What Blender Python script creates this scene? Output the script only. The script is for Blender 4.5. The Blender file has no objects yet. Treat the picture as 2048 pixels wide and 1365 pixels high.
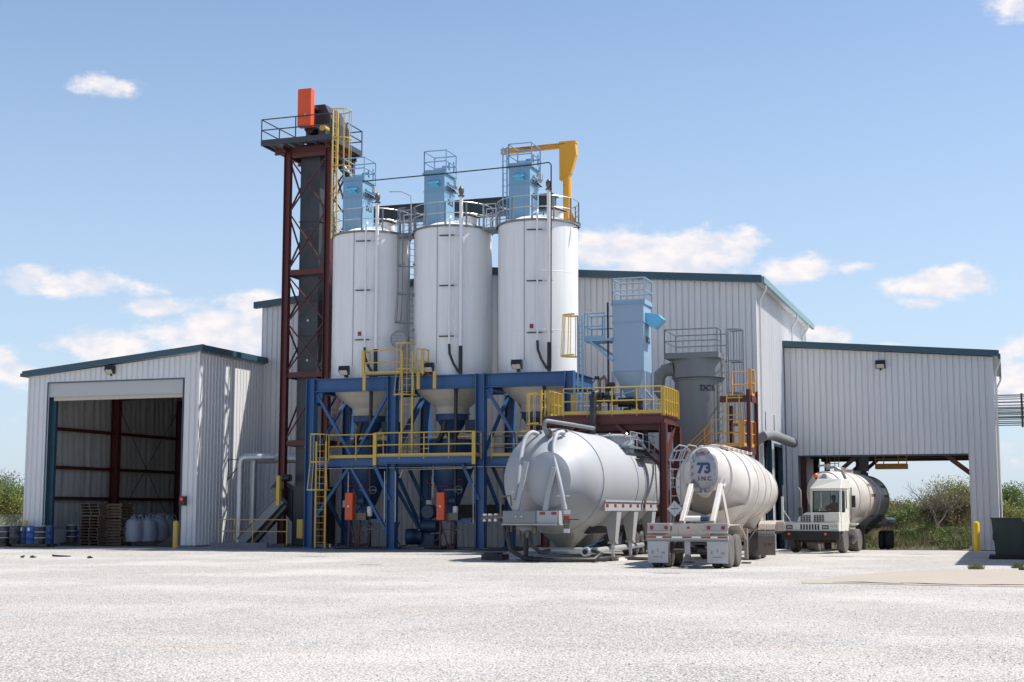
import bpy, math, random
from mathutils import Vector, Matrix
random.seed(7)
scn = bpy.context.scene
C = scn.collection
R = math.radians
# ---------------------------------------------------------------- camera
F, CX, CY, HZ, H = 2844.0, 1024.0, 682.5, 1022.0, 1.8
pitch = math.atan((HZ - CY) / F); yaw = math.atan(991 / math.hypot(F, HZ - CY))
cam = bpy.data.cameras.new('camera'); co = bpy.data.objects.new('camera', cam); C.objects.link(co)
co.location = (0, 0, H); co.rotation_euler = (math.pi / 2 + pitch, 0, yaw)
cam.sensor_width = 36; cam.lens = F / 2048 * 36; cam.clip_start = .1; cam.clip_end = 3000
scn.camera = co
scn.render.resolution_x = 1024; scn.render.resolution_y = 682
# ---------------------------------------------------------------- sun, sky
SD = Vector((.55, .26, 1.0)).normalized()            # towards the sun
EL = math.asin(SD.z); AZ = math.atan2(SD.x, SD.y)     # azimuth clockwise from +Y
sl = bpy.data.lights.new('sun', 'SUN'); sl.energy = 5.0; sl.angle = R(.55); sl.color = (1, .95, .875)
so = bpy.data.objects.new('sun', sl); C.objects.link(so)
so.rotation_euler = (-SD).to_track_quat('-Z', 'Y').to_euler(); so.location = (30, 10, 60)
scn.view_settings.view_transform = 'Standard'; scn.view_settings.look = 'None'
scn.view_settings.exposure = 0.5; scn.view_settings.gamma = 1; scn.view_settings.use_curve_mapping = False
wd = bpy.data.worlds.new('World'); scn.world = wd; wd.use_nodes = True
nt = wd.node_tree; nt.nodes.clear(); N = nt.nodes; L = nt.links

def basis():
    fw = Vector((-math.sin(yaw) * math.cos(pitch), math.cos(yaw) * math.cos(pitch), math.sin(pitch)))
    rt = Vector((math.cos(yaw), math.sin(yaw), 0)); return fw, rt, rt.cross(fw)
FW, RT, UP = basis()
def ray(u, v): return FW + RT * ((u - CX) / F) + UP * ((CY - v) / F)
def at(u, v, Y):            # the point of the vertical plane y = Y seen at (u, v) of the photograph
    r = ray(u, v); t = Y / r.y; return Vector((r.x * t, Y, H + r.z * t))

def wn(t, **k):
    n = N.new(t)
    for a, b in k.items(): setattr(n, a, b)
    return n
def wm(op, a, b=None, c=None):
    n = N.new('ShaderNodeMath'); n.operation = op
    for i, x in enumerate((a, b, c)):
        if x is None: continue
        if isinstance(x, (int, float)): n.inputs[i].default_value = x
        else: L.new(x, n.inputs[i])
    return n.outputs[0]
sky = wn('ShaderNodeTexSky', sky_type='NISHITA', sun_disc=False)
sky.sun_elevation = EL; sky.sun_rotation = AZ; sky.altitude = 200; sky.air_density = 1.0; sky.dust_density = .9; sky.ozone_density = 2.4
tc = wn('ShaderNodeTexCoord'); sp = wn('ShaderNodeSeparateXYZ'); L.new(tc.outputs['Generated'], sp.inputs[0])
az = wm('ARCTAN2', sp.outputs[0], sp.outputs[1]); el = wm('ARCSINE', sp.outputs[2])
# clouds: cumulus puffs at bearings and heights above the horizon (degrees), with ragged noise edges
cb = wn('ShaderNodeCombineXYZ'); L.new(az, cb.inputs[0]); L.new(wm('MULTIPLY', el, 1.7), cb.inputs[1])
n1 = wn('ShaderNodeTexNoise'); n1.inputs['Scale'].default_value = 26; n1.inputs['Detail'].default_value = 9; n1.inputs['Roughness'].default_value = .62
L.new(cb.outputs[0], n1.inputs['Vector'])
n2 = wn('ShaderNodeTexNoise'); n2.inputs['Scale'].default_value = 6.5; n2.inputs['Detail'].default_value = 5; L.new(cb.outputs[0], n2.inputs['Vector'])
PUFFS = []
def puff(u, v, w, h, s=1.0):
    r = ray(u, v).normalized(); PUFFS.append((math.atan2(r.x, r.y), math.asin(r.z), w * .44 / F, h * .44 / F, s))
puff(220, 172, 150, 46, .75); puff(150, 568, 300, 56, .95); puff(325, 618, 150, 40, .9); puff(440, 665, 290, 100, 1.2); puff(215, 690, 180, 62, 1.0)
puff(530, 615, 200, 60, .85); puff(-10, 740, 170, 90, .9); puff(90, 695, 110, 40, .45)
puff(1370, 512, 260, 110, 1.35); puff(1215, 495, 190, 70, 1.25); puff(1580, 538, 160, 62, 1.05); puff(1715, 535, 90, 30, .65); puff(1875, 565, 190, 72, 1.1)
puff(1840, 605, 120, 34, .7); puff(1640, 672, 120, 50, .9); puff(1780, 692, 130, 22, .6); puff(2010, 765, 160, 110, 1.1); puff(2015, 12, 130, 60, .8)
puff(1428, 98, 70, 40, .25); puff(1000, 590, 300, 120, .8); puff(2100, 700, 200, 120, .8); puff(1960, 890, 220, 70, .35); puff(20, 830, 160, 60, .3)
puff(700, 640, 200, 70, .7); puff(2040, 930, 200, 40, .3); puff(330, 800, 300, 50, .3)
acc = None
for (a, e, w, h, s) in PUFFS:
    dx = wm('MULTIPLY', wm('SUBTRACT', az, a), 1 / w); dy = wm('MULTIPLY', wm('SUBTRACT', el, e), 1 / h)
    q = wm('ADD', wm('MULTIPLY', dx, dx), wm('MULTIPLY', dy, dy))
    g = wm('MULTIPLY', wm('EXPONENT', wm('MULTIPLY', q, -.8)), s)
    acc = g if acc is None else wm('MAXIMUM', acc, g)
# the rest of the sky outside the photograph: the same cumulus, scattered by noise below about 35 degrees
dvw = wm('ABSOLUTE', wm('ADD', az, yaw)); out = wn('ShaderNodeMapRange'); L.new(dvw, out.inputs[0]); out.inputs[1].default_value = .40; out.inputs[2].default_value = .5
band = wn('ShaderNodeMapRange'); L.new(el, band.inputs[0]); band.inputs[1].default_value = .6; band.inputs[2].default_value = .1
gen = wm('MULTIPLY', wm('MULTIPLY', wm('MULTIPLY', wm('SUBTRACT', n2.outputs[0], .42), 4.0), out.outputs[0]), band.outputs[0])
acc = wm('MAXIMUM', acc, gen)
dens = wm('ADD', acc, wm('MULTIPLY', wm('SUBTRACT', n1.outputs[0], .5), 2.1))
dens = wm('MULTIPLY', dens, wm('MINIMUM', wm('MULTIPLY', acc, 5.0), 1.0))
mr = wn('ShaderNodeMapRange', interpolation_type='SMOOTHSTEP'); L.new(dens, mr.inputs[0]); mr.inputs[1].default_value = .22; mr.inputs[2].default_value = .78
mr.inputs[4].default_value = .96
n4 = wn('ShaderNodeTexNoise'); n4.inputs['Scale'].default_value = 44; n4.inputs['Detail'].default_value = 6; L.new(cb.outputs[0], n4.inputs['Vector'])
cs_ = wn('ShaderNodeMapRange'); L.new(n4.outputs[0], cs_.inputs[0]); cs_.inputs[1].default_value = .38; cs_.inputs[2].default_value = .6
cc = wn('ShaderNodeMixRGB'); L.new(cs_.outputs[0], cc.inputs[0]); cc.inputs[1].default_value = (4.6, 4.8, 5.4, 1); cc.inputs[2].default_value = (6.2, 5.8, 5.7, 1)
# pale haze that the lower sky carries
hz = wn('ShaderNodeMapRange'); L.new(el, hz.inputs[0]); hz.inputs[1].default_value = .40; hz.inputs[2].default_value = -.02; hz.inputs[3].default_value = .0; hz.inputs[4].default_value = .75
hm = wn('ShaderNodeMixRGB'); L.new(hz.outputs[0], hm.inputs[0]); L.new(sky.outputs[0], hm.inputs[1]); hm.inputs[2].default_value = (3.5, 4.35, 5.5, 1)
mx = wn('ShaderNodeMixRGB'); L.new(mr.outputs[0], mx.inputs[0]); L.new(hm.outputs[0], mx.inputs[1]); L.new(cc.outputs[0], mx.inputs[2])
bg = wn('ShaderNodeBackground'); bg.inputs[1].default_value = .118; L.new(mx.outputs[0], bg.inputs[0])
ow = wn('ShaderNodeOutputWorld'); L.new(bg.outputs[0], ow.inputs[0])

# ---------------------------------------------------------------- materials
def mat(name, col, rough=.5, metal=0.0, var=.08, scale=3.0, bump=0.0, bscale=40.0, dirt=None, dscale=1.2, damt=.3, spec=.5, emit=None, streak=False, low=None):
    m = bpy.data.materials.new(name); m.use_nodes = True; t = m.node_tree; b = t.nodes['Principled BSDF']
    b.inputs['Roughness'].default_value = rough; b.inputs['Metallic'].default_value = metal
    b.inputs['Specular IOR Level'].default_value = spec
    tcn = t.nodes.new('ShaderNodeTexCoord'); geo = t.nodes.new('ShaderNodeNewGeometry')
    nz = t.nodes.new('ShaderNodeTexNoise'); nz.inputs['Scale'].default_value = scale; nz.inputs['Detail'].default_value = 6
    src = geo.outputs['Position']
    t.links.new(src, nz.inputs['Vector'])
    cr = t.nodes.new('ShaderNodeMixRGB'); t.links.new(nz.outputs[0], cr.inputs[0])
    cr.inputs[1].default_value = tuple(max(0, c * (1 - var)) for c in col) + (1,); cr.inputs[2].default_value = tuple(min(1, c * (1 + var)) for c in col) + (1,)
    last = cr.outputs[0]
    if dirt:
        n3 = t.nodes.new('ShaderNodeTexNoise'); n3.inputs['Scale'].default_value = dscale; n3.inputs['Detail'].default_value = 8; n3.inputs['Roughness'].default_value = .65
        mp = t.nodes.new('ShaderNodeMapping'); t.links.new(src, mp.inputs[0])
        if streak: mp.inputs['Scale'].default_value = (6, 6, .35)
        t.links.new(mp.outputs[0], n3.inputs['Vector'])
        r3 = t.nodes.new('ShaderNodeMapRange'); t.links.new(n3.outputs[0], r3.inputs[0]); r3.inputs[1].default_value = .45; r3.inputs[2].default_value = .75; r3.inputs[4].default_value = damt
        m3 = t.nodes.new('ShaderNodeMixRGB'); t.links.new(r3.outputs[0], m3.inputs[0]); t.links.new(last, m3.inputs[1]); m3.inputs[2].default_value = tuple(dirt) + (1,)
        last = m3.outputs[0]
    if low:     # splashed road dust that clings to the underside
        sx = t.nodes.new('ShaderNodeSeparateXYZ'); t.links.new(src, sx.inputs[0]); n5 = t.nodes.new('ShaderNodeTexNoise'); n5.inputs['Scale'].default_value = 2.2; n5.inputs['Detail'].default_value = 8; t.links.new(src, n5.inputs['Vector'])
        ma = t.nodes.new('ShaderNodeMath'); ma.operation = 'MULTIPLY_ADD'; t.links.new(n5.outputs[0], ma.inputs[0]); ma.inputs[1].default_value = 1.8; t.links.new(sx.outputs[2], ma.inputs[2])
        r5 = t.nodes.new('ShaderNodeMapRange'); t.links.new(ma.outputs[0], r5.inputs[0]); r5.inputs[1].default_value = low[1] + .9; r5.inputs[2].default_value = low[0] + .7; r5.inputs[4].default_value = .75
        m5 = t.nodes.new('ShaderNodeMixRGB'); t.links.new(r5.outputs[0], m5.inputs[0]); t.links.new(last, m5.inputs[1]); m5.inputs[2].default_value = tuple(low[2]) + (1,); last = m5.outputs[0]
    t.links.new(last, b.inputs['Base Color'])
    rr = t.nodes.new('ShaderNodeMapRange'); t.links.new(nz.outputs[0], rr.inputs[0]); rr.inputs[3].default_value = max(0, rough - .1); rr.inputs[4].default_value = min(1, rough + .1)
    t.links.new(rr.outputs[0], b.inputs['Roughness'])
    if bump:
        nb = t.nodes.new('ShaderNodeTexNoise'); nb.inputs['Scale'].default_value = bscale; nb.inputs['Detail'].default_value = 4; t.links.new(src, nb.inputs['Vector'])
        bp = t.nodes.new('ShaderNodeBump'); bp.inputs['Strength'].default_value = bump; bp.inputs['Distance'].default_value = .02; t.links.new(nb.outputs[0], bp.inputs['Height']); t.links.new(bp.outputs[0], b.inputs['Normal'])
    if emit: b.inputs['Emission Color'].default_value = tuple(emit[:3]) + (1,); b.inputs['Emission Strength'].default_value = emit[3]
    return m
m_clad = mat('cladding', (.665, .665, .665), .42, 0, .03, .6, dirt=(.46, .44, .41), dscale=.9, damt=.3, streak=True)
m_trimw = mat('white_trim', (.62, .62, .62), .4, 0, .03)
m_blue_trim = mat('teal_trim', (.028, .075, .105), .35, 0, .12)
m_door = mat('door_panel', (.45, .46, .46), .5, 0, .03)
m_doorcream = mat('door_seal', (.5, .46, .38), .5, 0, .03)
m_insul = mat('insulation', (.52, .515, .50), .55, 0, .12, 1.5, bump=.9, bscale=3.0, dirt=(.34, .33, .31), damt=.4, streak=True)
m_red = mat('red_oxide', (.10, .021, .02), .5, 0, .15, 2, dirt=(.07, .02, .015), damt=.4)
m_blue = mat('blue_paint', (.022, .095, .25), .42, 0, .1, 1.5, dirt=(.03, .06, .12), damt=.35, streak=True)
m_hopb = mat('hopper_blue', (.018, .07, .17), .45, 0, .12, 2, dirt=(.04, .06, .09), damt=.4, streak=True)
m_blued = mat('blue_machine', (.016, .038, .085), .5, 0, .15, 2, dirt=(.1, .1, .1), damt=.3)
m_yel = mat('yellow_paint', (.58, .38, .06), .45, 0, .08, 2, dirt=(.4, .28, .08), damt=.35)
m_yelj = mat('amber_paint', (.72, .34, .02), .45, 0, .06, 1, dirt=(.5, .25, .04), damt=.3, streak=True)
m_ora = mat('orange_paint', (.68, .085, .012), .4, 0, .07, 2, dirt=(.4, .06, .02), damt=.3, streak=True)
m_oray = mat('orange_yellow_paint', (.62, .29, .06), .5, 0, .08, 2)
m_silo = mat('silo_white', (.77, .77, .765), .38, 0, .03, .5, dirt=(.50, .46, .40), dscale=.7, damt=.3, streak=True)
m_cone = mat('cone_dusty_white', (.5, .47, .42), .6, 0, .1, 1.5, dirt=(.32, .29, .25), damt=.5)
m_lblue = mat('light_blue', (.20, .36, .50), .4, 0, .05, 1, dirt=(.17, .27, .36), damt=.3, streak=True)
m_lblue2 = mat('brighter_blue', (.12, .45, .68), .4)
m_lgrey = mat('pale_blue_grey', (.25, .36, .48), .4, 0, .04, 1, dirt=(.3, .34, .38), damt=.3, streak=True)
m_dgrey = mat('dark_grey_paint', (.038, .043, .05), .42, 0, .12, 1.5, dirt=(.1, .1, .1), damt=.2, streak=True)
m_mgrey = mat('mid_grey_paint', (.185, .20, .205), .45, 0, .06, 1, dirt=(.2, .2, .19), damt=.35, streak=True)
m_galv = mat('galvanised', (.50, .52, .54), .38, .55, .2, 9, dirt=(.35, .36, .37), damt=.4)
m_galvd = mat('galvanised_dull', (.20, .215, .23), .5, .35, .2, 6)
m_steelr = mat('weathered_steel', (.13, .12, .11), .45, .5, .3, 5, dirt=(.16, .07, .03), damt=.5)
m_alu = mat('tank_silver', (.345, .36, .38), .6, .05, .03, .7, dirt=(.42, .38, .32), dscale=1.0, damt=.4, spec=.5, low=(.3, 1.6, (.30, .27, .23)))
m_aluhop = mat('hopper_dirty_silver', (.36, .36, .35), .35, .4, .15, 1.2, dirt=(.22, .19, .15), dscale=1.6, damt=.7)
m_dusty = mat('dusty_white_tank', (.60, .57, .53), .45, .1, .05, .9, dirt=(.36, .30, .25), dscale=.7, damt=.75, low=(1.0, 2.6, (.33, .27, .225)))
m_dustyd = mat('dusty_taupe', (.30, .255, .22), .6, .1, .12, 1.2, dirt=(.2, .17, .14), damt=.5)
m_capg = mat('end_cap_metal', (.33, .335, .36), .3, .45, .15, 2, dirt=(.25, .2, .16), dscale=2, damt=.7)
m_rub = mat('tyre_rubber', (.035, .033, .031), .85, 0, .3, 8, dirt=(.34, .31, .28), dscale=3, damt=.5)
m_rubd = mat('dusty_tyre_side', (.115, .105, .095), .9, 0, .2, 8, dirt=(.07, .065, .06), dscale=4, damt=.6)
m_rim = mat('dusty_rim', (.46, .40, .33), .6, .1, .2, 6, dirt=(.25, .21, .17), damt=.6)
m_black = mat('black_steel', (.012, .012, .014), .4, 0, .3, 4)
m_hose = mat('black_hose', (.018, .018, .02), .5, 0, .3, 10, dirt=(.12, .11, .1), dscale=4, damt=.4)
m_cream = mat('cab_cream', (.72, .71, .62), .35, 0, .03, 1.5, dirt=(.45, .42, .36), dscale=1.5, damt=.35)
m_flap = mat('grey_flap', (.42, .42, .43), .6, 0, .06, 4, dirt=(.3, .26, .23), dscale=2, damt=.5)
m_flapd = mat('brown_flap', (.17, .14, .125), .7, 0, .1, 4, dirt=(.1, .08, .07), damt=.4)
m_redlens = mat('red_lens', (.26, .022, .02), .3)
m_ored = mat('amber_lens', (.8, .13, .03), .25, emit=(1, .12, .03, .02))
m_sign_red = mat('stop_light', (.8, .02, .02), .3, emit=(1, .02, .02, .25))
m_inkb = mat('navy_ink', (.01, .035, .17), .5)
m_navyink = mat('navy_number_paint', (.022, .045, .12), .5)
m_ink = mat('dark_ink', (.02, .02, .025), .5)
m_inkg = mat('grey_ink', (.17, .16, .15), .6)
m_white = mat('white_paint', (.75, .75, .74), .4, 0, .04, 3)
m_dkgreen = mat('dark_green_paint', (.012, .028, .024), .38, 0, .12, 2, dirt=(.04, .05, .045), damt=.3, streak=True)
m_wood = mat('pallet_wood', (.105, .068, .042), .8, 0, .35, 5, dirt=(.1, .075, .05), dscale=3, damt=.6)
m_bag = mat('bag_white', (.34, .35, .40), .7, 0, .06, 3, bump=.7, bscale=7)
m_drumb = mat('drum_blue', (.02, .06, .17), .4, 0, .2, 3, dirt=(.15, .16, .18), dscale=3.5, damt=.5)
m_drumk = mat('drum_black', (.02, .021, .024), .45, 0, .3, 3, dirt=(.25, .25, .25), dscale=3, damt=.55)
m_conc = mat('concrete', (.345, .30, .25), .85, 0, .08, 1.4, bump=.25, bscale=30, dirt=(.28, .25, .21), dscale=.5, damt=.45)
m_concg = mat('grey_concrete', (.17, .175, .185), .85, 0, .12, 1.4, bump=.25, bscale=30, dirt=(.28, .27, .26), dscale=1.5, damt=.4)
m_lampglass = mat('lamp_glass', (.45, .43, .38), .15, 0, .3, 12)
m_bark = mat('bark', (.085, .062, .045), .9, 0, .3, 6)
m_barkg = mat('grey_bark', (.19, .165, .145), .9, 0, .2, 6)
m_dirt = mat('dark_soil', (.03, .026, .022), .95, 0, .3, 5, bump=.6, bscale=25)
def glass_mat():
    m = bpy.data.materials.new('window_glass'); m.use_nodes = True; t = m.node_tree; b = t.nodes['Principled BSDF']
    b.inputs['Base Color'].default_value = (.75, .85, .83, 1); b.inputs['Roughness'].default_value = .03
    tr = t.nodes.new('ShaderNodeBsdfTransparent'); tr.inputs[0].default_value = (.34, .43, .42, 1)
    gl = t.nodes.new('ShaderNodeBsdfGlossy'); gl.inputs['Roughness'].default_value = .02
    fr = t.nodes.new('ShaderNodeFresnel'); fr.inputs[0].default_value = 1.5
    ms = t.nodes.new('ShaderNodeMixShader'); t.links.new(fr.outputs[0], ms.inputs[0]); t.links.new(tr.outputs[0], ms.inputs[1]); t.links.new(gl.outputs[0], ms.inputs[2])
    t.links.new(ms.outputs[0], t.nodes['Material Output'].inputs[0]); return m
m_glass = glass_mat()
def leaf_mat(name, a, b2):
    m = bpy.data.materials.new(name); m.use_nodes = True; t = m.node_tree; b = t.nodes['Principled BSDF']; b.inputs['Roughness'].default_value = .6
    geo = t.nodes.new('ShaderNodeNewGeometry'); nz = t.nodes.new('ShaderNodeTexNoise'); nz.inputs['Scale'].default_value = .9; nz.inputs['Detail'].default_value = 6; nz.inputs['Roughness'].default_value = .7
    t.links.new(geo.outputs['Position'], nz.inputs['Vector'])
    ri = t.nodes.new('ShaderNodeMath'); ri.operation = 'ADD'; t.links.new(nz.outputs[0], ri.inputs[0])
    r2 = t.nodes.new('ShaderNodeMath'); r2.operation = 'MULTIPLY_ADD'; t.links.new(geo.outputs['Random Per Island'], r2.inputs[0]); r2.inputs[1].default_value = .5; r2.inputs[2].default_value = -.25; t.links.new(r2.outputs[0], ri.inputs[1])
    cr = t.nodes.new('ShaderNodeMapRange'); t.links.new(ri.outputs[0], cr.inputs[0]); cr.inputs[1].default_value = .3; cr.inputs[2].default_value = .7
    mxn = t.nodes.new('ShaderNodeMixRGB'); t.links.new(cr.outputs[0], mxn.inputs[0]); mxn.inputs[1].default_value = a + (1,); mxn.inputs[2].default_value = b2 + (1,)
    t.links.new(mxn.outputs[0], b.inputs['Base Color'])
    tl = t.nodes.new('ShaderNodeBsdfTranslucent'); t.links.new(mxn.outputs[0], tl.inputs[0])
    ms = t.nodes.new('ShaderNodeMixShader'); ms.inputs[0].default_value = .35; t.links.new(b.outputs[0], ms.inputs[1]); t.links.new(tl.outputs[0], ms.inputs[2]); t.links.new(ms.outputs[0], t.nodes['Material Output'].inputs[0])
    return m
m_leafy = leaf_mat('spring_leaves', (.14, .17, .04), (.30, .30, .09))
m_leafg = leaf_mat('green_leaves', (.07, .12, .03), (.17, .23, .07))
m_leafb = leaf_mat('olive_brown_leaves', (.15, .12, .07), (.24, .22, .10))
m_grass = leaf_mat('bank_grass', (.085, .125, .045), (.21, .22, .09))
m_reed = leaf_mat('dry_stems', (.16, .11, .075), (.30, .22, .15))
def gravel_mat():
    m = bpy.data.materials.new('gravel'); m.use_nodes = True; t = m.node_tree; b = t.nodes['Principled BSDF']; b.inputs['Roughness'].default_value = .9; b.inputs['Specular IOR Level'].default_value = .2
    geo = t.nodes.new('ShaderNodeNewGeometry')
    def vor(s, rnd=1):
        v = t.nodes.new('ShaderNodeTexVoronoi'); v.inputs['Scale'].default_value = s; t.links.new(geo.outputs['Position'], v.inputs['Vector']); return v
    def noi(s, d=5, sc=None):
        v = t.nodes.new('ShaderNodeTexNoise'); v.inputs['Scale'].default_value = s; v.inputs['Detail'].default_value = d
        if sc:
            mp = t.nodes.new('ShaderNodeMapping'); mp.inputs['Scale'].default_value = sc; t.links.new(geo.outputs['Position'], mp.inputs[0]); t.links.new(mp.outputs[0], v.inputs['Vector'])
        else: t.links.new(geo.outputs['Position'], v.inputs['Vector'])
        return v
    v1 = vor(27); v2 = vor(42); nbig = noi(.22, 6); nmid = noi(2.2, 8, (.6, 1.5, 1)); ntr = noi(.5, 6, (.25, 2.2, 1))
    def mix(f, a, c, fac=None):
        n = t.nodes.new('ShaderNodeMixRGB')
        if fac is not None: n.inputs[0].default_value = fac
        if f is not None: t.links.new(f, n.inputs[0])
        for i, x in ((1, a), (2, c)):
            if isinstance(x, tuple): n.inputs[i].default_value = x + (1,)
            else: t.links.new(x, n.inputs[i])
        return n
    def rng(s, a, b_, c=0., d=1.):
        n = t.nodes.new('ShaderNodeMapRange'); t.links.new(s, n.inputs[0]); n.inputs[1].default_value = a; n.inputs[2].default_value = b_; n.inputs[3].default_value = c; n.inputs[4].default_value = d; return n.outputs[0]
    sepc = t.nodes.new('ShaderNodeSeparateColor'); t.links.new(v1.outputs['Color'], sepc.inputs[0])
    sepd = t.nodes.new('ShaderNodeSeparateColor'); t.links.new(v2.outputs['Color'], sepd.inputs[0])
    base = mix(rng(sepc.outputs[0], 0, 1), (.36, .342, .316), (.58, .557, .523))
    fine = mix(rng(sepd.outputs[0], .86, .93), base.outputs[0], (.11, .105, .10))
    gap = mix(rng(v1.outputs['Distance'], .42, .72, 0, .55), fine.outputs[0], (.16, .16, .16))
    patch = mix(rng(nbig.outputs[0], .45, .66, 0, .5), gap.outputs[0], (.555, .535, .50))
    tan = mix(rng(ntr.outputs[0], .54, .7, 0, .42), patch.outputs[0], (.43, .37, .315))
    dk = mix(rng(nmid.outputs[0], .56, .76, 0, .28), tan.outputs[0], (.24, .232, .222))
    t.links.new(dk.outputs[0], b.inputs['Base Color'])
    ad = t.nodes.new('ShaderNodeMath'); ad.operation = 'MULTIPLY_ADD'; t.links.new(v1.outputs['Distance'], ad.inputs[0]); ad.inputs[1].default_value = -1.; t.links.new(nmid.outputs[0], ad.inputs[2])
    bp = t.nodes.new('ShaderNodeBump'); bp.inputs['Strength'].default_value = .8; bp.inputs['Distance'].default_value = .03; t.links.new(ad.outputs[0], bp.inputs['Height']); t.links.new(bp.outputs[0], b.inputs['Normal'])
    return m
m_gravel = gravel_mat()
m_stone = mat('loose_stone', (.22, .22, .22), .9, 0, .35, 9)
m_field = mat('rough_grass_field', (.085, .10, .04), .95, 0, .35, .3, bump=.5, bscale=6, dirt=(.16, .13, .08), dscale=.4, damt=.6)

# ---------------------------------------------------------------- builders
ORG = {}
def tag(o, label=None, cat=None, group=None, kind=None):
    if label: o['label'] = label
    if cat: o['category'] = cat
    if group: o['group'] = group
    if kind: o['kind'] = kind
    return o
def thing(name, label, cat, loc, group=None):
    o = bpy.data.objects.new(name, None); C.objects.link(o); o.location = loc; o.empty_display_size = .3
    ORG[o] = Vector(loc); return tag(o, label, cat, group)
class MB:
    def __init__(s): s.v = []; s.f = []
    def add(s, vs, fs):
        b = len(s.v); s.v += [tuple(v) for v in vs]; s.f += [tuple(i + b for i in f) for f in fs]; return s
    def box(s, x0, x1, y0, y1, z0, z1):
        vs = [(x, y, z) for z in (z0, z1) for y in (y0, y1) for x in (x0, x1)]
        return s.add(vs, [(0, 2, 3, 1), (4, 5, 7, 6), (0, 1, 5, 4), (2, 6, 7, 3), (0, 4, 6, 2), (1, 3, 7, 5)])
    def bar(s, p, q, w, h=None, up=None):
        p = Vector(p); q = Vector(q); h = h or w; d = (q - p).normalized(); u = Vector(up) if up else (Vector((0, 0, 1)) if abs(d.z) < .95 else Vector((0, 1, 0)))
        a = d.cross(u).normalized(); b = a.cross(d).normalized(); vs = []
        for c in (p, q):
            for sa, sb in ((-1, -1), (1, -1), (1, 1), (-1, 1)): vs.append(c + a * (sa * w / 2) + b * (sb * h / 2))
        return s.add(vs, [(0, 1, 2, 3), (7, 6, 5, 4), (0, 4, 5, 1), (1, 5, 6, 2), (2, 6, 7, 3), (3, 7, 4, 0)])
    def ibeam(s, p, q, w, h, t=.025, up=None):   # w flange width, h depth (along up)
        p = Vector(p); q = Vector(q); d = (q - p).normalized(); u = Vector(up) if up else Vector((0, 0, 1))
        a = d.cross(u).normalized(); b = a.cross(d).normalized()
        for sgn in (-1, 1): s.bar(p + b * sgn * (h / 2 - t / 2), q + b * sgn * (h / 2 - t / 2), w, t, up=b)
        return s.bar(p, q, t, h - 2 * t, up=b)
    def tube(s, pts, r, n=8, closed=False):
        pts = [Vector(p) for p in pts]; m = len(pts); rings = []
        d0 = (pts[1] - pts[0]).normalized(); ref = Vector((0, 0, 1)) if abs(d0.z) < .9 else Vector((1, 0, 0)); a = d0.cross(ref).normalized()
        for i, p in enumerate(pts):
            if closed: d = (pts[(i + 1) % m] - pts[i - 1]).normalized()
            elif i == 0: d = (pts[1] - p).normalized()
            elif i == m - 1: d = (p - pts[i - 1]).normalized()
            else: d = ((pts[i + 1] - p).normalized() + (p - pts[i - 1]).normalized()).normalized()
            a = (a - d * a.dot(d)).normalized(); b = d.cross(a); rr = r[i] if isinstance(r, (list, tuple)) else r
            rings.append([p + (a * math.cos(2 * math.pi * k / n) + b * math.sin(2 * math.pi * k / n)) * rr for k in range(n)])
        vs = [v for rg in rings for v in rg]; fs = []
        for i in range(m if closed else m - 1):
            for k in range(n): fs.append((i * n + k, i * n + (k + 1) % n, ((i + 1) % m) * n + (k + 1) % n, ((i + 1) % m) * n + k))
        if not closed: fs += [tuple(range(n - 1, -1, -1)), tuple((m - 1) * n + k for k in range(n))]
        return s.add(vs, fs)
    def cyl(s, p, q, r, n=16): return s.tube([p, q], r, n)
    def lathe(s, prof, c, n=32, axis='z', cap=True):   # prof: (radius, along)
        vs = []; fs = []; c = Vector(c)
        for (r, h) in prof:
            for k in range(n):
                t = 2 * math.pi * k / n; a, b = r * math.cos(t), r * math.sin(t)
                vs.append(c + (Vector((a, b, h)) if axis == 'z' else Vector((a, h, b)) if axis == 'y' else Vector((h, a, b))))
        fl = axis == 'y'
        for i in range(len(prof) - 1):
            for k in range(n):
                q = (i * n + k, i * n + (k + 1) % n, (i + 1) * n + (k + 1) % n, (i + 1) * n + k); fs.append(q[::-1] if fl else q)
        if cap:
            a = tuple(range(n - 1, -1, -1)); b = tuple((len(prof) - 1) * n + k for k in range(n)); fs += [a[::-1], b[::-1]] if fl else [a, b]
        return s.add(vs, fs)
    def loft(s, secs, n=48, expo=2.0):                  # secs: (y, cx, cz, rx, rz) rings along Y
        vs = []; fs = []
        for (y, cx, cz, rx, rz) in secs:
            for k in range(n):
                t = 2 * math.pi * k / n; ct, st = math.cos(t), math.sin(t); e = 2 / expo
                vs.append((cx + rx * math.copysign(abs(ct) ** e, ct), y, cz + rz * math.copysign(abs(st) ** e, st)))
        for i in range(len(secs) - 1):
            for k in range(n): fs.append((i * n + k, (i + 1) * n + k, (i + 1) * n + (k + 1) % n, i * n + (k + 1) % n))
        fs += [tuple(range(n)), tuple((len(secs) - 1) * n + k for k in range(n - 1, -1, -1))]
        return s.add(vs, fs)
    def prism(s, poly, off):
        n = len(poly); off = Vector(off); vs = [Vector(p) for p in poly] + [Vector(p) + off for p in poly]
        return s.add(vs, [tuple(range(n - 1, -1, -1)), tuple(range(n, 2 * n))] + [(k, (k + 1) % n, n + (k + 1) % n, n + k) for k in range(n)])
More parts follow.
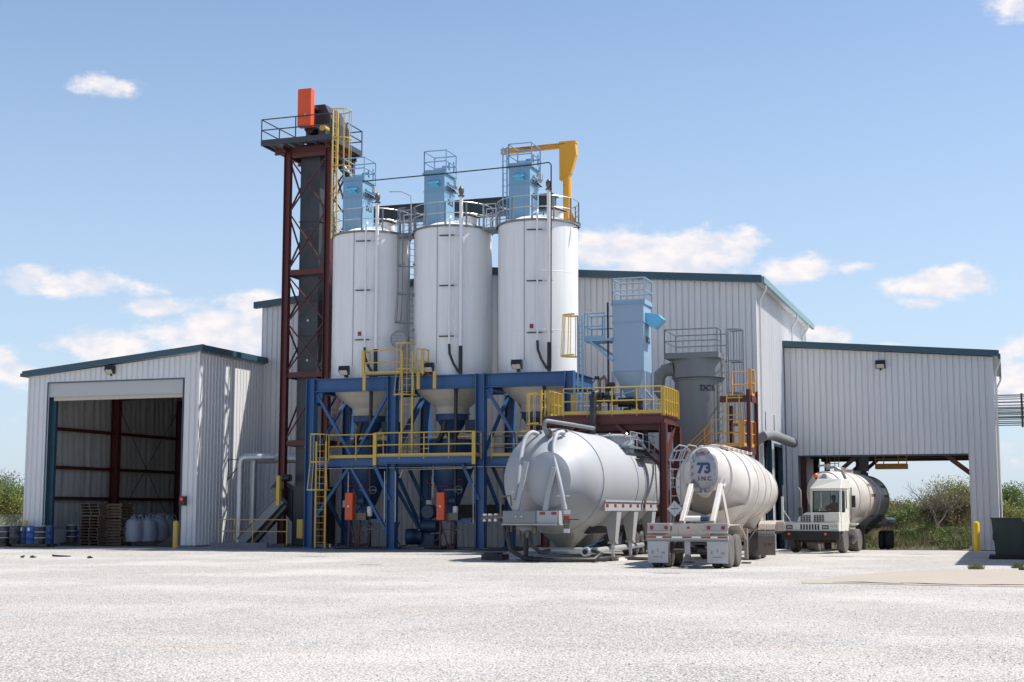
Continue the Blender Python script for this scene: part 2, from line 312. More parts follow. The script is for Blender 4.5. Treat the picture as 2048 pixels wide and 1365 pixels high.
    def build(s, name, m, parent=None, smooth=False, label=None, kind=None, bev=0):
        org = ORG.get(parent, Vector((0, 0, 0))) if parent else Vector((0, 0, 0))
        me = bpy.data.meshes.new(name); me.from_pydata([(v[0] - org.x, v[1] - org.y, v[2] - org.z) for v in s.v], [], s.f)
        import bmesh
        bm = bmesh.new(); bm.from_mesh(me); bmesh.ops.recalc_face_normals(bm, faces=bm.faces)
        bm.to_mesh(me); bm.free()
        me.materials.append(m)
        if smooth:
            me.polygons.foreach_set('use_smooth', [True] * len(me.polygons)); me.set_sharp_from_angle(angle=R(38))
        o = bpy.data.objects.new(name, me); C.objects.link(o)
        if parent: o.parent = parent; ORG[o] = org
        if bev:
            b = o.modifiers.new('bevel', 'BEVEL'); b.width = bev; b.segments = 2; b.limit_method = 'ANGLE'
        return tag(o, label, kind=kind)
def solo(mb, name, m, label, cat, group=None, smooth=False, kind=None):
    o = mb.build(name, m, None, smooth); return tag(o, label, cat, group, kind)
def clone(o, off, label=None, group=None, parent=None):
    c = o.copy(); C.objects.link(c)
    if parent is None:
        c.location = o.location + Vector(off)
        if label: c['label'] = label
        if group: c['group'] = group
    else: c.parent = parent
    for ch in list(o.children): clone(ch, off, parent=c)
    return c
def text(s, size, name, m, parent, loc, rot, ext=.004, bold=.0):
    cu = bpy.data.curves.new('t', 'FONT'); cu.body = s; cu.size = size; cu.extrude = ext; cu.align_x = 'CENTER'; cu.align_y = 'CENTER'; cu.offset = bold
    to = bpy.data.objects.new('t', cu); C.objects.link(to); dg = bpy.context.evaluated_depsgraph_get(); me = bpy.data.meshes.new_from_object(to.evaluated_get(dg)); bpy.data.objects.remove(to)
    me.materials.clear(); me.materials.append(m); me.name = name
    o = bpy.data.objects.new(name, me); C.objects.link(o); o.parent = parent; o.location = Vector(loc) - ORG.get(parent, Vector((0, 0, 0))); o.rotation_euler = rot; return o
FRONT = (R(90), 0, 0); RIGHT = (R(90), 0, R(90))
def lerp(a, b, t): return Vector(a) * (1 - t) + Vector(b) * t

def guard(parent, pts, h, m, sp=1.2, r=.025, toe=True, tm=None, mids=1, posts=True, square=False, flat=0):
    pts = [Vector(p) for p in pts]
    for i in range(len(pts) - 1):
        a, b = pts[i], pts[i + 1]; n = max(1, round((b - a).length / sp))
        for k in range(mids + 1):
            z = h - k * h / (mids + 1); MB().cyl(a + Vector((0, 0, z)), b + Vector((0, 0, z)), r, 8).build('top_rail' if k == 0 else 'mid_rail', m, parent, True)
        if toe: MB().bar(a + Vector((0, 0, .07)), b + Vector((0, 0, .07)), .012, .14).build('toe_board', tm or m, parent)
        if posts:
            for k in range(n + (1 if i == len(pts) - 2 else 0)):
                p = lerp(a, b, k / n)
                if flat: MB().bar(p + Vector((0, 0, -.1)), p + Vector((0, 0, h)), flat, r * 2, up=(b - a).normalized()).build('post', m, parent)
                else: MB().cyl(p + Vector((0, 0, -.1)), p + Vector((0, 0, h)), r, 8).build('post', m, parent, True)
def ladder(name, label, p, z0, z1, m, side=(1, 0, 0), out=(0, -1, 0), w=.45, cage=None, cm=None, r=.03, group=None, nbar=5, cr=.38, flare=0, rung=.012):
    p = Vector(p); side = Vector(side); out = Vector(out); t = thing(name, label, 'ladder', (p.x, p.y, z0), group)
    for sg in (-1, 1): MB().bar(p + side * sg * w / 2 + Vector((0, 0, z0 - p.z)), p + side * sg * w / 2 + Vector((0, 0, z1 - p.z)), r * 2, r * 1.2, up=out).build('rail', m, t)
    rb = MB(); z = z0 + .25
    while z < z1 - .1:
        rb.cyl((p - side * w / 2) + Vector((0, 0, z - p.z)), (p + side * w / 2) + Vector((0, 0, z - p.z)), rung, 6); z += .3
    rb.build('rungs', m, t, kind='stuff')
    if cage:
        c0, c1 = cage; cm = cm or m; nh = max(2, int((c1 - c0) / 1.1) + 1)
        def hp(z, a, k=1.0): return p + side * (math.cos(a) * cr * k) + out * (.08 + (math.sin(a) * cr * 1.6 * k if math.sin(a) > 0 else 0)) + Vector((0, 0, z - p.z))
        for i in range(nh):
            z = c0 + (c1 - c0) * i / (nh - 1); k = 1 + (flare if i == 0 else 0)
            arc = [hp(z, math.pi * j / 12, k) for j in range(13)]; hb = MB()
            for j in range(12): hb.bar(arc[j], arc[j + 1], .012, .06)
            hb.build('cage_hoop', cm, t)
        for j in range(nbar):
            a = math.pi * (j + .5) / nbar; z1_ = c0 + (c1 - c0) / (nh - 1)
            MB().tube([hp(c0, a, 1 + flare), hp(z1_, a), hp(c1, a)], .016, 6).build('cage_bar', cm, t)
    return t
def wheel(parent, x, y, z, r, w, side=1, tm=None, rimm=None):
    tm = tm or m_rub; rimm = rimm or m_rim; h = w / 2
    prof = [(r * .56, -h), (r * .62, -h * 1.02), (r * .90, -h * 1.05), (r * .985, -h * .8), (r, -h * .5), (r, h * .5), (r * .985, h * .8), (r * .90, h * 1.05), (r * .62, h * 1.02), (r * .56, h)]
    o = MB().lathe(prof, (x, y, z), 36, 'x').build('wheel', tm, parent, True)
    rp = [(.02, h * .5), (r * .2, h * .5), (r * .22, h * .1), (r * .42, -h * .1), (r * .5, h * .6), (r * .57, h * .98)] if side > 0 else [(.02, -h * .5), (r * .2, -h * .5), (r * .22, -h * .1), (r * .42, h * .1), (r * .5, -h * .6), (r * .57, -h * .98)]
    MB().lathe(rp, (x, y, z), 28, 'x', cap=False).build('rim', rimm, o, True)
    hb = MB()
    for k in range(8):
        a = k * math.pi / 4; s_ = h * (.0 if side > 0 else -.0); hb.cyl((x + side * h * -.02, y + math.cos(a) * r * .3, z + math.sin(a) * r * .3), (x + side * h * .12, y + math.cos(a) * r * .3, z + math.sin(a) * r * .3), r * .035, 6)
    hb.build('wheel_nuts', m_steelr, o, kind='stuff')
    return o

# ---------------------------------------------------------------- ground
def gz(y): return 0 if y <= 62 else (-(y - 62) * .011 if y < 75.7 else max(-.15 - (y - 75.7) * .028, -.5))
g = MB(); xs = [-1500, -300, -120, -60, -30, 0, 30, 60, 120, 300, 1500]; ys = [-300, -50, 0, 20, 40, 62, 69, 75.7, 82, 88.2, 120, 250, 600, 2400]
for y in ys:
    for x in xs: g.v.append((x, y, gz(y)))
for j in range(len(ys) - 1):
    for i in range(len(xs) - 1):
        k = j * len(xs) + i; g.f.append((k, k + 1, k + 1 + len(xs), k + len(xs)))
go = g.build('ground', m_gravel); go['kind'] = 'structure'
# rough field beyond the yard
fb = MB()
for x0, x1, y0, y1 in ((-1500, 1500, 90, 2400), (-1500, -52, 66, 90)):
    fb.add([(x0, y0, gz(y0) + .02), (x1, y0, gz(y0) + .02), (x1, y1, gz(y1) + .02), (x0, y1, gz(y1) + .02)], [(0, 1, 2, 3)])
tag(fb.build('field', m_field), kind='structure')
def slab(x0, x1, y0, y1, z, m, nm, jit=0):
    b = MB(); n = 14; top = []
    for i in range(n + 1): top.append((x0 + (x1 - x0) * i / n, y0 + (random.uniform(-jit, jit) if jit else 0), z + gz(y0)))
    for i in range(n + 1): top.append((x1 - (x1 - x0) * i / n, y1 + (random.uniform(-jit, jit) if jit else 0), z + gz(y1)))
    b.prism(top, (0, 0, -.3)); return tag(b.build(nm, m), kind='structure')
ab = MB(); top = [(-4.9, 36.3, .012), (-5.05, 37.2, .012), (-4.7, 38.9, .012), (-4.35, 40.6, .012), (-3.9, 42.2, .012), (-3.2, 43.9, .012), (-2.5, 45.0, .012), (-1.6, 45.8, .012)] + [(-.8 + k * 1.5, 46.2 + random.uniform(-.15, .3), .012) for k in range(11)] + [(14 - k * 1.1, 36.3 + random.uniform(-.25, .2) + k * .01, .012) for k in range(17)]
ab.prism(top, (0, 0, -.3)); tag(ab.build('concrete_apron', m_conc), kind='structure')
for k in range(7):
    cx_ = -4.2 + k * 1.6; b = MB(); pts = [(cx_ + j * .35 + random.uniform(-.05, .05), 36.9 + .25 * math.sin(k * 2 + j * .9) + random.uniform(-.12, .12), .015) for j in range(6)]; b.tube(pts, [.004, .012, .02, .014, .01, .003], 5); tag(b.build('slab_crack', mat('crack_%d' % k, (.06, .05, .045), .9)), kind='structure')
slab(-37.0, -17.0, 58.6, 66.9, .07, m_concg, 'equipment_pad', .04)
slab(-47.7, -37.4, 60.2, 84, .05, m_concg, 'garage_floor')
slab(-10.9, -.4, 73.2, 88, .03, m_concg, 'wing_floor')
slab(-60, -49, 58.9, 61.4, .03, m_concg, 'side_pavement')

# ---------------------------------------------------------------- buildings
def panel_front(x, w, y, zb, zt, m, parent, name='wall_panel'):
    if w < .1: return
    w -= .016; pr = [(0, 0), (.018, -.028), (.04, -.028), (.058, 0), (w, 0)]; b = MB(); vs = []
    for (dx, dy) in pr: vs += [(x + dx, y + dy, zb(x + dx) if callable(zb) else zb), (x + dx, y + dy, zt(x + dx) if callable(zt) else zt)]
    vs += [(x + w, y + .04, vs[-2][2]), (x + w, y + .04, vs[-1][2]), (x, y + .04, vs[0][2]), (x, y + .04, vs[1][2])]
    n = len(vs) // 2; b.add(vs, [(2 * i, 2 * ((i + 1) % n), 2 * ((i + 1) % n) + 1, 2 * i + 1) for i in range(n)])
    return b.build(name, m, parent)
def clad_side(x, y0, y1, zb, zt, m, parent, face=1, pitch_=.305):
    b = MB(); y = y0
    while y < y1 - .01:
        w = min(pitch_, y1 - y); pr = [(0, 0), (.018, .028), (.04, .028), (.058, 0), (w, 0)]; vs = []
        for dy, dx in pr:
            if dy <= w: vs += [(x + dx * face, y + dy, zb), (x + dx * face, y + dy, zt)]
        n = len(vs) // 2; b.add(vs, [(2 * i, 2 * i + 2, 2 * i + 3, 2 * i + 1) for i in range(n - 1)]); y += w
    b.build('side_cladding', m, parent)
def floodlight(x, y, z, label):
    t = thing('wall_floodlight', label, 'light', (x, y, z), 'box floodlights on the plant')
    b = MB(); b.prism([(x - .24, y, z - .2), (x - .24, y, z + .22), (x - .24, y - .2, z + .22), (x - .24, y - .26, z), (x - .2, y - .12, z - .2)], (.48, 0, 0)); b.build('housing', m_black, t)
    b = MB(); b.prism([(x - .19, y - .262, z - .005), (x - .19, y - .272, z - .0), (x - .19, y - .135, z - .19), (x - .19, y - .125, z - .19)], (.38, 0, 0)); b.build('lens', m_lampglass, t)
    MB().box(x - .05, x + .05, y, y + .25, z - .3, z + .0).build('bracket', m_black, t)

# main hall
m_navy = mat('navy_door', (.012, .03, .045), .4, 0, .1)
MX0, MX1, MY, MY1 = -37.35, -10.95, 67.0, 85.0; RX = (MX0 + MX1) / 2; EZ = 12.7; SLP = 1 / 12
def mtop(x): return EZ + (min(x - MX0, MX1 - x)) * SLP
hall = thing('gable_hall', 'tall white ribbed metal hall with teal roof trim behind the silos', 'building', (RX, MY, 0))
x = MX0
while x < MX1 - .01:
    w = min(.305, MX1 - x)
    panel_front(x, w, MY, 0, mtop, m_clad, hall); x += w
b = MB(); b.prism([(MX0 + .05, MY + .05, -.6), (MX1 - .05, MY + .05, -.6), (MX1 - .05, MY + .05, EZ), (RX, MY + .05, mtop(RX)), (MX0 + .05, MY + .05, EZ)], (0, .15, 0)); b.build('front_wall', m_clad, hall)
# right side wall with two dark doorways
for (a, c, zb) in ((MY, 68.15, -.6), (68.15, 71.0, 5.35), (71.0, 71.75, -.6), (71.75, 74.6, 5.05), (74.6, MY1, -.6)):
    clad_side(MX1, a, c, zb, EZ, m_clad, hall); MB().box(MX1 - .2, MX1 - .01, a, c, zb, EZ).build('side_wall', m_clad, hall)
MB().box(MX0, MX0 + .2, MY + .2, MY1, 0, EZ).build('side_wall', m_clad, hall)
MB().box(MX0 + .2, MX1 - .2, MY1 - .2, MY1, -.6, EZ).build('back_wall', m_clad, hall)
for (a, c, zt) in ((68.15, 71.0, 5.35), (71.75, 74.6, 5.05)):
    d = MB().box(MX1 - .5, MX1 - .4, a, c, -.6, zt).build('roller_door', m_navy, hall)
    for yy in (a, c - .12): MB().box(MX1 - .2, MX1 + .03, yy, yy + .12, -.6, zt).build('door_jamb', m_blue_trim, hall)
    MB().box(MX1 - .2, MX1 + .03, a, c, zt - .01, zt + .12).build('door_head', m_blue_trim, hall)
for sg, xa, xb in ((1, MX0 - .35, RX), (-1, RX, MX1 + .35)):
    za, zb = mtop(RX) - abs(RX - xa) * SLP, mtop(RX) - abs(RX - xb) * SLP
    b = MB(); b.prism([(xa, MY - .3, za + .14), (xb, MY - .3, zb + .14), (xb, MY - .3, zb + .2), (xa, MY - .3, za + .2)], (0, MY1 - MY + .5, 0)); b.build('roof', m_galv, hall)
    b = MB(); b.prism([(xa, MY - .34, za - .12), (xb, MY - .34, zb - .12), (xb, MY - .34, zb + .22), (xa, MY - .34, za + .22)], (0, .3, 0)); b.build('rake_trim', m_blue_trim, hall)
b = MB(); b.box(MX1 + .36, MX1 + .5, MY - .3, MY1 + .3, EZ - .18, EZ + .12); b.build('gutter', mat('gutter_trim', (.16, .25, .27), .35), hall)
MB().box(MX1 + .02, MX1 + .36, MY, MY1, EZ - .1, EZ - .05).build('soffit', m_trimw, hall)
MB().box(MX1 - .14, MX1 + .05, MY - .05, MY + .1, -.5, EZ - .1).build('corner_trim', m_trimw, hall)
for yy in (67.5, 78.4, 82.8):
    MB().tube([(MX1 + .42, yy, EZ - .15), (MX1 + .42, yy, EZ - .4), (MX1 + .13, yy, EZ - .9), (MX1 + .13, yy, 9.8 if yy > 76 else 0)], .06, 8).build('downspout', m_trimw, hall, True)

# drive-through wing
WX1, WY, WY1 = -.45, 75.7, 87.5; WZ0, WZ1 = 10.42, 9.55
def wtop(x): return WZ0 + (WZ1 - WZ0) * (x - MX1) / (WX1 - MX1)
wing = thing('drive_through_wing', 'lower white ribbed wing with open truck passage right of the hall', 'building', (-5.7, WY, 0))
x = MX1 + .06
while x < WX1 - .01:
    w = min(.305, WX1 - x); lo = 4.68 if -10.4 < x + w / 2 < -1.75 else -.6
    panel_front(x, w, WY, lo, wtop, m_clad, wing); x += w
b = MB(); b.prism([(MX1 + .1, WY + .06, 4.75), (WX1 - .05, WY + .06, 4.75), (WX1 - .05, WY + .06, WZ1), (MX1 + .1, WY + .06, WZ0)], (0, .1, 0)); b.build('front_wall', m_clad, wing)
MB().box(MX1 + .1, -10.4, WY + .06, WY + .5, -.6, 4.75).build('pier', m_clad, wing); MB().box(-1.75, WX1 - .05, WY + .06, WY + .2, -.6, 4.75).build('pier', m_clad, wing)
MB().box(-10.4, -1.75, WY + .045, WY + .3, 4.6, 4.67).build('lintel_trim', m_blue_trim, wing)
MB().box(-10.5, -1.65, WY1 - .3, WY1, 4.75, 9.5).build('rear_wall', m_clad, wing)
for (a, c) in ((WY, WY + 1.2), (WY + 1.2, WY1 - 1.0), (WY1 - 1.0, WY1)):
    clad_side(WX1, a, c, -.6, WZ1, m_clad, wing)
MB().box(WX1 - .12, WX1 - .01, WY + .2, WY1, -.6, WZ1).build('side_wall', m_clad, wing)
MB().box(-1.75, WX1 - .15, WY1 - .4, WY1, -.6, 9.5).build('pier', m_clad, wing)
b = MB(); b.prism([(MX1 + .02, WY - .35, WZ0 + .03), (WX1 + .35, WY - .35, WZ1 + .0), (WX1 + .35, WY - .35, WZ1 + .3), (MX1 + .02, WY - .35, WZ0 + .33)], (0, .3, 0)); b.build('rake_trim', m_blue_trim, wing)
b = MB(); b.prism([(MX1 + .02, WY - .05, WZ0 + .08), (WX1 + .3, WY - .05, WZ1 + .05), (WX1 + .3, WY - .05, WZ1 + .3), (MX1 + .02, WY - .05, WZ0 + .33)], (0, WY1 - WY + .3, 0)); b.build('roof', m_galv, wing)
MB().box(WX1 + .3, WX1 + .42, WY - .3, WY1 + .2, WZ1 - .1, WZ1 + .12).build('gutter', m_blue_trim, wing)
for yy in (WY + .25, WY1 - .6): MB().tube([(WX1 + .36, yy, WZ1), (WX1 + .36, yy, WZ1 - .25), (WX1 + .13, yy, WZ1 - .7), (WX1 + .13, yy, -.4)], .055, 8).build('downspout', m_trimw, wing, True)
MB().box(WX1 - .16, WX1 + .045, WY - .05, WY + .1, -.6, WZ1).build('corner_trim', m_clad, wing)
# passage steel
for yy in (WY + .65, WY + 6, WY1 - .6):
    MB().ibeam((-10.4, yy, 4.95), (-1.75, yy, 4.95), .25, .5).build('cross_beam', m_red, wing)
    for xx, s_ in ((-10.1, 1), (-1.3, -1)):
        MB().ibeam((xx, yy, -.6), (xx, yy, 4.7), .25, .3, up=(1, 0, 0)).build('column', m_red, wing)
        MB().bar((xx, yy, 3.4 if s_ < 0 else 2.3), (xx + s_ * (1.7 if s_ < 0 else 2.9), yy, 4.75), .2, .2).build('knee_brace', m_red, wing)
MB().box(-10.4, -1.75, WY + .35, WY1 - .35, 5.25, 5.32).build('ceiling', m_insul, wing)
for xx in (-8.2, -4): MB().ibeam((xx, WY + .4, 5.1), (xx, WY1 - .4, 5.1), .15, .25).build('purlin', m_red, wing)
MB().box(-10.9, -10.6, WY + .5, WY1, -.6, 5.2).build('inner_wall', m_insul, wing)
floodlight(at(1761, 730, WY).x, WY - .03, at(1761, 730, WY).z, 'black box floodlight under the teal eave of the drive-through wing')

# left garage
GX0, GX1, GY, GY1 = -47.15, -37.2, 60.6, 82; GZ0, GZ1 = 8.62, 9.5
def gtop(x): return GZ0 + (GZ1 - GZ0) * (x - GX0) / (GX1 - GX0)
gar = thing('metal_garage', 'white metal garage at left with large open doorway and teal sloping roof trim', 'building', (-42.5, GY, 0))
DX0, DX1, DZ = -46.0, -38.05, 8.25
x = GX0
while x < GX1 - .01:
    w = min(.305, GX1 - x); lo = DZ + .04 if DX0 < x + w / 2 < DX1 else 0
    panel_front(x, w, GY, lo, gtop, m_clad, gar); x += w
MB().prism([(GX0 + .05, GY + .05, DZ), (GX1 - .05, GY + .05, DZ), (GX1 - .05, GY + .05, GZ1), (GX0 + .05, GY + .05, GZ0)], (0, .12, 0)).build('front_wall', m_clad, gar)
MB().box(GX0 + .05, DX0, GY + .05, GY + .25, 0, DZ).build('pier', m_clad, gar); MB().box(DX1, GX1 - .05, GY + .05, GY + .25, 0, DZ).build('pier', m_clad, gar)
MB().box(DX0 - .03, DX0 + .03, GY - .04, GY + .5, 0, DZ).build('door_jamb', m_blue_trim, gar); MB().box(DX1 - .03, DX1 + .03, GY - .04, GY + .5, 0, DZ).build('door_jamb', m_blue_trim, gar)
MB().box(DX0 + .03, DX0 + .28, GY + .3, GY + .5, 0, DZ).build('door_track', m_blue_trim, gar)
MB().box(DX0 - .03, DX1 + .03, GY - .04, GY + .02, DZ, DZ + .05).build('door_head', m_blue_trim, gar)
MB().box(DX0 + .03, DX1 - .03, GY + .06, GY + .16, 7.55, DZ - .005).build('rolled_door', m_door, gar)
MB().box(DX0 + .25, DX1 - .06, GY + .17, GY + .27, 7.36, 7.62).build('door_bottom_bar', m_doorcream, gar)
clad_side(GX1, GY, GY1, 0, GZ1, m_clad, gar)
MB().box(GX1 - .2, GX1 - .02, GY + .26, GY1, -.7, GZ1 + .03).build('side_wall', m_clad, gar)
MB().box(GX0, GX0 + .1, GY + .1, GY1, -.7, GZ0).build('side_wall', m_clad, gar)
MB().prism([(GX0, GY1 - .1, -.7), (GX1, GY1 - .1, -.7), (GX1, GY1 - .1, GZ1 + .1), (GX0, GY1 - .1, GZ0 + .1)], (0, .1, 0)).build('back_wall', m_insul, gar)
# insulation blankets with sag between wall rails
def blanket(axis, c, a0, a1, z0, z1, face):
    b = MB(); nu = int((a1 - a0) / .13); zs = 24
    for j in range(zs + 1):
        z = z0 + (z1 - z0) * j / zs
        for i in range(nu + 1):
            a = a0 + (a1 - a0) * i / nu; d = .05 * math.sin(math.pi * ((z - z0) / 2.0 % 1)) + .025 * math.sin(a * 5.1 + math.sin(a * 2.3) * 2) + .02 * math.sin(a * 13 + z)
            b.v.append((c + face * d, a, z) if axis == 'x' else (a, c + face * d, z))
    for j in range(zs):
        for i in range(nu): k = j * (nu + 1) + i; b.f.append((k, k + 1, k + nu + 2, k + nu + 1))
    b.build('insulation_blanket', m_insul, gar, True)
blanket('x', GX0 + .2, GY + .3, GY1 - .1, .9, GZ0, 1); blanket('y', GY1 - .25, GX0 + .2, GX1 - .2, .9, GZ0, -1)
MB().box(GX0 + .101, GX0 + .13, GY + .3, GY1 - .1, 0, 2.0).build('lower_liner', m_clad, gar)
for z in (2.45, 4.05, 6.05): MB().bar((GX0 + .42, GY + .4, z), (GX0 + .42, GY1 - .2, z), .2, .17).build('wall_rail', m_red, gar); MB().bar((GX0 + .5, GY1 - .45, z), (GX1 - .3, GY1 - .45, z), .17, .2).build('wall_rail', m_red, gar)
for yy in (GY + .75, 67.4, 73.9):
    MB().ibeam((GX0 + .6, yy, 0), (GX0 + .6, yy, GZ0 - .3), .3, .45, up=(1, 0, 0)).build('frame_column', m_red, gar)
    MB().ibeam((GX1 - .6, yy, 0), (GX1 - .6, yy, GZ1 - .5), .3, .45, up=(1, 0, 0)).build('frame_column', m_red, gar)
    MB().ibeam((GX0 + .6, yy, GZ0 - .55), (GX1 - .6, yy, GZ1 - .55), .25, .5).build('rafter', m_red, gar)
for a, c in (((GX0 + .45, 67.6, 7.8), (GX0 + .45, 73.7, .6)), ((GX0 + .45, 67.6, .8), (GX0 + .45, 73.7, 7.6))): MB().cyl(a, c, .018, 6).build('brace_rod', m_black, gar)
b = MB(); b.prism([(GX0 - .3, GY - .25, GZ0 - .02), (GX1 + .3, GY - .25, GZ1 + .1), (GX1 + .3, GY - .25, GZ1 + .4), (GX0 - .3, GY - .25, GZ0 + .28)], (0, .22, 0)); b.build('rake_trim', m_blue_trim, gar)
b = MB(); b.prism([(GX0 - .3, GY - .02, GZ0 + .05), (GX1 + .1, GY - .02, GZ1 + .02), (GX1 + .1, GY - .02, GZ1 + .22), (GX0 - .3, GY - .02, GZ0 + .22)], (0, GY1 - GY, 0)); b.build('roof', m_galv, gar)
b = MB(); b.prism([(GX1 + .04, GY - .02, GZ1 + .1), (GX1 + .04, GY - .02, GZ1 + .36), (GX1 + .29, GY - .02, GZ1 + .385), (GX1 + .29, GY - .02, GZ1 + .1)], (0, 6.37, 0)); b.build('eave_trim', m_blue_trim, gar)
MB().box(GX0 - .45, GX0 - .28, GY - .2, GY1, GZ0, GZ0 + .18).build('gutter', m_blue_trim, gar)
MB().box(GX1 - .05, GX1 + .045, GY - .045, GY + .04, 0, GZ1 + .08).build('corner_trim', m_clad, gar)
MB().box(GX0 - .045, GX0 + .05, GY - .045, GY + .04, 0, GZ0 - .03).build('corner_trim', m_clad, gar)
MB().box(GX1 - .9, GX1 + .12, GY - .1, GY + 6, 0, .14).build('foundation_kerb', m_concg, gar)
p = at(223, 741, GY); floodlight(p.x, GY - .03, p.z, 'black box floodlight under the teal roof trim of the left garage')
t = thing('signal_light', 'small black signal box with red lamp at the right jamb of the garage door', 'signal', (-37.8, GY - .1, 2.2))
MB().box(-37.96, -37.66, GY - .3, GY - .05, 2.05, 2.5).build('housing', m_black, t); MB().cyl((-37.81, GY - .34, 2.36), (-37.81, GY - .3, 2.36), .075, 12).build('lamp', m_sign_red, t)
def bollard(x, y, h, lab, m=m_yel, r=.11):
    b = MB(); b.lathe([(r, gz(y) - .1), (r, h - r * .5), (r * .85, h - r * .2), (r * .4, h)], (x, y, 0), 20); return solo(b, 'bollard', m, lab, 'bollard', 'yellow bollards', True)
bollard(-37.65, 59.6, 1.33, 'yellow bollard at the right side of the open garage doorway', r=.125)
bollard(-46.2, 61.3, 1.32, 'yellow bollard behind the blue drums inside the garage doorway'); bollard(-46.75, 60.2, 1.32, 'yellow bollard against the left pier of the garage, behind the black drums')
bollard(-1.45, 72.5, 1.28, 'bright yellow bollard in front of the right pier of the drive-through wing', mat('bright_yellow', (.8, .5, .01), .4), .15)

# ---------------------------------------------------------------- drums, pallets, bags in and by the garage
def pallet(x, y, z, lab, w=1.15, d=1.05, grp='wooden pallets stacked in the garage doorway', rz=0):
    t = thing('wooden_pallet', lab, 'pallet', (x, y, z), grp)
    for k in range(6): MB().box(x - w / 2 + k * (w - .12) / 5, x - w / 2 + k * (w - .12) / 5 + .12, y - d / 2, y + d / 2, z + .112, z + .132).build('deck_board', m_wood, t)
    for k in range(3): yy = y - d / 2 + k * (d - .09) / 2; MB().box(x - w / 2, x + w / 2, yy, yy + .09, z + .018, z + .11).build('stringer', m_wood, t)
    for k in range(3): MB().box(x - w / 2 + k * (w - .12) / 2, x - w / 2 + k * (w - .12) / 2 + .12, y - d / 2, y + d / 2, z, z + .016).build('bottom_board', m_wood, t)
    t.rotation_euler.z = rz
    return t
def pallet2(x, y, z, lab, grp, rz):     # seen end-on: stringers along y
    t = thing('wooden_pallet', lab, 'pallet', (x, y, z), grp); w = 1.1; d = 1.1
    for k in range(6): MB().box(x - w / 2, x + w / 2, y - d / 2 + k * (d - .12) / 5, y - d / 2 + k * (d - .12) / 5 + .12, z + .112, z + .132).build('deck_board', m_wood, t)
    for k in range(3): xx = x - w / 2 + k * (w - .06) / 2; MB().box(xx, xx + .06, y - d / 2, y + d / 2, z + .018, z + .11).build('stringer', m_wood, t)
    for k in range(3): MB().box(x - w / 2, x + w / 2, y - d / 2 + k * (d - .12) / 2, y - d / 2 + k * (d - .12) / 2 + .12, z, z + .016).build('bottom_board', m_wood, t)
    t.rotation_euler.z = rz; return t
ordn = ['bottom', 'second', 'third', 'fourth', 'fifth', 'sixth', 'seventh', 'eighth', 'ninth', 'tenth', 'eleventh', 'twelfth', 'thirteenth', 'topmost']
px_, py_ = -43.85, 62.0
base = None
for k in range(14):
    lab = '%s pallet of the left pallet stack in the garage' % (ordn[k] + (' from bottom' if 0 < k < 13 else ''))
    if base is None: base = pallet2(px_, py_, .05, lab, 'wooden pallets stacked in the garage doorway', 0); o = base
    else: o = clone(base, (random.uniform(-.03, .03), random.uniform(-.03, .03), k * .148 + (.05 if k > 9 else 0)), lab)
    o.rotation_euler.z = random.uniform(-.03, .03)
base = None
for k in range(14):
    lab = '%s pallet of the right stack, beside the white bags' % (ordn[k] + (' from bottom' if 0 < k < 13 else ''))
    if base is None: base = pallet(px_ + 1.0, py_ + .55, .05, lab, .9, 1.0); o = base
    else: o = clone(base, (random.uniform(-.03, .03), random.uniform(-.03, .03), k * .149 + (.04 if k > 8 else 0)), lab)
    o.rotation_euler.z = random.uniform(-.04, .04)
def drum(x, y, z, m, lab, band=False, lblm=None):
    t = thing('steel_drum', lab, 'drum', (x, y, z), 'steel drums by the garage'); r = .29
    prof = [(r * .96, 0), (r, .01), (r, .28), (r * 1.035, .295), (r, .31), (r, .57), (r * 1.035, .585), (r, .60), (r, .86), (r * 1.03, .87), (r * 1.03, .885), (r * .96, .885), (r * .95, .865), (.01, .865)]
    MB().lathe(prof, (x, y, z), 28).build('shell', m, t, True)
    if band:
        for h in (.295, .585, .878): MB().lathe([(r * 1.04, h - .012), (r * 1.05, h), (r * 1.04, h + .012)], (x, y, z), 28, cap=False).build('band', m_white, t, True)
    else: MB().lathe([(r * 1.04, .868), (r * 1.05, .878), (r * 1.04, .89)], (x, y, z), 28, cap=False).build('band', m_galvd, t, True)
    MB().cyl((x + .12, y - .1, z + .865), (x + .12, y - .1, z + .9), .035, 10).build('bung', m_galvd, t)
    if lblm:
        b = MB()
        for k in range(4):
            a0 = R(-100 + k * 6); a1 = R(-94 + k * 6); b.add([(x + math.cos(a0) * r * 1.012, y + math.sin(a0) * r * 1.012, z + .64), (x + math.cos(a1) * r * 1.012, y + math.sin(a1) * r * 1.012, z + .64), (x + math.cos(a1) * r * 1.012, y + math.sin(a1) * r * 1.012, z + .8), (x + math.cos(a0) * r * 1.012, y + math.sin(a0) * r * 1.012, z + .8)], [(0, 1, 2, 3)])
        b.build('paper_label', lblm, t)
    return t
for (u, m, lab, bd, lb) in ((8, m_drumk, 'black drum with white bands, leftmost of the drum row left of the garage', True, None), (30, m_drumk, 'dark drum just right of the white-banded leftmost drum', False, None), (48, m_drumb, 'dull blue drum between the black drums and the bright blue drum', False, m_white),
                            (63, mat('drum_bright_blue', (.02, .09, .30), .4, 0, .15, 3), 'bright blue drum with two paper labels in the middle of the drum row', False, m_white), (80, m_drumk, 'scuffed black drum with pale smears right of the bright blue drum', True, None), (95, m_drumb, 'blue drum at the right end of the drum row, in front of the garage pillar', False, m_white)):
    yy = 59.75 if u not in (48, 95) else 60.05
    p = at(u, 1092, yy); drum(p.x, yy, .17, m, lab, bd, lb)
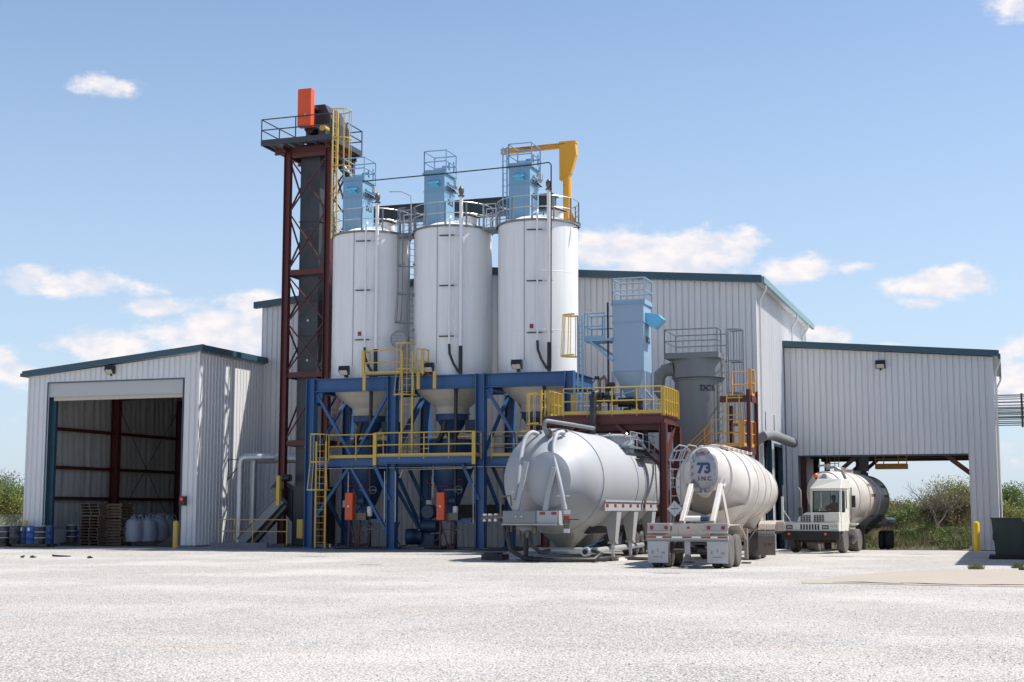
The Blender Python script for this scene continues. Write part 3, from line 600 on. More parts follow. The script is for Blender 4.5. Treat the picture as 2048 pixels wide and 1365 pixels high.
for u, lab in ((5, 'low wooden pallet under the leftmost black drums'), (52, 'low wooden pallet under the middle blue drums'), (86, 'low wooden pallet under the right end of the drum row')):
    p = at(u, 1096, 59.9); pallet(p.x, 59.95, .035, lab, 1.0, 1.0, 'pallets under the drums')
for u, yy, m, lab, bd in ((143, 62.3, m_drumk, 'black drum with white bands standing just inside the garage', True), (158, 62.6, m_drumb, 'dark blue drum left of the pallet stack inside the garage', False), (172, 63.1, m_drumb, 'blue drum half hidden behind the pallet stack', False)):
    p = at(u, 1090, yy); drum(p.x, yy, .19, m, lab, bd)
for u, yy in ((150, 62.5),): p = at(u, 1090, yy); pallet(p.x, yy + .1, .055, 'wooden pallet under the drums inside the garage', 1.2, 1.1, 'pallets under the drums')
bgrp = 'white bulk bags in the garage'
def bag(x, y, r, h, lab):
    t = thing('bulk_bag', lab, 'bag', (x, y, .2), bgrp); n = 32; secs = [(0, .8), (.04, .98), (.25, 1.06), (.5, 1.05), (.72, 1.0), (.84, .93), (.92, .7), (.97, .35), (1.0, .22), (1.05, .27)]
    b = MB(); sd = random.random() * 9
    for i, (hh, k) in enumerate(secs):
        for j in range(n):
            a = 2 * math.pi * j / n; ex = 1 + .09 * abs(math.sin(2 * a)) ** 2 + .02 * math.sin(7 * a + sd + hh * 4); b.v.append((x + math.cos(a) * r * k * ex, y + math.sin(a) * r * k * ex, .2 + hh * h + .015 * math.sin(5 * a + sd)))
    for i in range(len(secs) - 1):
        for j in range(n): b.f.append((i * n + j, i * n + (j + 1) % n, (i + 1) * n + (j + 1) % n, (i + 1) * n + j))
    b.f.append(tuple(range(n))); b.build('sack', m_bag, t, True)
    for k in range(4):
        a = math.pi / 4 + k * math.pi / 2; ca, sa = math.cos(a), math.sin(a)
        MB().tube([(x + ca * r, y + sa * r, .2 + h * .7), (x + ca * r * 1.0, y + sa * r * 1.0, .2 + h * .98), (x + ca * r * .8, y + sa * r * .8, .2 + h * 1.12), (x + ca * r * .45, y + sa * r * .6, .2 + h * 1.08), (x + ca * r * .7, y + sa * r * .95, .2 + h * .86)], .022, 6).build('lifting_loop', m_bag, t, True)
for u, yy, r, h, lab in ((264, 63.0, .50, 1.25, 'white bulk bag nearest the pallet stacks, leftmost of the bag row'), (293, 63.7, .47, 1.22, 'second white bulk bag from the pallet stacks'), (315, 64.9, .47, 1.3, 'third white bulk bag, set further back in the garage'), (334, 66.2, .45, 1.25, 'rearmost white bulk bag by the right jamb of the garage')):
    p = at(u, 1090, yy); bag(p.x, yy, r, h, lab)
MB_ = MB().prism([(-38.6, 62.0, .06), (-40.2, 62.0, .06), (-38.6, 62.0, 1.1)], (0, .5, 0)); solo(MB_, 'loading_ramp', m_black, 'black wedge-shaped ramp in front of the bulk bags', 'ramp')
b = MB(); b.prism([(-45.9 + .9, 62.3, .06), (-44.9, 61.9, .06), (-44.6, 62.5, .1), (-44.7, 62.4, .62), (-45.1, 62.4, .4)], (0, .4, 0)); solo(b, 'plastic_wrap', mat('plastic', (.2, .22, .25), .3, 0, .3, 5, bump=.8, bscale=12), 'heap of clear plastic wrap beside the drums inside the garage', 'wrapping')

# ---------------------------------------------------------------- silo frame
SX = [-28.7, -24.45, -20.2]; SY = 62.1; SR = 1.86
FXs = [-30.8, -26.62, -22.28, -18.1]; FY0, FY1 = 60.15, 64.1
fr = thing('silo_support_frame', 'royal blue steel frame carrying the three white silos', 'steel frame', (-24.5, 62, 0))
for yy in (FY0, FY1):
    for x in FXs:
        MB().ibeam((x, yy, .05), (x, yy, 7.97 if yy == FY0 else 7.3), .42, .42, .035, up=(1, 0, 0)).build('column', m_blue, fr)
        MB().box(x - .3, x + .3, yy - .3, yy + .3, .05, .12).build('base_plate', m_blue, fr)
    for i in range(3):
        MB().ibeam((FXs[i] + .24, yy, 7.64), (FXs[i + 1] - .24, yy, 7.64), .32, .62, .035).build('main_beam', m_blue, fr)
        MB().ibeam((FXs[i] + .24, yy, 4.02), (FXs[i + 1] - .24, yy, 4.02), .2, .36, .025).build('deck_beam', m_blue, fr)
        for z0, z1 in ((4.25, 7.25), ):
            xm = (FXs[i] + FXs[i + 1]) / 2
            if i != 1: MB().bar((FXs[i] + .25, yy + .02, z1), (xm + .05, yy + .02, z0), .13, .13).build('brace', m_blue, fr)
            if i == 0: MB().bar((FXs[i + 1] - .25, yy + .03, z1), (xm + .15, yy + .03, z0), .13, .13).build('brace', m_blue, fr)
        xm = (FXs[i] + FXs[i + 1]) / 2
        if i == 0:
            MB().bar((xm - .1, yy, 3.8), (FXs[0] + .3, yy, 1.5), .13, .13).build('brace', m_blue, fr); MB().bar((xm, yy, 3.8), (FXs[1] - .3, yy, .9), .13, .13).build('brace', m_blue, fr)
        if i > 0: MB().bar((FXs[i] - .85, yy - .1, 3.9), (FXs[i] - .1, yy - .05, 2.3), .15, .15).build('brace', m_blue, fr)
for x in FXs:
    MB().ibeam((x, FY0 + .3, 7.64), (x, FY1 - .3, 7.64), .32, .6, .035).build('cross_beam', m_blue, fr)
    MB().ibeam((x, FY0 + .3, 4.02), (x, FY1 - .3, 4.02), .2, .34).build('cross_beam', m_blue, fr)
    MB().bar((x, FY0 + .3, 4.3), (x, FY1 - .3, 7.2), .13, .13).build('brace', m_blue, fr); MB().bar((x, FY0 + .3, 3.7), (x, FY1 - .3, .8), .13, .13).build('brace', m_blue, fr)
for i in range(1, 3):
    for sx_ in (-1, 1):
        bb = MB()
        for k in range(5):
            for c_ in (0, 1): xx = FXs[i] + sx_ * (.3 + c_ * .12); bb.cyl((xx, FY0 - .03, 7.42 + k * .11), (xx, FY0 + .0, 7.42 + k * .11), .028, 8)
        bb.build('bolts', m_black, fr, kind='stuff')
for i in (0, 1, 2):
    b = MB(); b.prism([(FXs[i] + .22, FY0, 7.3), (FXs[i] + .55, FY0, 7.3), (FXs[i] + .55, FY0, 7.05), (FXs[i] + .4, FY0, 6.85), (FXs[i] + .22, FY0, 6.85)], (0, .03, 0)); b.build('gusset', m_blue, fr)
# mid deck
deck = thing('mid_level_walkway', 'yellow railed walkway at mid height through the blue silo frame', 'walkway', (-24.4, 60, 4.2))
MB().box(FXs[0] + .2, FXs[3] - .2, FY0 + .35, FY1 - .2, 4.2, 4.24).build('grating', m_galvd, deck)
x0, x1 = at(750, 905, 59.0).x, at(948, 905, 59.0).x
MB().box(x0, x1, 58.95, FY0 - .2, 4.2, 4.24).build('grating', m_galvd, deck); MB().ibeam((x0, 59.05, 4.05), (x1, 59.05, 4.05), .15, .28).build('edge_beam', m_blue, deck)
guard(deck, [(x0, FY0 - .25, 4.22), (x0, 59.0, 4.22), (x1, 59.0, 4.22), (x1, FY0 - .25, 4.22)], 1.08, m_yel, 1.25, .03, tm=m_yel, square=True)
guard(deck, [(FXs[0] + 1.05, FY0 - .24, 4.22), (x0, FY0 - .24, 4.22)], 1.08, m_yel, 1.4, .03)
guard(deck, [(x1 + .5, FY0 - .24, 4.22), (FXs[3], FY0 - .24, 4.22)], 1.08, m_yel, 1.4, .025)
guard(deck, [(FXs[0] + .3, FY1 - .3, 4.24), (FXs[3] - .3, FY1 - .3, 4.24)], 1.08, m_yel, 1.5, .025)
for x in (x0, x1): MB().bar((x, 58.98, 3.85), (x, 58.98, 5.3), .16, .1).build('corner_post', m_yel, deck)
lx = at(639, 1000, 59.5).x
ladder('caged_ladder', 'yellow caged ladder from the ground at the left end of the blue frame', (lx, 59.6, 0), .1, 5.0, m_yel, cage=(2.75, 5.3), w=.5, r=.04, cr=.42, flare=.25, group='yellow caged ladders')
lx = at(803, 850, 58.9).x
ladder('caged_ladder', 'yellow caged ladder between the mid walkway and the small upper landing', (lx, 59.5, 0), 4.25, 9.0, m_yel, cage=(7.0, 9.35), w=.52, r=.04, cr=.42, flare=.25, group='yellow caged ladders')
ld = thing('upper_landing', 'small yellow railed landing on the blue beam between left and middle silos', 'platform', (lx, 59.9, 8.1))
xa, xb = at(730, 750, 59.8).x, at(848, 750, 59.8).x
MB().box(xa, xb, 59.6, 60.4, 8.02, 8.06).build('grating', m_galvd, ld)
guard(ld, [(xa, 60.3, 8.04), (xa, 59.65, 8.04), (lx - .35, 59.65, 8.04)], 1.1, m_yel, 1.3, .028); guard(ld, [(lx + .4, 59.65, 8.04), (xb, 59.65, 8.04), (xb, 60.3, 8.04)], 1.1, m_yel, 1.0, .028)
for x in (xa + .05, lx + .5, lx + 1.3): MB().bar((x, 59.62, 7.3), (x, 59.62, 8.1), .15, .06).build('hanger', m_yel, ld)
for x, h in ((xa, 9.15), (xb, 9.15)): MB().bar((x, 59.62, 8.0), (x, 59.62, h), .14, .08).build('corner_post', m_yel, ld)

# ---------------------------------------------------------------- silos
names = ['left', 'middle', 'right']
for i, cx in enumerate(SX):
    zt = 14.9
    s = thing('white_silo', 'tall white cylindrical silo, %s of the three on the blue frame' % names[i], 'silo', (cx, SY, 8), 'white silos')
    prof = [(.95, 6.55), (1.55, 7.35), (SR, 7.97)]
    prof += [(SR, 7.98)]
    for z in (9.9, 12.6): MB().lathe([(SR, z - .012), (SR + .006, z), (SR, z + .012)], (cx, SY, 0), 72, cap=False).build('weld_seam', m_silo, s, True)
    prof += [(SR, zt), (SR - .06, zt + .05)]
    MB().lathe(prof[3:], (cx, SY, 0), 72, cap=False).build('shell', m_silo, s, True)
    MB().lathe([(SR - .06, zt + .04), (1.2, zt + .35), (.5, zt + .48), (.02, zt + .5)], (cx, SY, 0), 48).build('roof', m_silo, s, True)
    MB().lathe([(SR + .07, zt + .0), (SR + .07, zt + .09), (SR - .02, zt + .09), (SR - .02, zt)], (cx, SY, 0), 48, cap=False).build('rim_angle', m_galvd, s, True)
    MB().lathe([(SR + .05, 7.95), (1.62, 7.3), (.82, 6.62), (.78, 6.35), (.86, 6.34), (.86, 6.28), (.6, 6.28)], (cx, SY, 0), 48).build('cone', m_cone, s, True)
    bx = MB(); bx.lathe([(.78, 6.27), (.78, 6.0), (.70, 5.98), (.22, 5.2), (.22, 4.9)], (cx, SY, 0), 24); bx.build('discharge_cone', m_hopb, s, True)
    MB().box(cx + .75, cx + 1.5, SY - .3, SY + .3, 5.4, 6.0).build('vibrator_box', m_blued, s)
    # guardrail round the roof
    ring = [(cx + math.cos(R(a)) * (SR + .05), SY + math.sin(R(a)) * (SR + .05)) for a in range(-200, 160, 10)]
    for k, h in enumerate((1.08, .56)): MB().tube([(x, y, zt + .08 + h) for x, y in ring], .024, 6, closed=True).build('top_rail' if k == 0 else 'mid_rail', m_galv, s, True)
    for x, y in ring[::3]: MB().bar((x, y, zt), (x, y, zt + 1.16), .06, .05).build('post', m_galvd, s)
    # fill pipes down the front
    ang = R(-90 + 19)
    def sp_(dx, off, z): a = math.asin(dx / (SR + off)); return (cx + math.sin(a) * (SR + off), SY - math.cos(a) * (SR + off), z)
    MB().tube([sp_(.03 + .55, .14, 9.35), sp_(.58, .14, zt + .25), (cx + .5, SY - 1.6, zt + .5), (cx + .1, SY - 1.0, zt + .55)], .045, 8).build('fill_pipe', m_silo, s, True)
    MB().tube([sp_(1.08, .2, 9.3), sp_(1.08, .2, zt + 1.35)], .085, 10).build('vent_pipe', m_silo, s, True)
    vc = sp_(1.08, .2, zt + 1.35); MB().lathe([(.13, 0), (.16, .06), (.08, .1), (.12, .2), (.14, .35), (.05, .5), (.02, .52)], vc, 12).build('vent_cap', m_steelr, s, True)
    a = sp_(1.08, .2, 8.0); MB().tube([a, sp_(1.08, .2, 9.3)], .09, 10).build('lower_pipe', m_black, s, True)
    a = [sp_(.58, .14, 9.38), sp_(.62, .2, 8.95), sp_(.8, .26, 8.5), sp_(1.0, .2, 8.1)]; MB().tube(a, .06, 10).build('flex_hose', m_hose, s, True)
    for z in (9.75, 12.1, 14.45):
        MB().bar(sp_(.1, .12, z), sp_(.8, .16, z), .05, .05).build('pipe_clamp', m_black, s); MB().bar(sp_(.8, .17, z), sp_(1.25, .26, z), .04, .04).build('pipe_clamp', m_galv, s)
    if i != 1: p = sp_(.28, .01, 10.05); MB().box(p[0] - .085, p[0] + .085, p[1] - .01, p[1] + .01, p[2] - .1, p[2] + .1).build('red_placard', m_redlens, s)
    MB().tube([sp_(-.05, .03, 8.5), sp_(-.05, .03, zt + 1.0)], .012, 5).build('conduit', m_galvd, s)
    # hatch, blower duct on roof
    MB().lathe([(.32, zt + .3), (.32, zt + .62), (.36, zt + .62), (.36, zt + .68), (.01, zt + .72)], (cx + 1.0, SY - .3, 0), 20).build('roof_hatch', m_silo, s, True)
    MB().tube([(cx + .75, SY - 1.1, zt + .62), (cx + 1.1, SY - .9, zt + .7), (cx + 1.5, SY - .5, zt + .6)], .06, 8).build('roof_hose', m_black, s, True)
    floodlight(cx - .25, FY0 - .28, 8.28, 'black box floodlight on the blue beam below the %s silo' % names[i])

    # weigh hopper below
    hp = thing('weigh_hopper', 'blue weigh hopper with pipework hanging below the %s silo' % names[i], 'hopper', (cx, SY - .1, 3.9), 'blue weigh hoppers')
    MB().lathe([(1.0, 5.1), (1.05, 5.1), (1.05, 3.75), (.95, 3.5), (.42, 2.15), (.3, 1.95), (.3, 1.75)], (cx, SY - .1, 0), 28).build('hopper_body', m_hopb, hp, True)
    MB().box(cx - .35, cx + .35, SY - .4, SY + .2, 1.35, 1.75).build('valve_body', m_blued, hp)
    MB().lathe([(.17, 1.95), (.17, 2.28), (.1, 2.3)], (cx - .75, SY - .9, 0), 14).build('filter_canister', m_cone, hp, True)
    MB().tube([(cx + .82, FY0 + .3, .1), (cx + .82, FY0 + .3, 7.8)], .085, 10).build('riser_pipe', m_black, hp, True)
    MB().tube([(cx + .82, FY0 + .3, .1), (cx + .82, FY0 + .25, .3), (cx + .3, FY0 + .2, .18), (cx - .6, FY0 + .1, .16)], .07, 8).build('floor_hose', m_hose, hp, True)
    MB().lathe([(.11, 1.55), (.13, 1.6), (.13, 1.95), (.11, 2.0)], (cx + .82, FY0 + .3, 0), 14).build('coupling', m_white, hp, True)
    for zz, rr in ((.95, .2), (2.75, .3)):
        MB().tube([(cx + .82 + math.cos(t_ * math.pi / 8) * .17 + .2 * (zz > 2), FY0 + .18, zz + math.sin(t_ * math.pi / 8) * .17) for t_ in range(16)], .015, 6, closed=True).build('valve_wheel', m_galvd, hp, True)
        MB().bar((cx + .3, FY0 + .25, zz), (cx + 1.2, FY0 + .25, zz), .06, .06).build('valve_stem', m_steelr, hp)
    MB().tube([(cx - .9, SY - 1.1, 3.2), (cx - .5, SY - 1.2, 2.95), (cx + .2, SY - 1.2, 2.9), (cx + .9, SY - 1.1, 3.25)], .025, 6).build('air_line', m_redlens, hp, True)
    MB().tube([(cx - .2, FY0 + .1, 2.4), (cx - .2, FY0 + .1, 3.9)], .022, 6).build('conduit', m_galv, hp, True)
    MB().tube([(cx + .2, SY - 1.4, 5.9), (cx + .1, SY - 1.5, 5.3), (cx - .2, SY - 1.3, 4.9)], .12, 10).build('dust_hose', m_hose, hp, True)
    MB().box(cx + .45, cx + 1.6, FY0 + .25, FY0 + .37, 1.28, 1.42).build('pipe_bracket', m_blue, hp)
    if i < 2:
        cb_ = thing('drive_guard_cabinet', 'tall orange drive guard box on red legs below the %s silo' % names[i], 'cabinet', (cx - .55, FY0, 0), 'orange drive guards')
        u = (700, 883)[i]; p = at(u, 1015, FY0 - .1); xx = p.x
        MB().box(xx - .19, xx + .19, FY0 - .25, FY0 + .05, 1.38, 2.62).build('guard_box', m_ora, cb_, bev=.015)
        MB().cyl((xx, FY0 - .28, 2.0), (xx, FY0 - .25, 2.0), .05, 10).build('inspection_port', m_galv, cb_)
        for dx in (-.1, .42): MB().bar((xx + dx, FY0 + .0, .08), (xx + dx, FY0 + .05, 1.4), .07, .07).build('leg', m_red, cb_)
        MB().bar((xx - .1, FY0 + .05, 1.3), (xx + .3, FY0 + .05, .1), .05, .05).build('brace', m_red, cb_)
        MB().cyl((xx + .22, FY0 + .2, 2.25), (xx + .6, FY0 + .2, 2.25), .17, 14).build('motor', m_blued, cb_, True)
        MB().box(xx + .2, xx + .75, FY0, FY0 + .5, 1.38, 1.7).build('motor_base', m_steelr, cb_)

    # dust collector on top
    dn = ('DC1', 'DC2', 'DC3')[i]; ux = (689, 862, 1041)[i]; X0 = cx - 1.12; X1 = cx - .08; Y0 = 61.15; Y1 = 62.45; ZB, ZT = zt + .3, 17.66
    d = thing('dust_collector', 'light blue square dust collector marked %s with railed top on the %s silo' % (dn, names[i]), 'dust collector', ((X0 + X1) / 2, 61.9, ZB), 'light blue silo dust collectors')
    MB().box(X0 - .03, X1 + .03, Y0 - .03, Y1 + .03, ZB - .3, ZB).build('base_skirt', m_silo, d); MB().box(X0, X1, Y0, Y1, ZB, 16.8).build('lower_housing', m_lblue, d)
    MB().box(X0 - .03, X1 + .03, Y0 - .03, Y1 + .03, 16.8, 16.84).build('flange', m_lblue, d); MB().box(X0, X1, Y0, Y1, 16.84, ZT).build('upper_housing', m_lblue, d)
    MB().box(X0 - .08, X1 + .08, Y0 - .08, Y1 + .08, ZT, ZT + .06).build('roof_plate', m_lblue, d)
    b = MB(); b.prism([(X0 + .3, Y0, 17.35), (X0 + .3, Y0 - .35, 17.1), (X0 + .3, Y0 - .35, 17.22), (X0 + .3, Y0, 17.0)], (.5, 0, 0)); b.build('outlet_hood', m_lblue2, d)
    text(dn, .34, 'lettering', m_ink, d, (X1 + .012, Y0 + .75, 16.35), RIGHT, .004, .006)
    for k in range(5): MB().tube([(X1 + .02, Y0 + .25 + k * .22, 17.1), (X1 + .2, Y0 + .25 + k * .22, 16.88), (X1 + .22, Y0 + .25 + k * .22, 16.92), (X1 + .04, Y0 + .25 + k * .22, 16.88)], .025, 6).build('pulse_valve', m_black, d, True)
    MB().cyl((X1 + .14, Y0 + .1, 17.16), (X1 + .14, Y1 - .1, 17.16), .07, 10).build('air_header', m_lblue, d, True)
    MB().box(X1 + .18, X1 + .32, Y1 - .6, Y1 - .3, 17.15, 17.45).build('control_box', m_galv, d)
    zz = ZT + .06
    guard(d, [(X0, Y0, zz), (X1 + .08, Y0, zz), (X1 + .08, Y1, zz), (X0, Y1, zz), (X0, Y0, zz)], 1.05, m_lblue, 1.7, .03, toe=True)
    for xx in (X1 - .25, X1 + .0): MB().bar((xx, Y1 - .1, zz), (xx, Y1 - .1, zz + .75), .06, .06).build('ladder_handle', m_lblue, d)
    for k in (0, 1): MB().bar((X0 + .45 + .35 * k, Y1 - .05, zz), (X0 + .45 + .35 * k, Y1 - .05, zz + .6), .05, .05).build('gate_bar', m_lblue, d)
    MB().bar((X0 + .45, Y1 - .05, zz + .58), (X0 + .8, Y1 - .05, zz + .58), .05, .05).build('gate_bar', m_lblue, d)
    if i == 2:
        for k in range(2): MB().bar((X0 - .1 - k * .2, Y0 + .05, 15.4), (X0 - .1 - k * .2, Y0 + .05, 18.65), .06, .05).build('ladder_rail', m_lblue, d)
        rb = MB()
        for k in range(11): rb.bar((X0 - .1, Y0 + .05, 15.6 + k * .3), (X0 - .3, Y0 + .05, 15.6 + k * .3), .025, .025)
        rb.build('ladder_rungs', m_lblue, d, kind='stuff')

# compressed air line across the collectors, then down the right silo
pts = [(SX[0] + .05, 60.85, 17.5), (SX[1], 60.85, 17.55), (SX[2] + .2, 60.75, 17.6), (SX[2] + 1.05, 60.5, 17.58), (SX[2] + 1.22, 60.3, 17.4), (SX[2] + 1.22, 60.15, 8.1)]
solo(MB().tube(pts, .03, 8), 'air_pipe', m_black, 'thin black pipe running across the three silo tops and down the right silo', 'pipe', smooth=True)
# catwalks between silos
for i in (0, 1):
    xa, xb = SX[i] + SR - .05, SX[i + 1] - SR + .05
    cw = thing('silo_catwalk', 'short grey railed catwalk between the %s and %s silos' % (names[i], names[i + 1]), 'catwalk', ((xa + xb) / 2, 61.9, 14.9), 'catwalks between silo tops')
    MB().box(xa, xb, 61.3, 62.3, 14.8, 14.94).build('grating', m_galvd, cw)
    guard(cw, [(xa, 61.3, 14.94), (xb, 61.3, 14.94)], 1.1, m_galv, .5, .025, toe=False); guard(cw, [(xa - .2, 62.3, 14.94), (xb + .2, 62.3, 14.94)], 1.1, m_galv, .5, .025, toe=False)
# right silo edge bracket
MB_ = MB().tube([(SX[2] + SR, 61.6, 15.2), (SX[2] + SR + .35, 61.6, 14.7), (SX[2] + SR, 61.6, 14.7)], .02, 6); solo(MB_, 'edge_bracket', m_black, 'thin black triangular bracket at the right rim of the right silo', 'bracket')
# grey caged ladder between the left and middle silos
lx = at(823, 600, 60.9).x
gl = ladder('caged_ladder', 'grey caged ladder climbing between the left and middle silos', (lx, 61.0, 0), 8.1, 15.3, m_galvd, side=(.35, .94, 0), out=(-.94, .0, 0), cage=(10.6, 16.0), w=.42, r=.03, cr=.42, nbar=7, flare=.15)
for z in (8.6, 10.2, 11.8, 13.3, 14.8): MB().box(lx, lx + .55, 61.0, 61.06, z, z + .08).build('wall_bracket', m_galvd, gl)
# round perforated plate
b = MB(); pc = at(797, 679, 60.5); n = 28; b.lathe([(.42, 0), (.42, .02)], (pc.x, 60.5, pc.z), n, 'y')
pp = thing('perforated_disc', 'round perforated grey guard plate at the foot of the grey ladder cage', 'plate', (pc.x, 60.5, pc.z)); b.build('plate', m_galvd, pp)
hb = MB()
for i in range(-5, 6):
    for j in range(-5, 6):
        if i * i + j * j < 24: hb.cyl((pc.x + i * .075 + (j % 2) * .037, 60.49, pc.z + j * .07), (pc.x + i * .075 + (j % 2) * .037, 60.497, pc.z + j * .07), .022, 6)
hb.build('holes', m_galv, pp, kind='stuff')

# ---------------------------------------------------------------- conveyor truss and jib crane
cv = thing('top_conveyor', 'long dark grey covered conveyor behind the silo tops', 'conveyor', (-25.5, 65, 16))
MB().box(-31.1, -20.2, 64.2, 65.0, 16.25, 16.95).build('conveyor_box', m_dgrey, cv); MB().box(-31.15, -20.1, 64.1, 65.1, 16.95, 17.0).build('cover', m_dgrey, cv)
MB().box(-31.1, -20.2, 64.15, 64.25, 16.05, 16.2).build('side_channel', m_galvd, cv)
for x in (-30.4, -26.6, -22.4): MB().box(x - .15, x + .15, 64.3, 64.6, 12.6, 16.05).build('support_post', m_galvd, cv)
for cx in SX: MB().tube([(cx + .4, 64.3, 16.2), (cx + .4, 63.6, 15.9), (cx + .2, 62.9, 15.5)], .16, 10).build('drop_chute', m_galv, cv, True)
jb = thing('jib_crane', 'amber yellow jib crane with long arm on the right silo', 'crane', (SX[2] + 1.3, 62.6, 15.4))
jx = SX[2] + 1.28; jy = 62.6
MB().lathe([(.20, 15.0), (.20, 17.3)], (jx, jy, 0), 20).build('mast', m_yelj, jb, True)
b = MB(); b.prism([(jx - .35, jy - .12, 17.2), (jx - .35, jy - .12, 18.9), (jx + .42, jy - .12, 19.0), (jx + .48, jy - .12, 18.4), (jx + .2, jy - .12, 17.5), (jx - .0, jy - .12, 17.2)], (0, .3, 0)); b.build('head_plate', m_yelj, jb)
b = MB(); b.ibeam((jx - .3, jy, 18.87), (jx - 3.3, jy, 18.83), .2, .24, .02); b.build('arm', m_yelj, jb); MB().box(jx - .35, jx + .46, jy - .16, jy + .22, 18.95, 19.04).build('top_plate', m_yelj, jb)
for k in range(4): a = k * math.pi / 2 + .4; b = MB(); b.prism([(jx, jy, 15.1), (jx + math.cos(a) * .42, jy + math.sin(a) * .42, 15.1), (jx + math.cos(a) * .2, jy + math.sin(a) * .2, 15.7), (jx, jy, 15.7)], (.015, .015, 0)); b.build('base_gusset', m_yelj, jb)
MB().lathe([(.62, 14.95), (.62, 15.12), (.3, 15.14)], (jx, jy, 0), 20).build('base_plate', m_black, jb)
text('2 TON', .2, 'lettering', m_redlens, jb, (jx - 2.0, jy - .112, 18.85), FRONT, .003)
MB().tube([(jx - .25, jy, 18.7), (jx - .25, jy, 17.6)], .012, 5).build('hoist_cable', m_black, jb)

# ---------------------------------------------------------------- bucket elevator tower
tw = thing('bucket_elevator_tower', 'tall dark red lattice tower with dark grey elevator leg', 'elevator tower', (-32.6, 64, 0))
TX0, TX1, TY0, TY1 = -33.75, -31.45, 62.9, 65.4; TZ = 19.87
for y in (TY0, TY1):
    for x in (TX0, TX1): MB().ibeam((x, y, .05), (x, y, TZ), .3, .34, .03, up=(1, 0, 0)).build('column', m_red, tw); MB().box(x - .35, x + .35, y - .35, y + .35, .05, .2).build('footing', m_concg, tw)
lv = [.8, 5.12, 8.5, 13.65, 19.67]
for j in range(len(lv)):
    z = lv[j]
    for y in (TY0, TY1):
        if z > 1: MB().bar((TX0 + .2, y, z), (TX1 - .2, y, z), .12, .26).build('girt', m_red, tw)
    for x in (TX0, TX1):
        if z > 1: MB().bar((x, TY0 + .2, z), (x, TY1 - .2, z), .12, .26).build('girt', m_red, tw)
for j in range(1, len(lv) - 1):
    za, zb = lv[j] + .2, lv[j + 1] - .2; zm = (za + zb) / 2
    for (p, q) in (((TX0, TY0), (TX1, TY0)), ((TX0, TY1), (TX1, TY1)), ((TX0, TY0), (TX0, TY1)), ((TX1, TY0), (TX1, TY1))):
        hx = p[0] == q[0]; s0, s1 = ((.0, .2) if hx else (.18, 0)), None
        for (a, c) in ((za, zm), (zm, za)) if j >= 2 else ((za, zb), ):
            MB().bar((p[0] + (0 if hx else .15), p[1] + (.15 if hx else -.02), a), (q[0] - (0 if hx else .15), q[1] - (.15 if hx else .02), c), .075, .06).build('lattice_brace', m_red, tw)
        if j >= 2:
            MB().bar((p[0] + (0 if hx else .15), p[1] + (.15 if hx else -.03), zm + .1), (q[0] - (0 if hx else .15), q[1] - (.15 if hx else .03), zb), .075, .06).build('lattice_brace', m_red, tw)
            MB().bar((p[0] + (0 if hx else .15), p[1] + (.15 if hx else -.03), zb), (q[0] - (0 if hx else .15), q[1] - (.15 if hx else .03), zm + .1), .075, .06).build('lattice_brace', m_red, tw)
lgx0, lgx1, ly0, ly1 = -33.25, -32.16, 63.3, 64.9
zs = [.6, 3.1, 5.25, 8.45, 10.5, 12.2, 13.75, 16.3, 20.3]
for a, c in zip(zs[:-1], zs[1:]):
    cs = MB().box(lgx0, lgx1, ly0, ly1, a + .012, c - .012).build('leg_casing', m_dgrey, tw); fl = MB().box(lgx0 - .05, lgx1 + .05, ly0 - .05, ly1 + .05, a - .025, a + .025).build('casing_flange', m_dgrey, tw)
bb = MB()
for zc in (10.5, 12.2):
    for k in range(11): bb.cyl((lgx0 + .1 + k * .09, ly0 - .02, zc + (.08 if zc < 11 else -.08)), (lgx0 + .1 + k * .09, ly0, zc + (.08 if zc < 11 else -.08)), .018, 6)
for k in range(14):
    for xx in (lgx0 + .08, lgx1 - .08): bb.cyl((xx, ly0 - .02, 10.65 + k * .115), (xx, ly0, 10.65 + k * .115), .018, 6)
for zc in (3.1, 5.2, 8.3, 13.5, 16.0):
    for k in range(11): bb.cyl((lgx0 + .1 + k * .09, ly0 - .02, zc - .1), (lgx0 + .1 + k * .09, ly0, zc - .1), .018, 6)
bb.build('bolts', m_galvd, tw, kind='stuff')
for z in (11.2, 9.2, 4.9, 2.4): MB().box(lgx0 + .5, lgx0 + .6, ly0 - .03, ly0, z, z + .1).build('sensor', m_galv, tw)
# top platform
PX0, PX1, PY0, PY1 = -34.87, -31.04, 62.1, 65.8; PZ = 20.33
pf = thing('tower_top_platform', 'grey railed platform overhanging the top of the red tower', 'platform', (-32.1, 63, PZ))
for a, c in (((PX0, PY0), (PX1, PY0)), ((PX1, PY0), (PX1, PY1)), ((PX1, PY1), (PX0, PY1)), ((PX0, PY1), (PX0, PY0))): MB().bar((a[0], a[1], PZ - .1), (c[0], c[1], PZ - .1), .08, .28).build('edge_channel', m_dgrey, pf)
MB().box(PX0, PX1, PY0 + .05, ly0 - .1, PZ - .03, PZ).build('grating', m_galvd, pf); MB().box(PX0, PX1, ly1 + .1, PY1, PZ - .03, PZ).build('grating', m_galvd, pf); MB().box(PX0, lgx0 - .1, ly0 - .1, ly1 + .1, PZ - .03, PZ).build('grating', m_galvd, pf); MB().box(lgx1 + .1, PX1, ly0 - .1, ly1 + .1, PZ - .03, PZ).build('grating', m_galvd, pf)
for y in (TY0, TY1): MB().ibeam((PX0 + .35, y, PZ - .42), (PX1 - .1, y, PZ - .42), .2, .3).build('support_beam', m_red, pf)
for x in (TX0, TX1 + .12): MB().ibeam((x, PY0 + .2, PZ - .4), (x, PY1 - .2, PZ - .4), .15, .26).build('support_beam', m_red, pf)
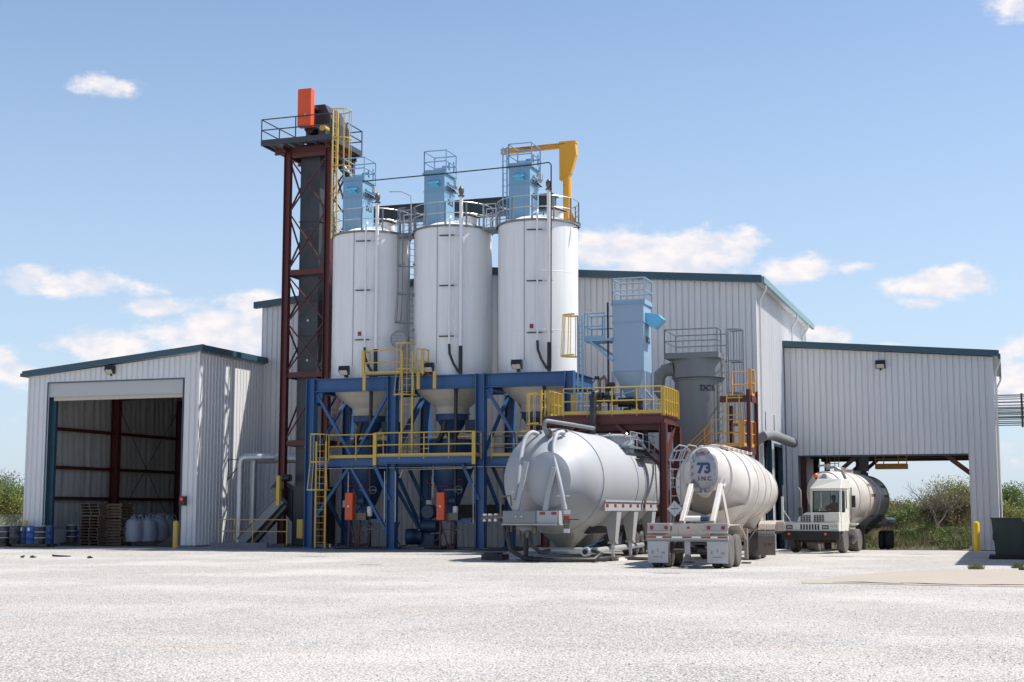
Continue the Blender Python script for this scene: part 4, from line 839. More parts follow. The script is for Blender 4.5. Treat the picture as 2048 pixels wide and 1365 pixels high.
for k in range(5): MB().bar((PX0 + .3 + k * .8, PY0 + .1, PZ - .15), (PX0 + .3 + k * .8, PY1 - .1, PZ - .15), .06, .1).build('joist', m_galvd, pf)
guard(pf, [(PX0, PY1, PZ), (PX0, PY0, PZ), (PX1, PY0, PZ), (PX1, PY0 + 1.0, PZ)], 1.1, m_dgrey, 1.9, .032, toe=False); guard(pf, [(PX1, PY0 + 1.9, PZ), (PX1, PY1, PZ), (PX0, PY1, PZ)], 1.1, m_dgrey, 1.9, .032, toe=False)
# head
hd = tw
MB().prism([(-33.0, ly0, PZ), (-33.0, ly0, 21.7), (-32.6, ly0, 22.3), (-31.95, ly0, 22.3), (-31.5, ly0, 21.4), (-31.5, ly0, PZ)], (0, ly1 - ly0 + .3, 0)).build('head_casing', m_dgrey, hd)
MB().box(-32.9, -32.15, 62.15, 62.55, 20.9, 22.85).build('belt_guard', m_ora, hd, bev=.03)
MB().cyl((-32.4, 62.5, 22.0), (-32.4, 63.6, 22.0), .14, 14).build('drive_shaft', m_black, hd, True); MB().cyl((-32.4, 62.5, 20.9), (-32.4, 63.3, 20.9), .28, 16).build('gear_reducer', m_black, hd, True)
MB().box(-32.0, -31.6, 62.7, 63.3, 20.4, 21.1).build('drive_motor', m_dgrey, hd); MB().cyl((-31.75, 62.65, 20.9), (-31.75, 63.25, 20.9), .17, 14).build('motor_body', m_yel, hd, True)
MB().cyl((-32.45, 62.13, 21.5), (-32.45, 62.16, 21.5), .05, 10).build('port', m_galv, hd)
ladder('caged_ladder', 'yellow caged ladder high on the right side of the red tower', (-30.95, 62.5, 0), 15.1, 21.7, m_yel, side=(0, 1, 0), out=(1, 0, 0), cage=(17.3, 21.6), w=.55, r=.045, cr=.48, flare=.3, group='yellow caged ladders', nbar=6)
sp1 = MB().tube([(-31.6, 64.4, 19.4), (-31.1, 64.4, 18.8), (-30.4, 64.6, 17.2)], .2, 12); solo(sp1, 'discharge_spout', m_dgrey, 'dark grey discharge spout from the elevator head to the conveyor', 'chute', smooth=True)
MB_ = MB().tube([(-28.15, 62.9, 17.4), (-27.5, 62.9, 17.35), (-27.0, 62.9, 17.1), (-26.95, 62.9, 15.6)], .03, 6); solo(MB_, 'vent_line', m_galv, 'thin grey pipe bending down right of the left dust collector', 'pipe', smooth=True)

# elevator boot, inclined conveyor, pit rail, ducts
bt = thing('elevator_boot', 'dark elevator boot with yellow motor guards at the foot of the red tower', 'elevator boot', (-31.6, 62.5, 0))
MB().box(lgx0 - .1, lgx1 + .35, ly0 - .1, ly1, .08, 3.0).build('boot_casing', m_dgrey, bt)
b = MB(); b.prism([(lgx0 - .7, 63.2, 2.3), (lgx0 - 1.35, 63.2, 2.9), (lgx0 - 1.0, 63.2, 3.3), (lgx0 - .05, 63.2, 2.8), (lgx0 - .05, 63.2, 1.2), (lgx0 - .7, 63.2, 1.9)], (0, .9, 0)); b.build('inlet_hopper', m_dgrey, bt)
p = at(603, 1067, 61.0); MB().box(p.x - .16, p.x + .16, 60.8, 61.1, .5, 1.4).build('motor_guard', m_yel, bt, bev=.02)
MB().cyl((-33.6, 62.7, 3.4), (-33.2, 62.7, 3.4), .18, 14).build('motor', m_black, bt, True)
p0 = at(485, 1085, 61.2); p1 = at(566, 1000, 61.2)
sc = thing('inclined_conveyor', 'grey inclined screw conveyor rising from the pit to the tower foot', 'conveyor', (p0.x, 61.2, 0))
d_ = (p1 - p0); MB().bar(p0, p1, .5, .42).build('trough', m_mgrey, sc); nrm = Vector((-d_.z, 0, d_.x)).normalized()
MB().bar(p0 + nrm * .24, p1 + nrm * .24, .58, .03).build('cover', m_galvd, sc); MB().bar(p0 - nrm * .38 + Vector((.1, .1, 0)), p1 - nrm * .38, .35, .14).build('side_channel', m_dgrey, sc)
MB().box(p1.x - .5, p1.x - .1, 60.95, 61.5, p1.z + .0, p1.z + .55).build('drive_box', m_steelr, sc); q = at(468, 880, 61.0)
MB().box(p1.x - .2, p1.x - .02, 60.85, 61.1, p1.z - .3, p1.z + 1.15).build('chain_guard', m_yel, sc, bev=.02)
rl = thing('pit_guardrail', 'thin yellow guardrail round the conveyor pit left of the tower', 'railing', (-35, 60.2, 0))
xa, xb = at(433, 1090, 60.0).x, at(575, 1090, 60.3).x
guard(rl, [(xa, 61.6, .28), (xa, 60.2, .28), (xb, 60.2, .28)], 1.1, m_yel, 2.2, .022, toe=False)
kb = MB().box(xa - .3, at(537, 1090, 60.1).x, 59.9, 60.15, 0, .3); tag(kb.build('pit_kerb', m_concg), kind='structure')
for k, (u, u2) in enumerate(((479, 505), (506, 530))):
    yy = 62.0 + k * 1.6; p = at(u, 1000, yy); zt_ = at(u, 915, yy).z
    xx = p.x; du = MB().tube([(xx, yy, .1), (xx, yy, zt_ - .35), (xx + .08, yy, zt_ - .08), (xx + .3, yy, zt_), (xx + .75, yy + .0, zt_), (xx + .75 + .3, yy + .2, zt_)], .17, 16)
    solo(du, 'round_duct', m_galv, ('galvanised round duct with elbow, left one beside the garage wall', 'galvanised round duct with elbow, right one near the hall wall')[k], 'duct', 'galvanised ducts', True)
p = at(530, 918, 64.5); solo(MB().tube([(p.x - .9, 64.5, p.z), (-33.4, 64.5, p.z)], .24, 18), 'horizontal_duct', m_galv, 'thick grey horizontal duct running behind the red tower column', 'duct', smooth=True)
fr2 = thing('duct_bracket', 'thin black steel bracket holding the ducts by the garage wall', 'bracket', (-36.5, 61.5, 3))
a = at(457, 920, 61.9); MB().bar((a.x, 61.9, a.z - 1.0), (a.x, 61.9, a.z), .04, .04).build('upright', m_black, fr2); MB().bar((a.x, 61.9, a.z), (a.x + .7, 61.9, a.z), .04, .04).build('arm', m_black, fr2); MB().bar((a.x, 61.9, a.z - .95), (a.x + .5, 61.9, a.z - .4), .04, .04).build('strut', m_black, fr2)

# blower between the columns
bw = thing('blower_unit', 'dark blue rotary blower and motor on the pad between the blue columns', 'blower', (-25.6, 61, 0))
p = at(823, 1078, 60.6); MB().cyl((p.x - .3, 60.6, .62), (p.x + .35, 60.9, .62), .34, 24).build('motor', m_blued, bw, True); q = at(858, 1080, 61)
mb = MB()
for k in range(10): mb.lathe([(.345, -.27 + k * .06), (.37, -.26 + k * .06), (.37, -.25 + k * .06), (.345, -.24 + k * .06)], (p.x + .02, 60.75, .62), 20, 'x', False)
mb.build('cooling_fins', m_blued, bw, kind='stuff')
MB().box(q.x - .45, q.x + .35, 60.8, 61.5, .08, .75).build('blower_case', m_blued, bw, bev=.05); MB().cyl((q.x - .35, 61.1, 1.1), (q.x + .4, 61.1, 1.1), .3, 20).build('silencer', m_blued, bw, True)
MB().lathe([(.3, 0), (.34, .05), (.34, .5), (.3, .55)], (q.x - .05, 60.9, 1.75), 24, 'y').build('inlet_filter', m_blued, bw, True); MB().cyl((q.x - .05, 61.1, 1.2), (q.x - .05, 61.1, 1.6), .12, 12).build('filter_stack', m_blued, bw, True)
MB().tube([(q.x + .3, 61.0, 1.35), (q.x + .6, 60.9, 1.3), (q.x + .7, 60.8, .9), (q.x + .55, 60.8, .5), (q.x + .3, 60.8, .4)], .07, 8).build('hose', m_hose, bw, True)
MB().box(p.x - .6, q.x + .6, 60.5, 61.6, .06, .16).build('skid', m_steelr, bw); MB().tube([(p.x - .5, 60.4, 1.3), (p.x - .75, 60.3, .7), (p.x - .4, 60.3, .2), (p.x - .1, 60.4, .25)], .03, 6).build('cable', m_black, bw)
MB().cyl((q.x - .42, 60.75, .6), (q.x - .42, 60.75, .95), .07, 10).build('sight_glass', m_galv, bw)
bp_ = MB().box(FXs[1] + .6, FXs[3] - .3, 66.0, 66.4, 1.45, 2.1); solo(bp_, 'pipe_trough', m_black, 'black horizontal trough along the hall wall behind the hoppers', 'trough')
cd = MB()
for xx in (FXs[1] - .27, FXs[1] + .27): cd.tube([(xx, FY0 - .26, 1.3), (xx, FY0 - .26, 3.6)], .022, 6)
for xx in (FXs[2] - .27, ): cd.tube([(xx, FY0 - .26, 1.2), (xx, FY0 - .26, 3.6)], .022, 6)
cd.tube([(FXs[1] + .4, FY0 - .1, 3.3), (FXs[1] + .55, FY0 - .1, 3.66), (FXs[2] - .4, FY0 - .1, 3.72)], .03, 6); cd.tube([(FXs[0] + .3, FY0 - .1, 3.75), (FXs[3] - .3, FY0 - .1, 3.78)], .022, 6)
cd.build('conduit_run', m_galv, fr)
for xs_, ys_, lab in ((-27.9, 59.5, 'left coil'), (-21.0, 59.2, 'right coil')):
    r_ = MB(); pts = [(xs_ + math.cos(t_ * .5) * (.5 + t_ * .02) * 1.4, ys_ + math.sin(t_ * .5) * .35, .1 + .02 * math.sin(t_)) for t_ in range(26)]; r_.tube(pts, .05, 8)
    solo(r_, 'coiled_hose', m_hose, 'grey-black hose, %s on the pad edge in front of the blue frame' % lab, 'hose', 'hoses on the pad', True)
#PART2
# ---------------------------------------------------------------- load-out platform over the silver tank
LX0, LX1, LY0, LY1, LZ = -18.35, -13.2, 57.1, 59.75, 5.75
lp = thing('loadout_platform', 'dark red steel platform with yellow guardrail above the silver tank', 'platform', (-15.8, 58.4, LZ))
for y in (LY0, LY1): MB().ibeam((LX0, y, LZ - .2), (LX1, y, LZ - .2), .22, .38).build('edge_beam', m_red, lp); MB().ibeam((LX0 + .2, y + (.3 if y == LY0 else -.3), LZ - .5), (LX1 - .2, y + (.3 if y == LY0 else -.3), LZ - .5), .18, .26).build('lower_beam', m_red, lp)
for x in (LX0, LX1): MB().ibeam((x, LY0 + .12, LZ - .2), (x, LY1 - .12, LZ - .2), .2, .38).build('end_beam', m_red, lp)
MB().box(LX0 + .1, LX1 - .1, LY0 + .12, LY1 - .12, LZ, LZ + .04).build('grating', m_galvd, lp)
for x, y in ((LX1, LY0), (LX1, LY1), (LX0, LY1), (LX0 + .05, LY0)):
    MB().ibeam((x, y, .0), (x, y, LZ - .39), .3, .3, .03, up=(1, 0, 0)).build('column', m_red, lp)
for y in (LY0, LY1):
    MB().bar((LX1 - 2.0, y + .05, LZ - .4), (LX1 - .1, y + .05, 3.6), .14, .14).build('knee_brace', m_red, lp); MB().bar((LX0 + 1.4, y + .05, LZ - .4), (LX0 + .1, y + .05, 3.9), .14, .14).build('knee_brace', m_red, lp)
MB().bar((LX1, LY0 + .15, 3.6), (LX1, LY1 - .6, LZ - .4), .12, .12).build('knee_brace', m_red, lp)
MB().ibeam((LX1 + .02, LY1, 3.75), (LX1 + 1.5, LY1 + .05, 3.75), .2, .45).build('tie_beam', m_red, lp)
MB().bar((LX1 + .1, LY1 - .1, 4.3), (LX1 + 1.4, LY1 - .1, 2.6), .12, .12).build('knee_brace', m_red, lp)
zz = LZ + .04
guard(lp, [(LX0 + .9, LY0 - .05, zz), (LX1 - .05, LY0 - .05, zz)], 1.1, m_yel, .95, .028); guard(lp, [(LX1 + .02, LY0, zz), (LX1 + .02, LY1, zz)], 1.1, m_yel, .45, .028, flat=.14)
guard(lp, [(LX1, LY1, zz), (LX0 + .7, LY1, zz)], 1.1, m_yel, 1.15, .028); guard(lp, [(LX0, LY0 + .8, zz), (LX0, LY1 - .1, zz)], 1.1, m_yel, .6, .028, flat=.14)
gt = thing('safety_gate', 'yellow swing gate at the ladder end of the red platform', 'gate', (LX0 + .55, LY0 + .3, zz))
MB().tube([(LX0 + .35, LY0 + .1, zz + .15), (LX0 + .35, LY0 + .1, zz + 1.05), (LX0 + 1.1, LY0 + .9, zz + .95), (LX0 + 1.1, LY0 + .9, zz + .2)], .03, 8).build('gate_frame', m_yel, gt); MB().box(LX0 + .95, LX0 + 1.13, LY0 + .85, LY0 + .89, zz, zz + 1.0).build('gate_plate', m_yel, gt)
ladder('caged_ladder', 'yellow caged ladder at the left end of the dark red platform', (LX0 - .1, LY0 + .3, 0), .2, 6.9, m_yel, side=(0, 1, 0), out=(-1, 0, 0), cage=(2.9, 6.75), w=.5, r=.045, cr=.4, group='yellow caged ladders', nbar=6)
# small dust collector on the platform
DX0_, DX1_, DY0_, DY1_ = -15.55, -14.2, 58.0, 59.4
d = thing('dust_collector', 'pale blue square dust collector marked DC5 standing on the red platform', 'dust collector', (-14.9, 58.7, LZ))
MB().box(DX0_, DX1_, DY0_, DY1_, 7.65, 9.7).build('lower_housing', m_lgrey, d); MB().box(DX0_ - .03, DX1_ + .03, DY0_ - .03, DY1_ + .03, 9.7, 9.74).build('flange', m_lgrey, d); MB().box(DX0_, DX1_, DY0_, DY1_, 9.74, 10.5).build('upper_housing', m_lgrey, d)
MB().box(DX0_ - .06, DX1_ + .06, DY0_ - .06, DY1_ + .06, 10.5, 10.56).build('roof_plate', m_lblue, d)
b = MB(); q0 = [(DX0_, DY0_), (DX1_, DY0_), (DX1_, DY1_), (DX0_, DY1_)]; cxm, cym = (DX0_ + DX1_) / 2, (DY0_ + DY1_) / 2
q1 = [(cxm + (x - cxm) * .3, cym + (y - cym) * .3) for x, y in q0]; b.add([(x, y, 7.64) for x, y in q0] + [(x, y, 6.5) for x, y in q1], [(0, 1, 2, 3), (7, 6, 5, 4)] + [(k, k + 4, (k + 1) % 4 + 4, (k + 1) % 4) for k in range(4)]); b.build('hopper', m_lgrey, d)
for x, y in q0: MB().box(x - .05, x + .05, y - .05, y + .05, LZ + .04, 7.65).build('leg', m_lgrey, d)
MB().bar((DX0_, DY0_, 6.6), (DX1_, DY0_, 6.9), .06, .06).build('leg_brace', m_lgrey, d); MB().bar((DX1_, DY0_, 6.9), (DX1_, DY1_, 6.6), .06, .06).build('leg_brace', m_lgrey, d)
b = MB(); b.prism([(DX1_, DY0_ + .3, 10.15), (DX1_ + .55, DY0_ + .3, 10.05), (DX1_ + .75, DY0_ + .3, 9.85), (DX1_ + .4, DY0_ + .3, 9.45), (DX1_, DY0_ + .3, 9.7)], (0, .7, 0)); b.build('outlet_hood', m_lblue2, d)
text('DC5', .36, 'lettering', m_ink, d, (DX1_ + .012, DY0_ + .72, 9.0), RIGHT, .004, .006)
guard(d, [(DX0_, DY0_, 10.56), (DX1_ + .05, DY0_, 10.56), (DX1_ + .05, DY1_, 10.56), (DX0_, DY1_, 10.56), (DX0_, DY0_, 10.56)], 1.05, m_lgrey, 1.6, .03)
MB().cyl((cxm - .5, DY0_ + .2, 6.35), (cxm + .2, DY0_ + .3, 6.35), .2, 14).build('airlock_motor', m_black, d, True); MB().box(cxm - .1, cxm + .45, DY0_ + .3, DY0_ + .8, 6.1, 6.5).build('airlock', m_black, d)
MB().cyl((cxm - .15, 58.3, 3.95), (cxm - .15, 58.3, 6.1), .17, 14).build('drop_pipe', m_black, d, True); MB().tube([(cxm + .5, 58.4, 6.1), (cxm + .55, 58.4, 5.0), (cxm + .7, 58.5, 4.4), (cxm + .65, 58.5, 3.95)], .17, 14).build('drop_hose', m_hose, d, True)
for x in (cxm - .15, cxm + .65): MB().cyl((x, 58.35, 4.0), (x, 58.35, 4.1), .26, 16).build('pipe_flange', m_black, d, True)
MB().cyl((DX0_ - .18, 57.9, LZ), (DX0_ - .18, 57.9, 10.6), .04, 8).build('air_pipe', m_black, d, True)
sl_ = thing('blue_service_stand', 'light blue ladder and railed landing left of the DC5 collector', 'ladder stand', (-16.6, 58.1, LZ))
for x in (-17.0, -16.8):
    MB().bar((x, 57.7, LZ), (x, 57.7, 10.05), .07, .06).build('ladder_rail', m_lblue, sl_)
rb = MB(); z = LZ + .2
while z < 10: rb.bar((-17.0, 57.7, z), (-16.8, 57.7, z), .025, .025); z += .28
rb.build('rungs', m_lblue, sl_, kind='stuff')
MB().box(-16.75, DX0_, 57.8, 58.9, 8.95, 9.05).build('landing', m_lblue, sl_)
MB().bar((-16.5, 57.85, 8.95), (DX0_, 57.95, 8.1), .12, .1).build('brace', m_lblue, sl_); MB().bar((-16.5, 58.85, 8.95), (DX0_, 58.8, 8.3), .12, .1).build('brace', m_lblue, sl_)
guard(sl_, [(-16.72, 57.82, 9.05), (-15.85, 57.82, 9.05)], 1.1, m_lblue, .95, .032); guard(sl_, [(-15.75, 58.88, 9.05), (-16.72, 58.88, 9.05), (-16.72, 58.3, 9.05)], 1.1, m_lblue, .6, .032)
for i in range(2):
    z = (8.35, 10.1)[i]; k = 1.15 if i == 0 else 1; hb = MB(); arc = [(-17.05 - math.sin(math.pi * j / 12) * .62 * k, 57.75 + math.cos(math.pi * j / 12) * .36 * k, z) for j in range(13)]
    for j in range(12): hb.bar(arc[j], arc[j + 1], .012, .07)
    hb.build('cage_hoop', m_yel, sl_)
for j in range(6):
    a = math.pi * (j + .5) / 6; MB().tube([(-17.05 - math.sin(a) * .62 * 1.15, 57.75 + math.cos(a) * .36 * 1.15, 8.35), (-17.05 - math.sin(a) * .62, 57.75 + math.cos(a) * .36, 10.1)], .018, 6).build('cage_bar', m_yel, sl_)
vp = thing('valve_manifold', 'rusty pipe manifold with valves standing at the platform rail', 'pipework', (-16.0, 57.6, LZ))
MB().tube([(-16.0, 57.5, LZ), (-16.0, 57.5, 7.25), (-15.8, 57.5, 7.4), (-15.7, 57.5, 7.2), (-15.68, 57.5, 6.5)], .07, 10).build('pipe', m_steelr, vp, True)
for x, z, r in ((-15.95, 6.6, .16), (-15.55, 6.45, .2), (-15.45, 7.05, .12), (-16.1, 7.35, .09), (-15.6, 6.9, .13), (-15.35, 6.3, .14)): MB().cyl((x - r, 57.45, z), (x + r, 57.45, z), r * .8, 12).build('valve', m_black, vp, True)
MB().tube([(-16.1, 57.4, 7.35), (-16.3, 57.4, 7.1), (-16.32, 57.4, 6.7), (-16.2, 57.4, 6.4)], .02, 6).build('air_hose', m_black, vp, True)
hx = at(1187, 860, 56.8).x
solo(MB().tube([(hx, 56.75, 3.6), (hx, 56.75, 6.4), (hx + .05, 56.8, 6.62), (hx + .1, 57.0, 6.7), (hx + .12, 57.3, 6.6), (hx + .12, 57.4, 6.3)], .14, 14), 'vertical_hose', m_hose, 'thick black vertical hose hooked over the red platform edge', 'hose', smooth=True)

# ---------------------------------------------------------------- silver storage tank on legs
K = (-15.72, 2.9); TR = 1.92
tk = thing('silver_tank_trailer', 'huge silver horizontal tank trailer with conical end and pump pipework, left of the 73 trailer', 'tank trailer', (K[0], 54, 0))
CXC = K[0] + .32
secs = [(48.45, CXC, K[1], .82, .98), (48.6, CXC, K[1], .86, 1.01), (48.95, K[0] + .25, K[1], 1.27, 1.33), (49.4, K[0] + .15, K[1], 1.62, 1.62), (49.8, K[0] + .05, K[1], 1.81, 1.81), (50.1, *K, TR - .02, TR - .02), (50.14, *K, TR, TR)]
MB().loft(secs, 72).build('end_cone', m_alu, tk, True)
MB().loft([(48.3, CXC, K[1], .02, .02), (48.31, CXC, K[1], .32, .37), (48.35, CXC, K[1], .62, .72), (48.46, CXC, K[1], .84, .995)], 56).build('end_cap', m_alu, tk, True)
for y0, y1 in ((50.15, 55.2), (55.24, 56.4), (56.44, 59.5)): MB().loft([(y0, *K, TR, TR), (y1, *K, TR, TR)], 72).build('tank_shell', m_alu, tk, True)
for y in (50.14, 55.22, 56.42): MB().loft([(y - .03, *K, TR + .012, TR + .012), (y + .03, *K, TR + .012, TR + .012)], 72).build('weld_band', m_alu if y < 51 else m_galvd, tk, True)
MB().loft([(59.5, *K, TR, TR), (59.75, *K, 1.5, 1.5), (59.85, *K, .4, .4)], 56).build('rear_head', m_alu, tk, True)
for y in (51.6, 54.3, 57.2):
    b = MB(); n = 32; t0 = []; t1 = []
    for k in range(n):
        a = 2 * math.pi * k / n; t0.append((K[0] + math.cos(a) * 1.75, y + math.sin(a) * 1.45, K[1] - math.sqrt(max(0, TR ** 2 - (math.cos(a) * 1.75) ** 2)) + .12)); t1.append((K[0] + math.cos(a) * .28, y + math.sin(a) * .28, .38))
    b.add(t0 + t1, [(k, (k + 1) % n, n + (k + 1) % n, n + k) for k in range(n)] + [tuple(range(n, 2 * n))]); b.build('hopper_cone', m_aluhop, tk, True)
    MB().cyl((K[0], y, .16), (K[0], y, .4), .2, 14).build('outlet_valve', m_steelr, tk, True)
b = MB(); b.cyl((K[0] - .9, 50.0, .36), (K[0] + 1.7, 50.0, .36), .12, 14); b.build('cross_pipe', m_galv, tk, True)
MB().cyl((K[0] + 1.35, 50.0, .33), (K[0] + 1.35, 58, .4), .11, 14).build('manifold_pipe', m_galv, tk, True)
MB().cyl((K[0] + 1.28, 49.78, .33), (K[0] + 1.28, 50.1, .33), .17, 18).build('coupling', m_galv, tk, True); MB().cyl((K[0] + 1.28, 49.76, .33), (K[0] + 1.28, 49.79, .33), .1, 18).build('coupling_bore', m_black, tk)
MB().bar((K[0] + 1.25, 50, .5), (K[0] + 1.9, 50, .78), .04, .04).build('valve_handle', m_blue, tk)
# side rail with reflective tape and legs
rx = K[0] + 1.55
for y0, y1 in ((50.75, 56.2), (56.45, 59.2)):
    MB().box(rx - .12, rx + .22, y0, y1, 1.80, 2.13).build('side_rail', m_alu, tk); MB().box(rx - .2, rx + .26, y0 - .05, y1, 2.13, 2.19).build('side_rail_cap', m_alu, tk)
    yy = y0 + .15
    while yy < y1 - .2: MB().box(rx + .221, rx + .226, yy, yy + .35, 1.93, 2.05).build('reflector', m_redlens, tk); yy += 1.15
for y in (52.6, 55.25, 58.3):
    b = MB(); b.add([(rx - .34, y - .06, 1.8), (rx + .2, y - .06, 1.8), (rx + .2, y + .6, 1.8), (rx - .34, y + .6, 1.8), (rx - .12, y - .02, .62), (rx + .1, y - .02, .62), (rx + .1, y + .42, .62), (rx - .12, y + .42, .62)], [(0, 1, 2, 3), (7, 6, 5, 4)] + [(k, k + 4, (k + 1) % 4 + 4, (k + 1) % 4) for k in range(4)]); b.build('leg', m_alu, tk)
    MB().box(rx - .18, rx + .16, y - .06, y + .24, .55, .64).build('leg_flange', m_alu, tk); MB().box(rx - .06, rx + .04, y + .04, y + .14, .04, .56).build('leg_screw', m_galv, tk); MB().box(rx - .2, rx + .18, y - .1, y + .28, 0.01, .05).build('foot_plate', m_steelr, tk)
    MB().box(rx + .11, rx + .14, y + .3, y + .36, 1.1, 1.75).build('leg_crank', m_black, tk)
for y in (56.9, 58.2):
    for x, s_ in ((K[0] - 1.1, -1), (K[0] + 1.15, 1)): wheel(tk, x, y, .5, .5, .5, s_)
MB().box(K[0] + .75, K[0] + .95, 51.5, 59.3, .95, 1.25).build('chassis_rail', m_black, tk); MB().box(K[0] - .95, K[0] - .75, 51.5, 59.3, .95, 1.25).build('chassis_rail', m_black, tk)
# end box bumper
def dx_(u, v, y): return at(u, v, y).x
zb0, zb1 = at(1040, 1048, 47.9).z, at(1040, 1022, 47.9).z
xa, xb, xc = dx_(1005, 1030, 47.9), dx_(1071, 1030, 47.9), dx_(1114, 1030, 47.95)
MB().box(xa, xb, 47.9, 48.3, zb0, zb1).build('control_box', m_mgrey, tk, bev=.02); MB().box(xb + .01, xc, 47.95, 48.6, zb0, zb1).build('bumper_beam', m_alu, tk, bev=.01); MB().box(xa - .02, xc + .02, 47.86, 48.6, zb0 - .05, zb0).build('bumper_base', m_alu, tk)
for x in (dx_(1085, 1027, 47.95), dx_(1108, 1027, 47.95)): MB().box(x - .1, x + .1, 47.943, 47.948, zb1 - .14, zb1 - .04).build('reflector', m_redlens, tk)
for x in (xa + .5, xa + .72): MB().cyl((x, 47.86, 1.6), (x, 47.9, 1.6), .03, 10).build('gland', m_galv, tk)
for (u0, v0, u1, v1) in ((1053, 924, 1033, 1022), (1108, 935, 1090, 1022)):
    a_, b_ = at(u0, v0, 48.2), at(u1, v1, 48.05); MB().bar(a_, b_, .17, .12).build('strut', m_alu, tk, bev=.01)
for pts in ([(1076, 869, 49.6), (1062, 866, 49.3), (1048, 884, 49.0), (1040, 925, 48.6), (1035, 970, 48.35), (1030, 1000, 48.25)], [(1128, 867, 49.4), (1114, 868, 49.1), (1107, 895, 48.7), (1110, 925, 48.4), (1120, 970, 48.2), (1130, 1020, 48.15)]):
    P_ = [at(u, v, y) for u, v, y in pts]; sm = []
    for i in range(len(P_) - 1):
        a_, b_, c_, d_ = P_[max(0, i - 1)], P_[i], P_[i + 1], P_[min(len(P_) - 1, i + 2)]
        for k in range(5): t_ = k / 5; sm.append(.5 * ((2 * b_) + (c_ - a_) * t_ + (2 * a_ - 5 * b_ + 4 * c_ - d_) * t_ ** 2 + (3 * b_ - a_ - 3 * c_ + d_) * t_ ** 3))
    sm.append(P_[-1]); MB().tube(sm, .085, 14).build('blow_pipe', m_alu, tk, True)
    MB().bar(sm[-4] + Vector((-.2, .05, 0)), sm[-4] + Vector((.25, .05, 0)), .05, .05).build('pipe_clamp', m_galv, tk); MB().cyl(sm[0] + Vector((-.02, .15, .06)), sm[0] + Vector((.12, .1, .1)), .05, 8).build('pipe_union', m_galvd, tk, True)
xv = dx_(1133, 1040, 48.15)
for z, m_, w in ((1.75, m_galv, .14), (1.55, m_redlens, .11), (1.42, m_steelr, .13), (1.25, m_steelr, .1), (1.1, m_galv, .12)): MB().cyl((xv, 48.15, z - .07), (xv, 48.15, z + .07), w, 14).build('valve_body', m_, tk, True)
MB().bar((xv, 48.1, 1.5), (xv + .45, 48.1, 1.5), .03, .03).build('valve_handle', m_black, tk)
MB().tube([at(1150, 851, 51), at(1094, 842, 49), at(1090, 845, 48.95), at(1088, 855, 48.95), at(1094, 868, 49.1), at(1099, 872, 49.4)], .08, 12).build('top_pipe', m_galvd, tk, True); MB().cyl(at(1097, 866, 49.1), at(1101, 870, 49.5), .14, 14).build('pipe_flange', m_steelr, tk, True)
MB().cyl(at(1150, 851, 51), at(1187, 857, 53.2), .075, 12).build('top_pipe', m_galvd, tk, True)
pts = [at(1001, 1030, 47.95), at(1001, 994, 47.95), at(1021, 992, 47.95), at(1023, 1012, 47.95)]; MB().tube(pts, .035, 8).build('rusty_pipe', m_steelr, tk, True)
xi = dx_(985, 1035, 48); MB().cyl((xi - .4, 48, 1.55), (xa + .05, 48, 1.6), .09, 12).build('inlet_pipe', m_steelr, tk, True)
for x in (xi - .3, xi - .1, xi + .12): MB().cyl((x, 48, 1.42), (x, 48, 1.7), .07, 10).build('inlet_valve', m_galv, tk, True)
MB().cyl((xa + .4, 48.3, 1.2), (xa + 1.1, 48.5, 1.15), .2, 16).build('pump_body', m_mgrey, tk, True); xs_l = dx_(1052, 1100, 48.6); MB().cyl((xs_l, 48.6, .1), (xs_l, 48.6, 1.2), .09, 10).build('support_leg', m_black, tk, True); MB().box(xs_l - .3, xs_l + .3, 48.5, 48.7, .03, .08).build('foot_plate', m_steelr, tk)
for x, z in ((.5, 1.05), (.85, .95), (1.1, 1.1), (.2, 1.15)): MB().cyl((xa + x, 48.2, z - .1), (xa + x, 48.2, z + .12), .09, 10).build('fitting', m_steelr, tk, True)
MB().tube([(xa + .15, 48.1, 1.3), (xa + .15, 48.0, .9), (xa + .35, 47.8, .4), (-16.1, 48.0, .12), (-15.5, 47.9, .09), (-14.7, 47.9, .09), (-13.7, 48.3, .1), (-13.6, 48.9, .3), (-14.1, 49.6, .38)], .075, 10).build('pump_hose', m_hose, tk, True)
MB().tube([(xa + .9, 48.2, 1.0), (xa + 1.0, 48.1, .6), (xa + 1.3, 48.2, .35), (-15.4, 48.6, .4)], .07, 8).build('pump_hose', m_hose, tk, True)
# manhole dome and walkway gear on top
MB().lathe([(.75, 4.35), (.75, 4.95), (.8, 4.97), (.8, 5.03), (.3, 5.1), (.02, 5.1)], (K[0] + .9, 55.6, -.25), 32).build('manhole', m_alu, tk, True)
for k in range(8): a = k * math.pi / 4; MB().bar((K[0] + .9 + math.cos(a) * .74, 55.6 + math.sin(a) * .74, 4.7), (K[0] + .9 + math.cos(a) * .9, 55.6 + math.sin(a) * .9, 4.85), .07, .07).build('clamp', m_galv, tk)
MB().box(K[0] + .55, K[0] + 1.75, 54.7, 58.8, 4.28, 4.36).build('walkway', m_galvd, tk)
guard(tk, [(K[0] + 1.75, 54.7, 4.36), (K[0] + 1.75, 58.8, 4.36)], .55, m_galv, 1.0, .02, toe=False)
MB().tube([(K[0] + .7, 56.8, 4.7), (K[0] + 1.2, 57.0, 4.8), (K[0] + 1.5, 57.6, 4.6), (K[0] + 1.85, 57.7, 4.0)], .05, 8).build('air_line', m_galv, tk, True)
MB().box(K[0] + 1.7, K[0] + 2.0, 55.8, 57.2, 3.9, 4.0).build('step', m_black, tk)
for x in (K[0] + 1.72, K[0] + 1.98): MB().bar((x, 58.2, 2.1), (x - .1, 58.2, 4.4), .04, .04).build('access_ladder_rail', m_galvd, tk)
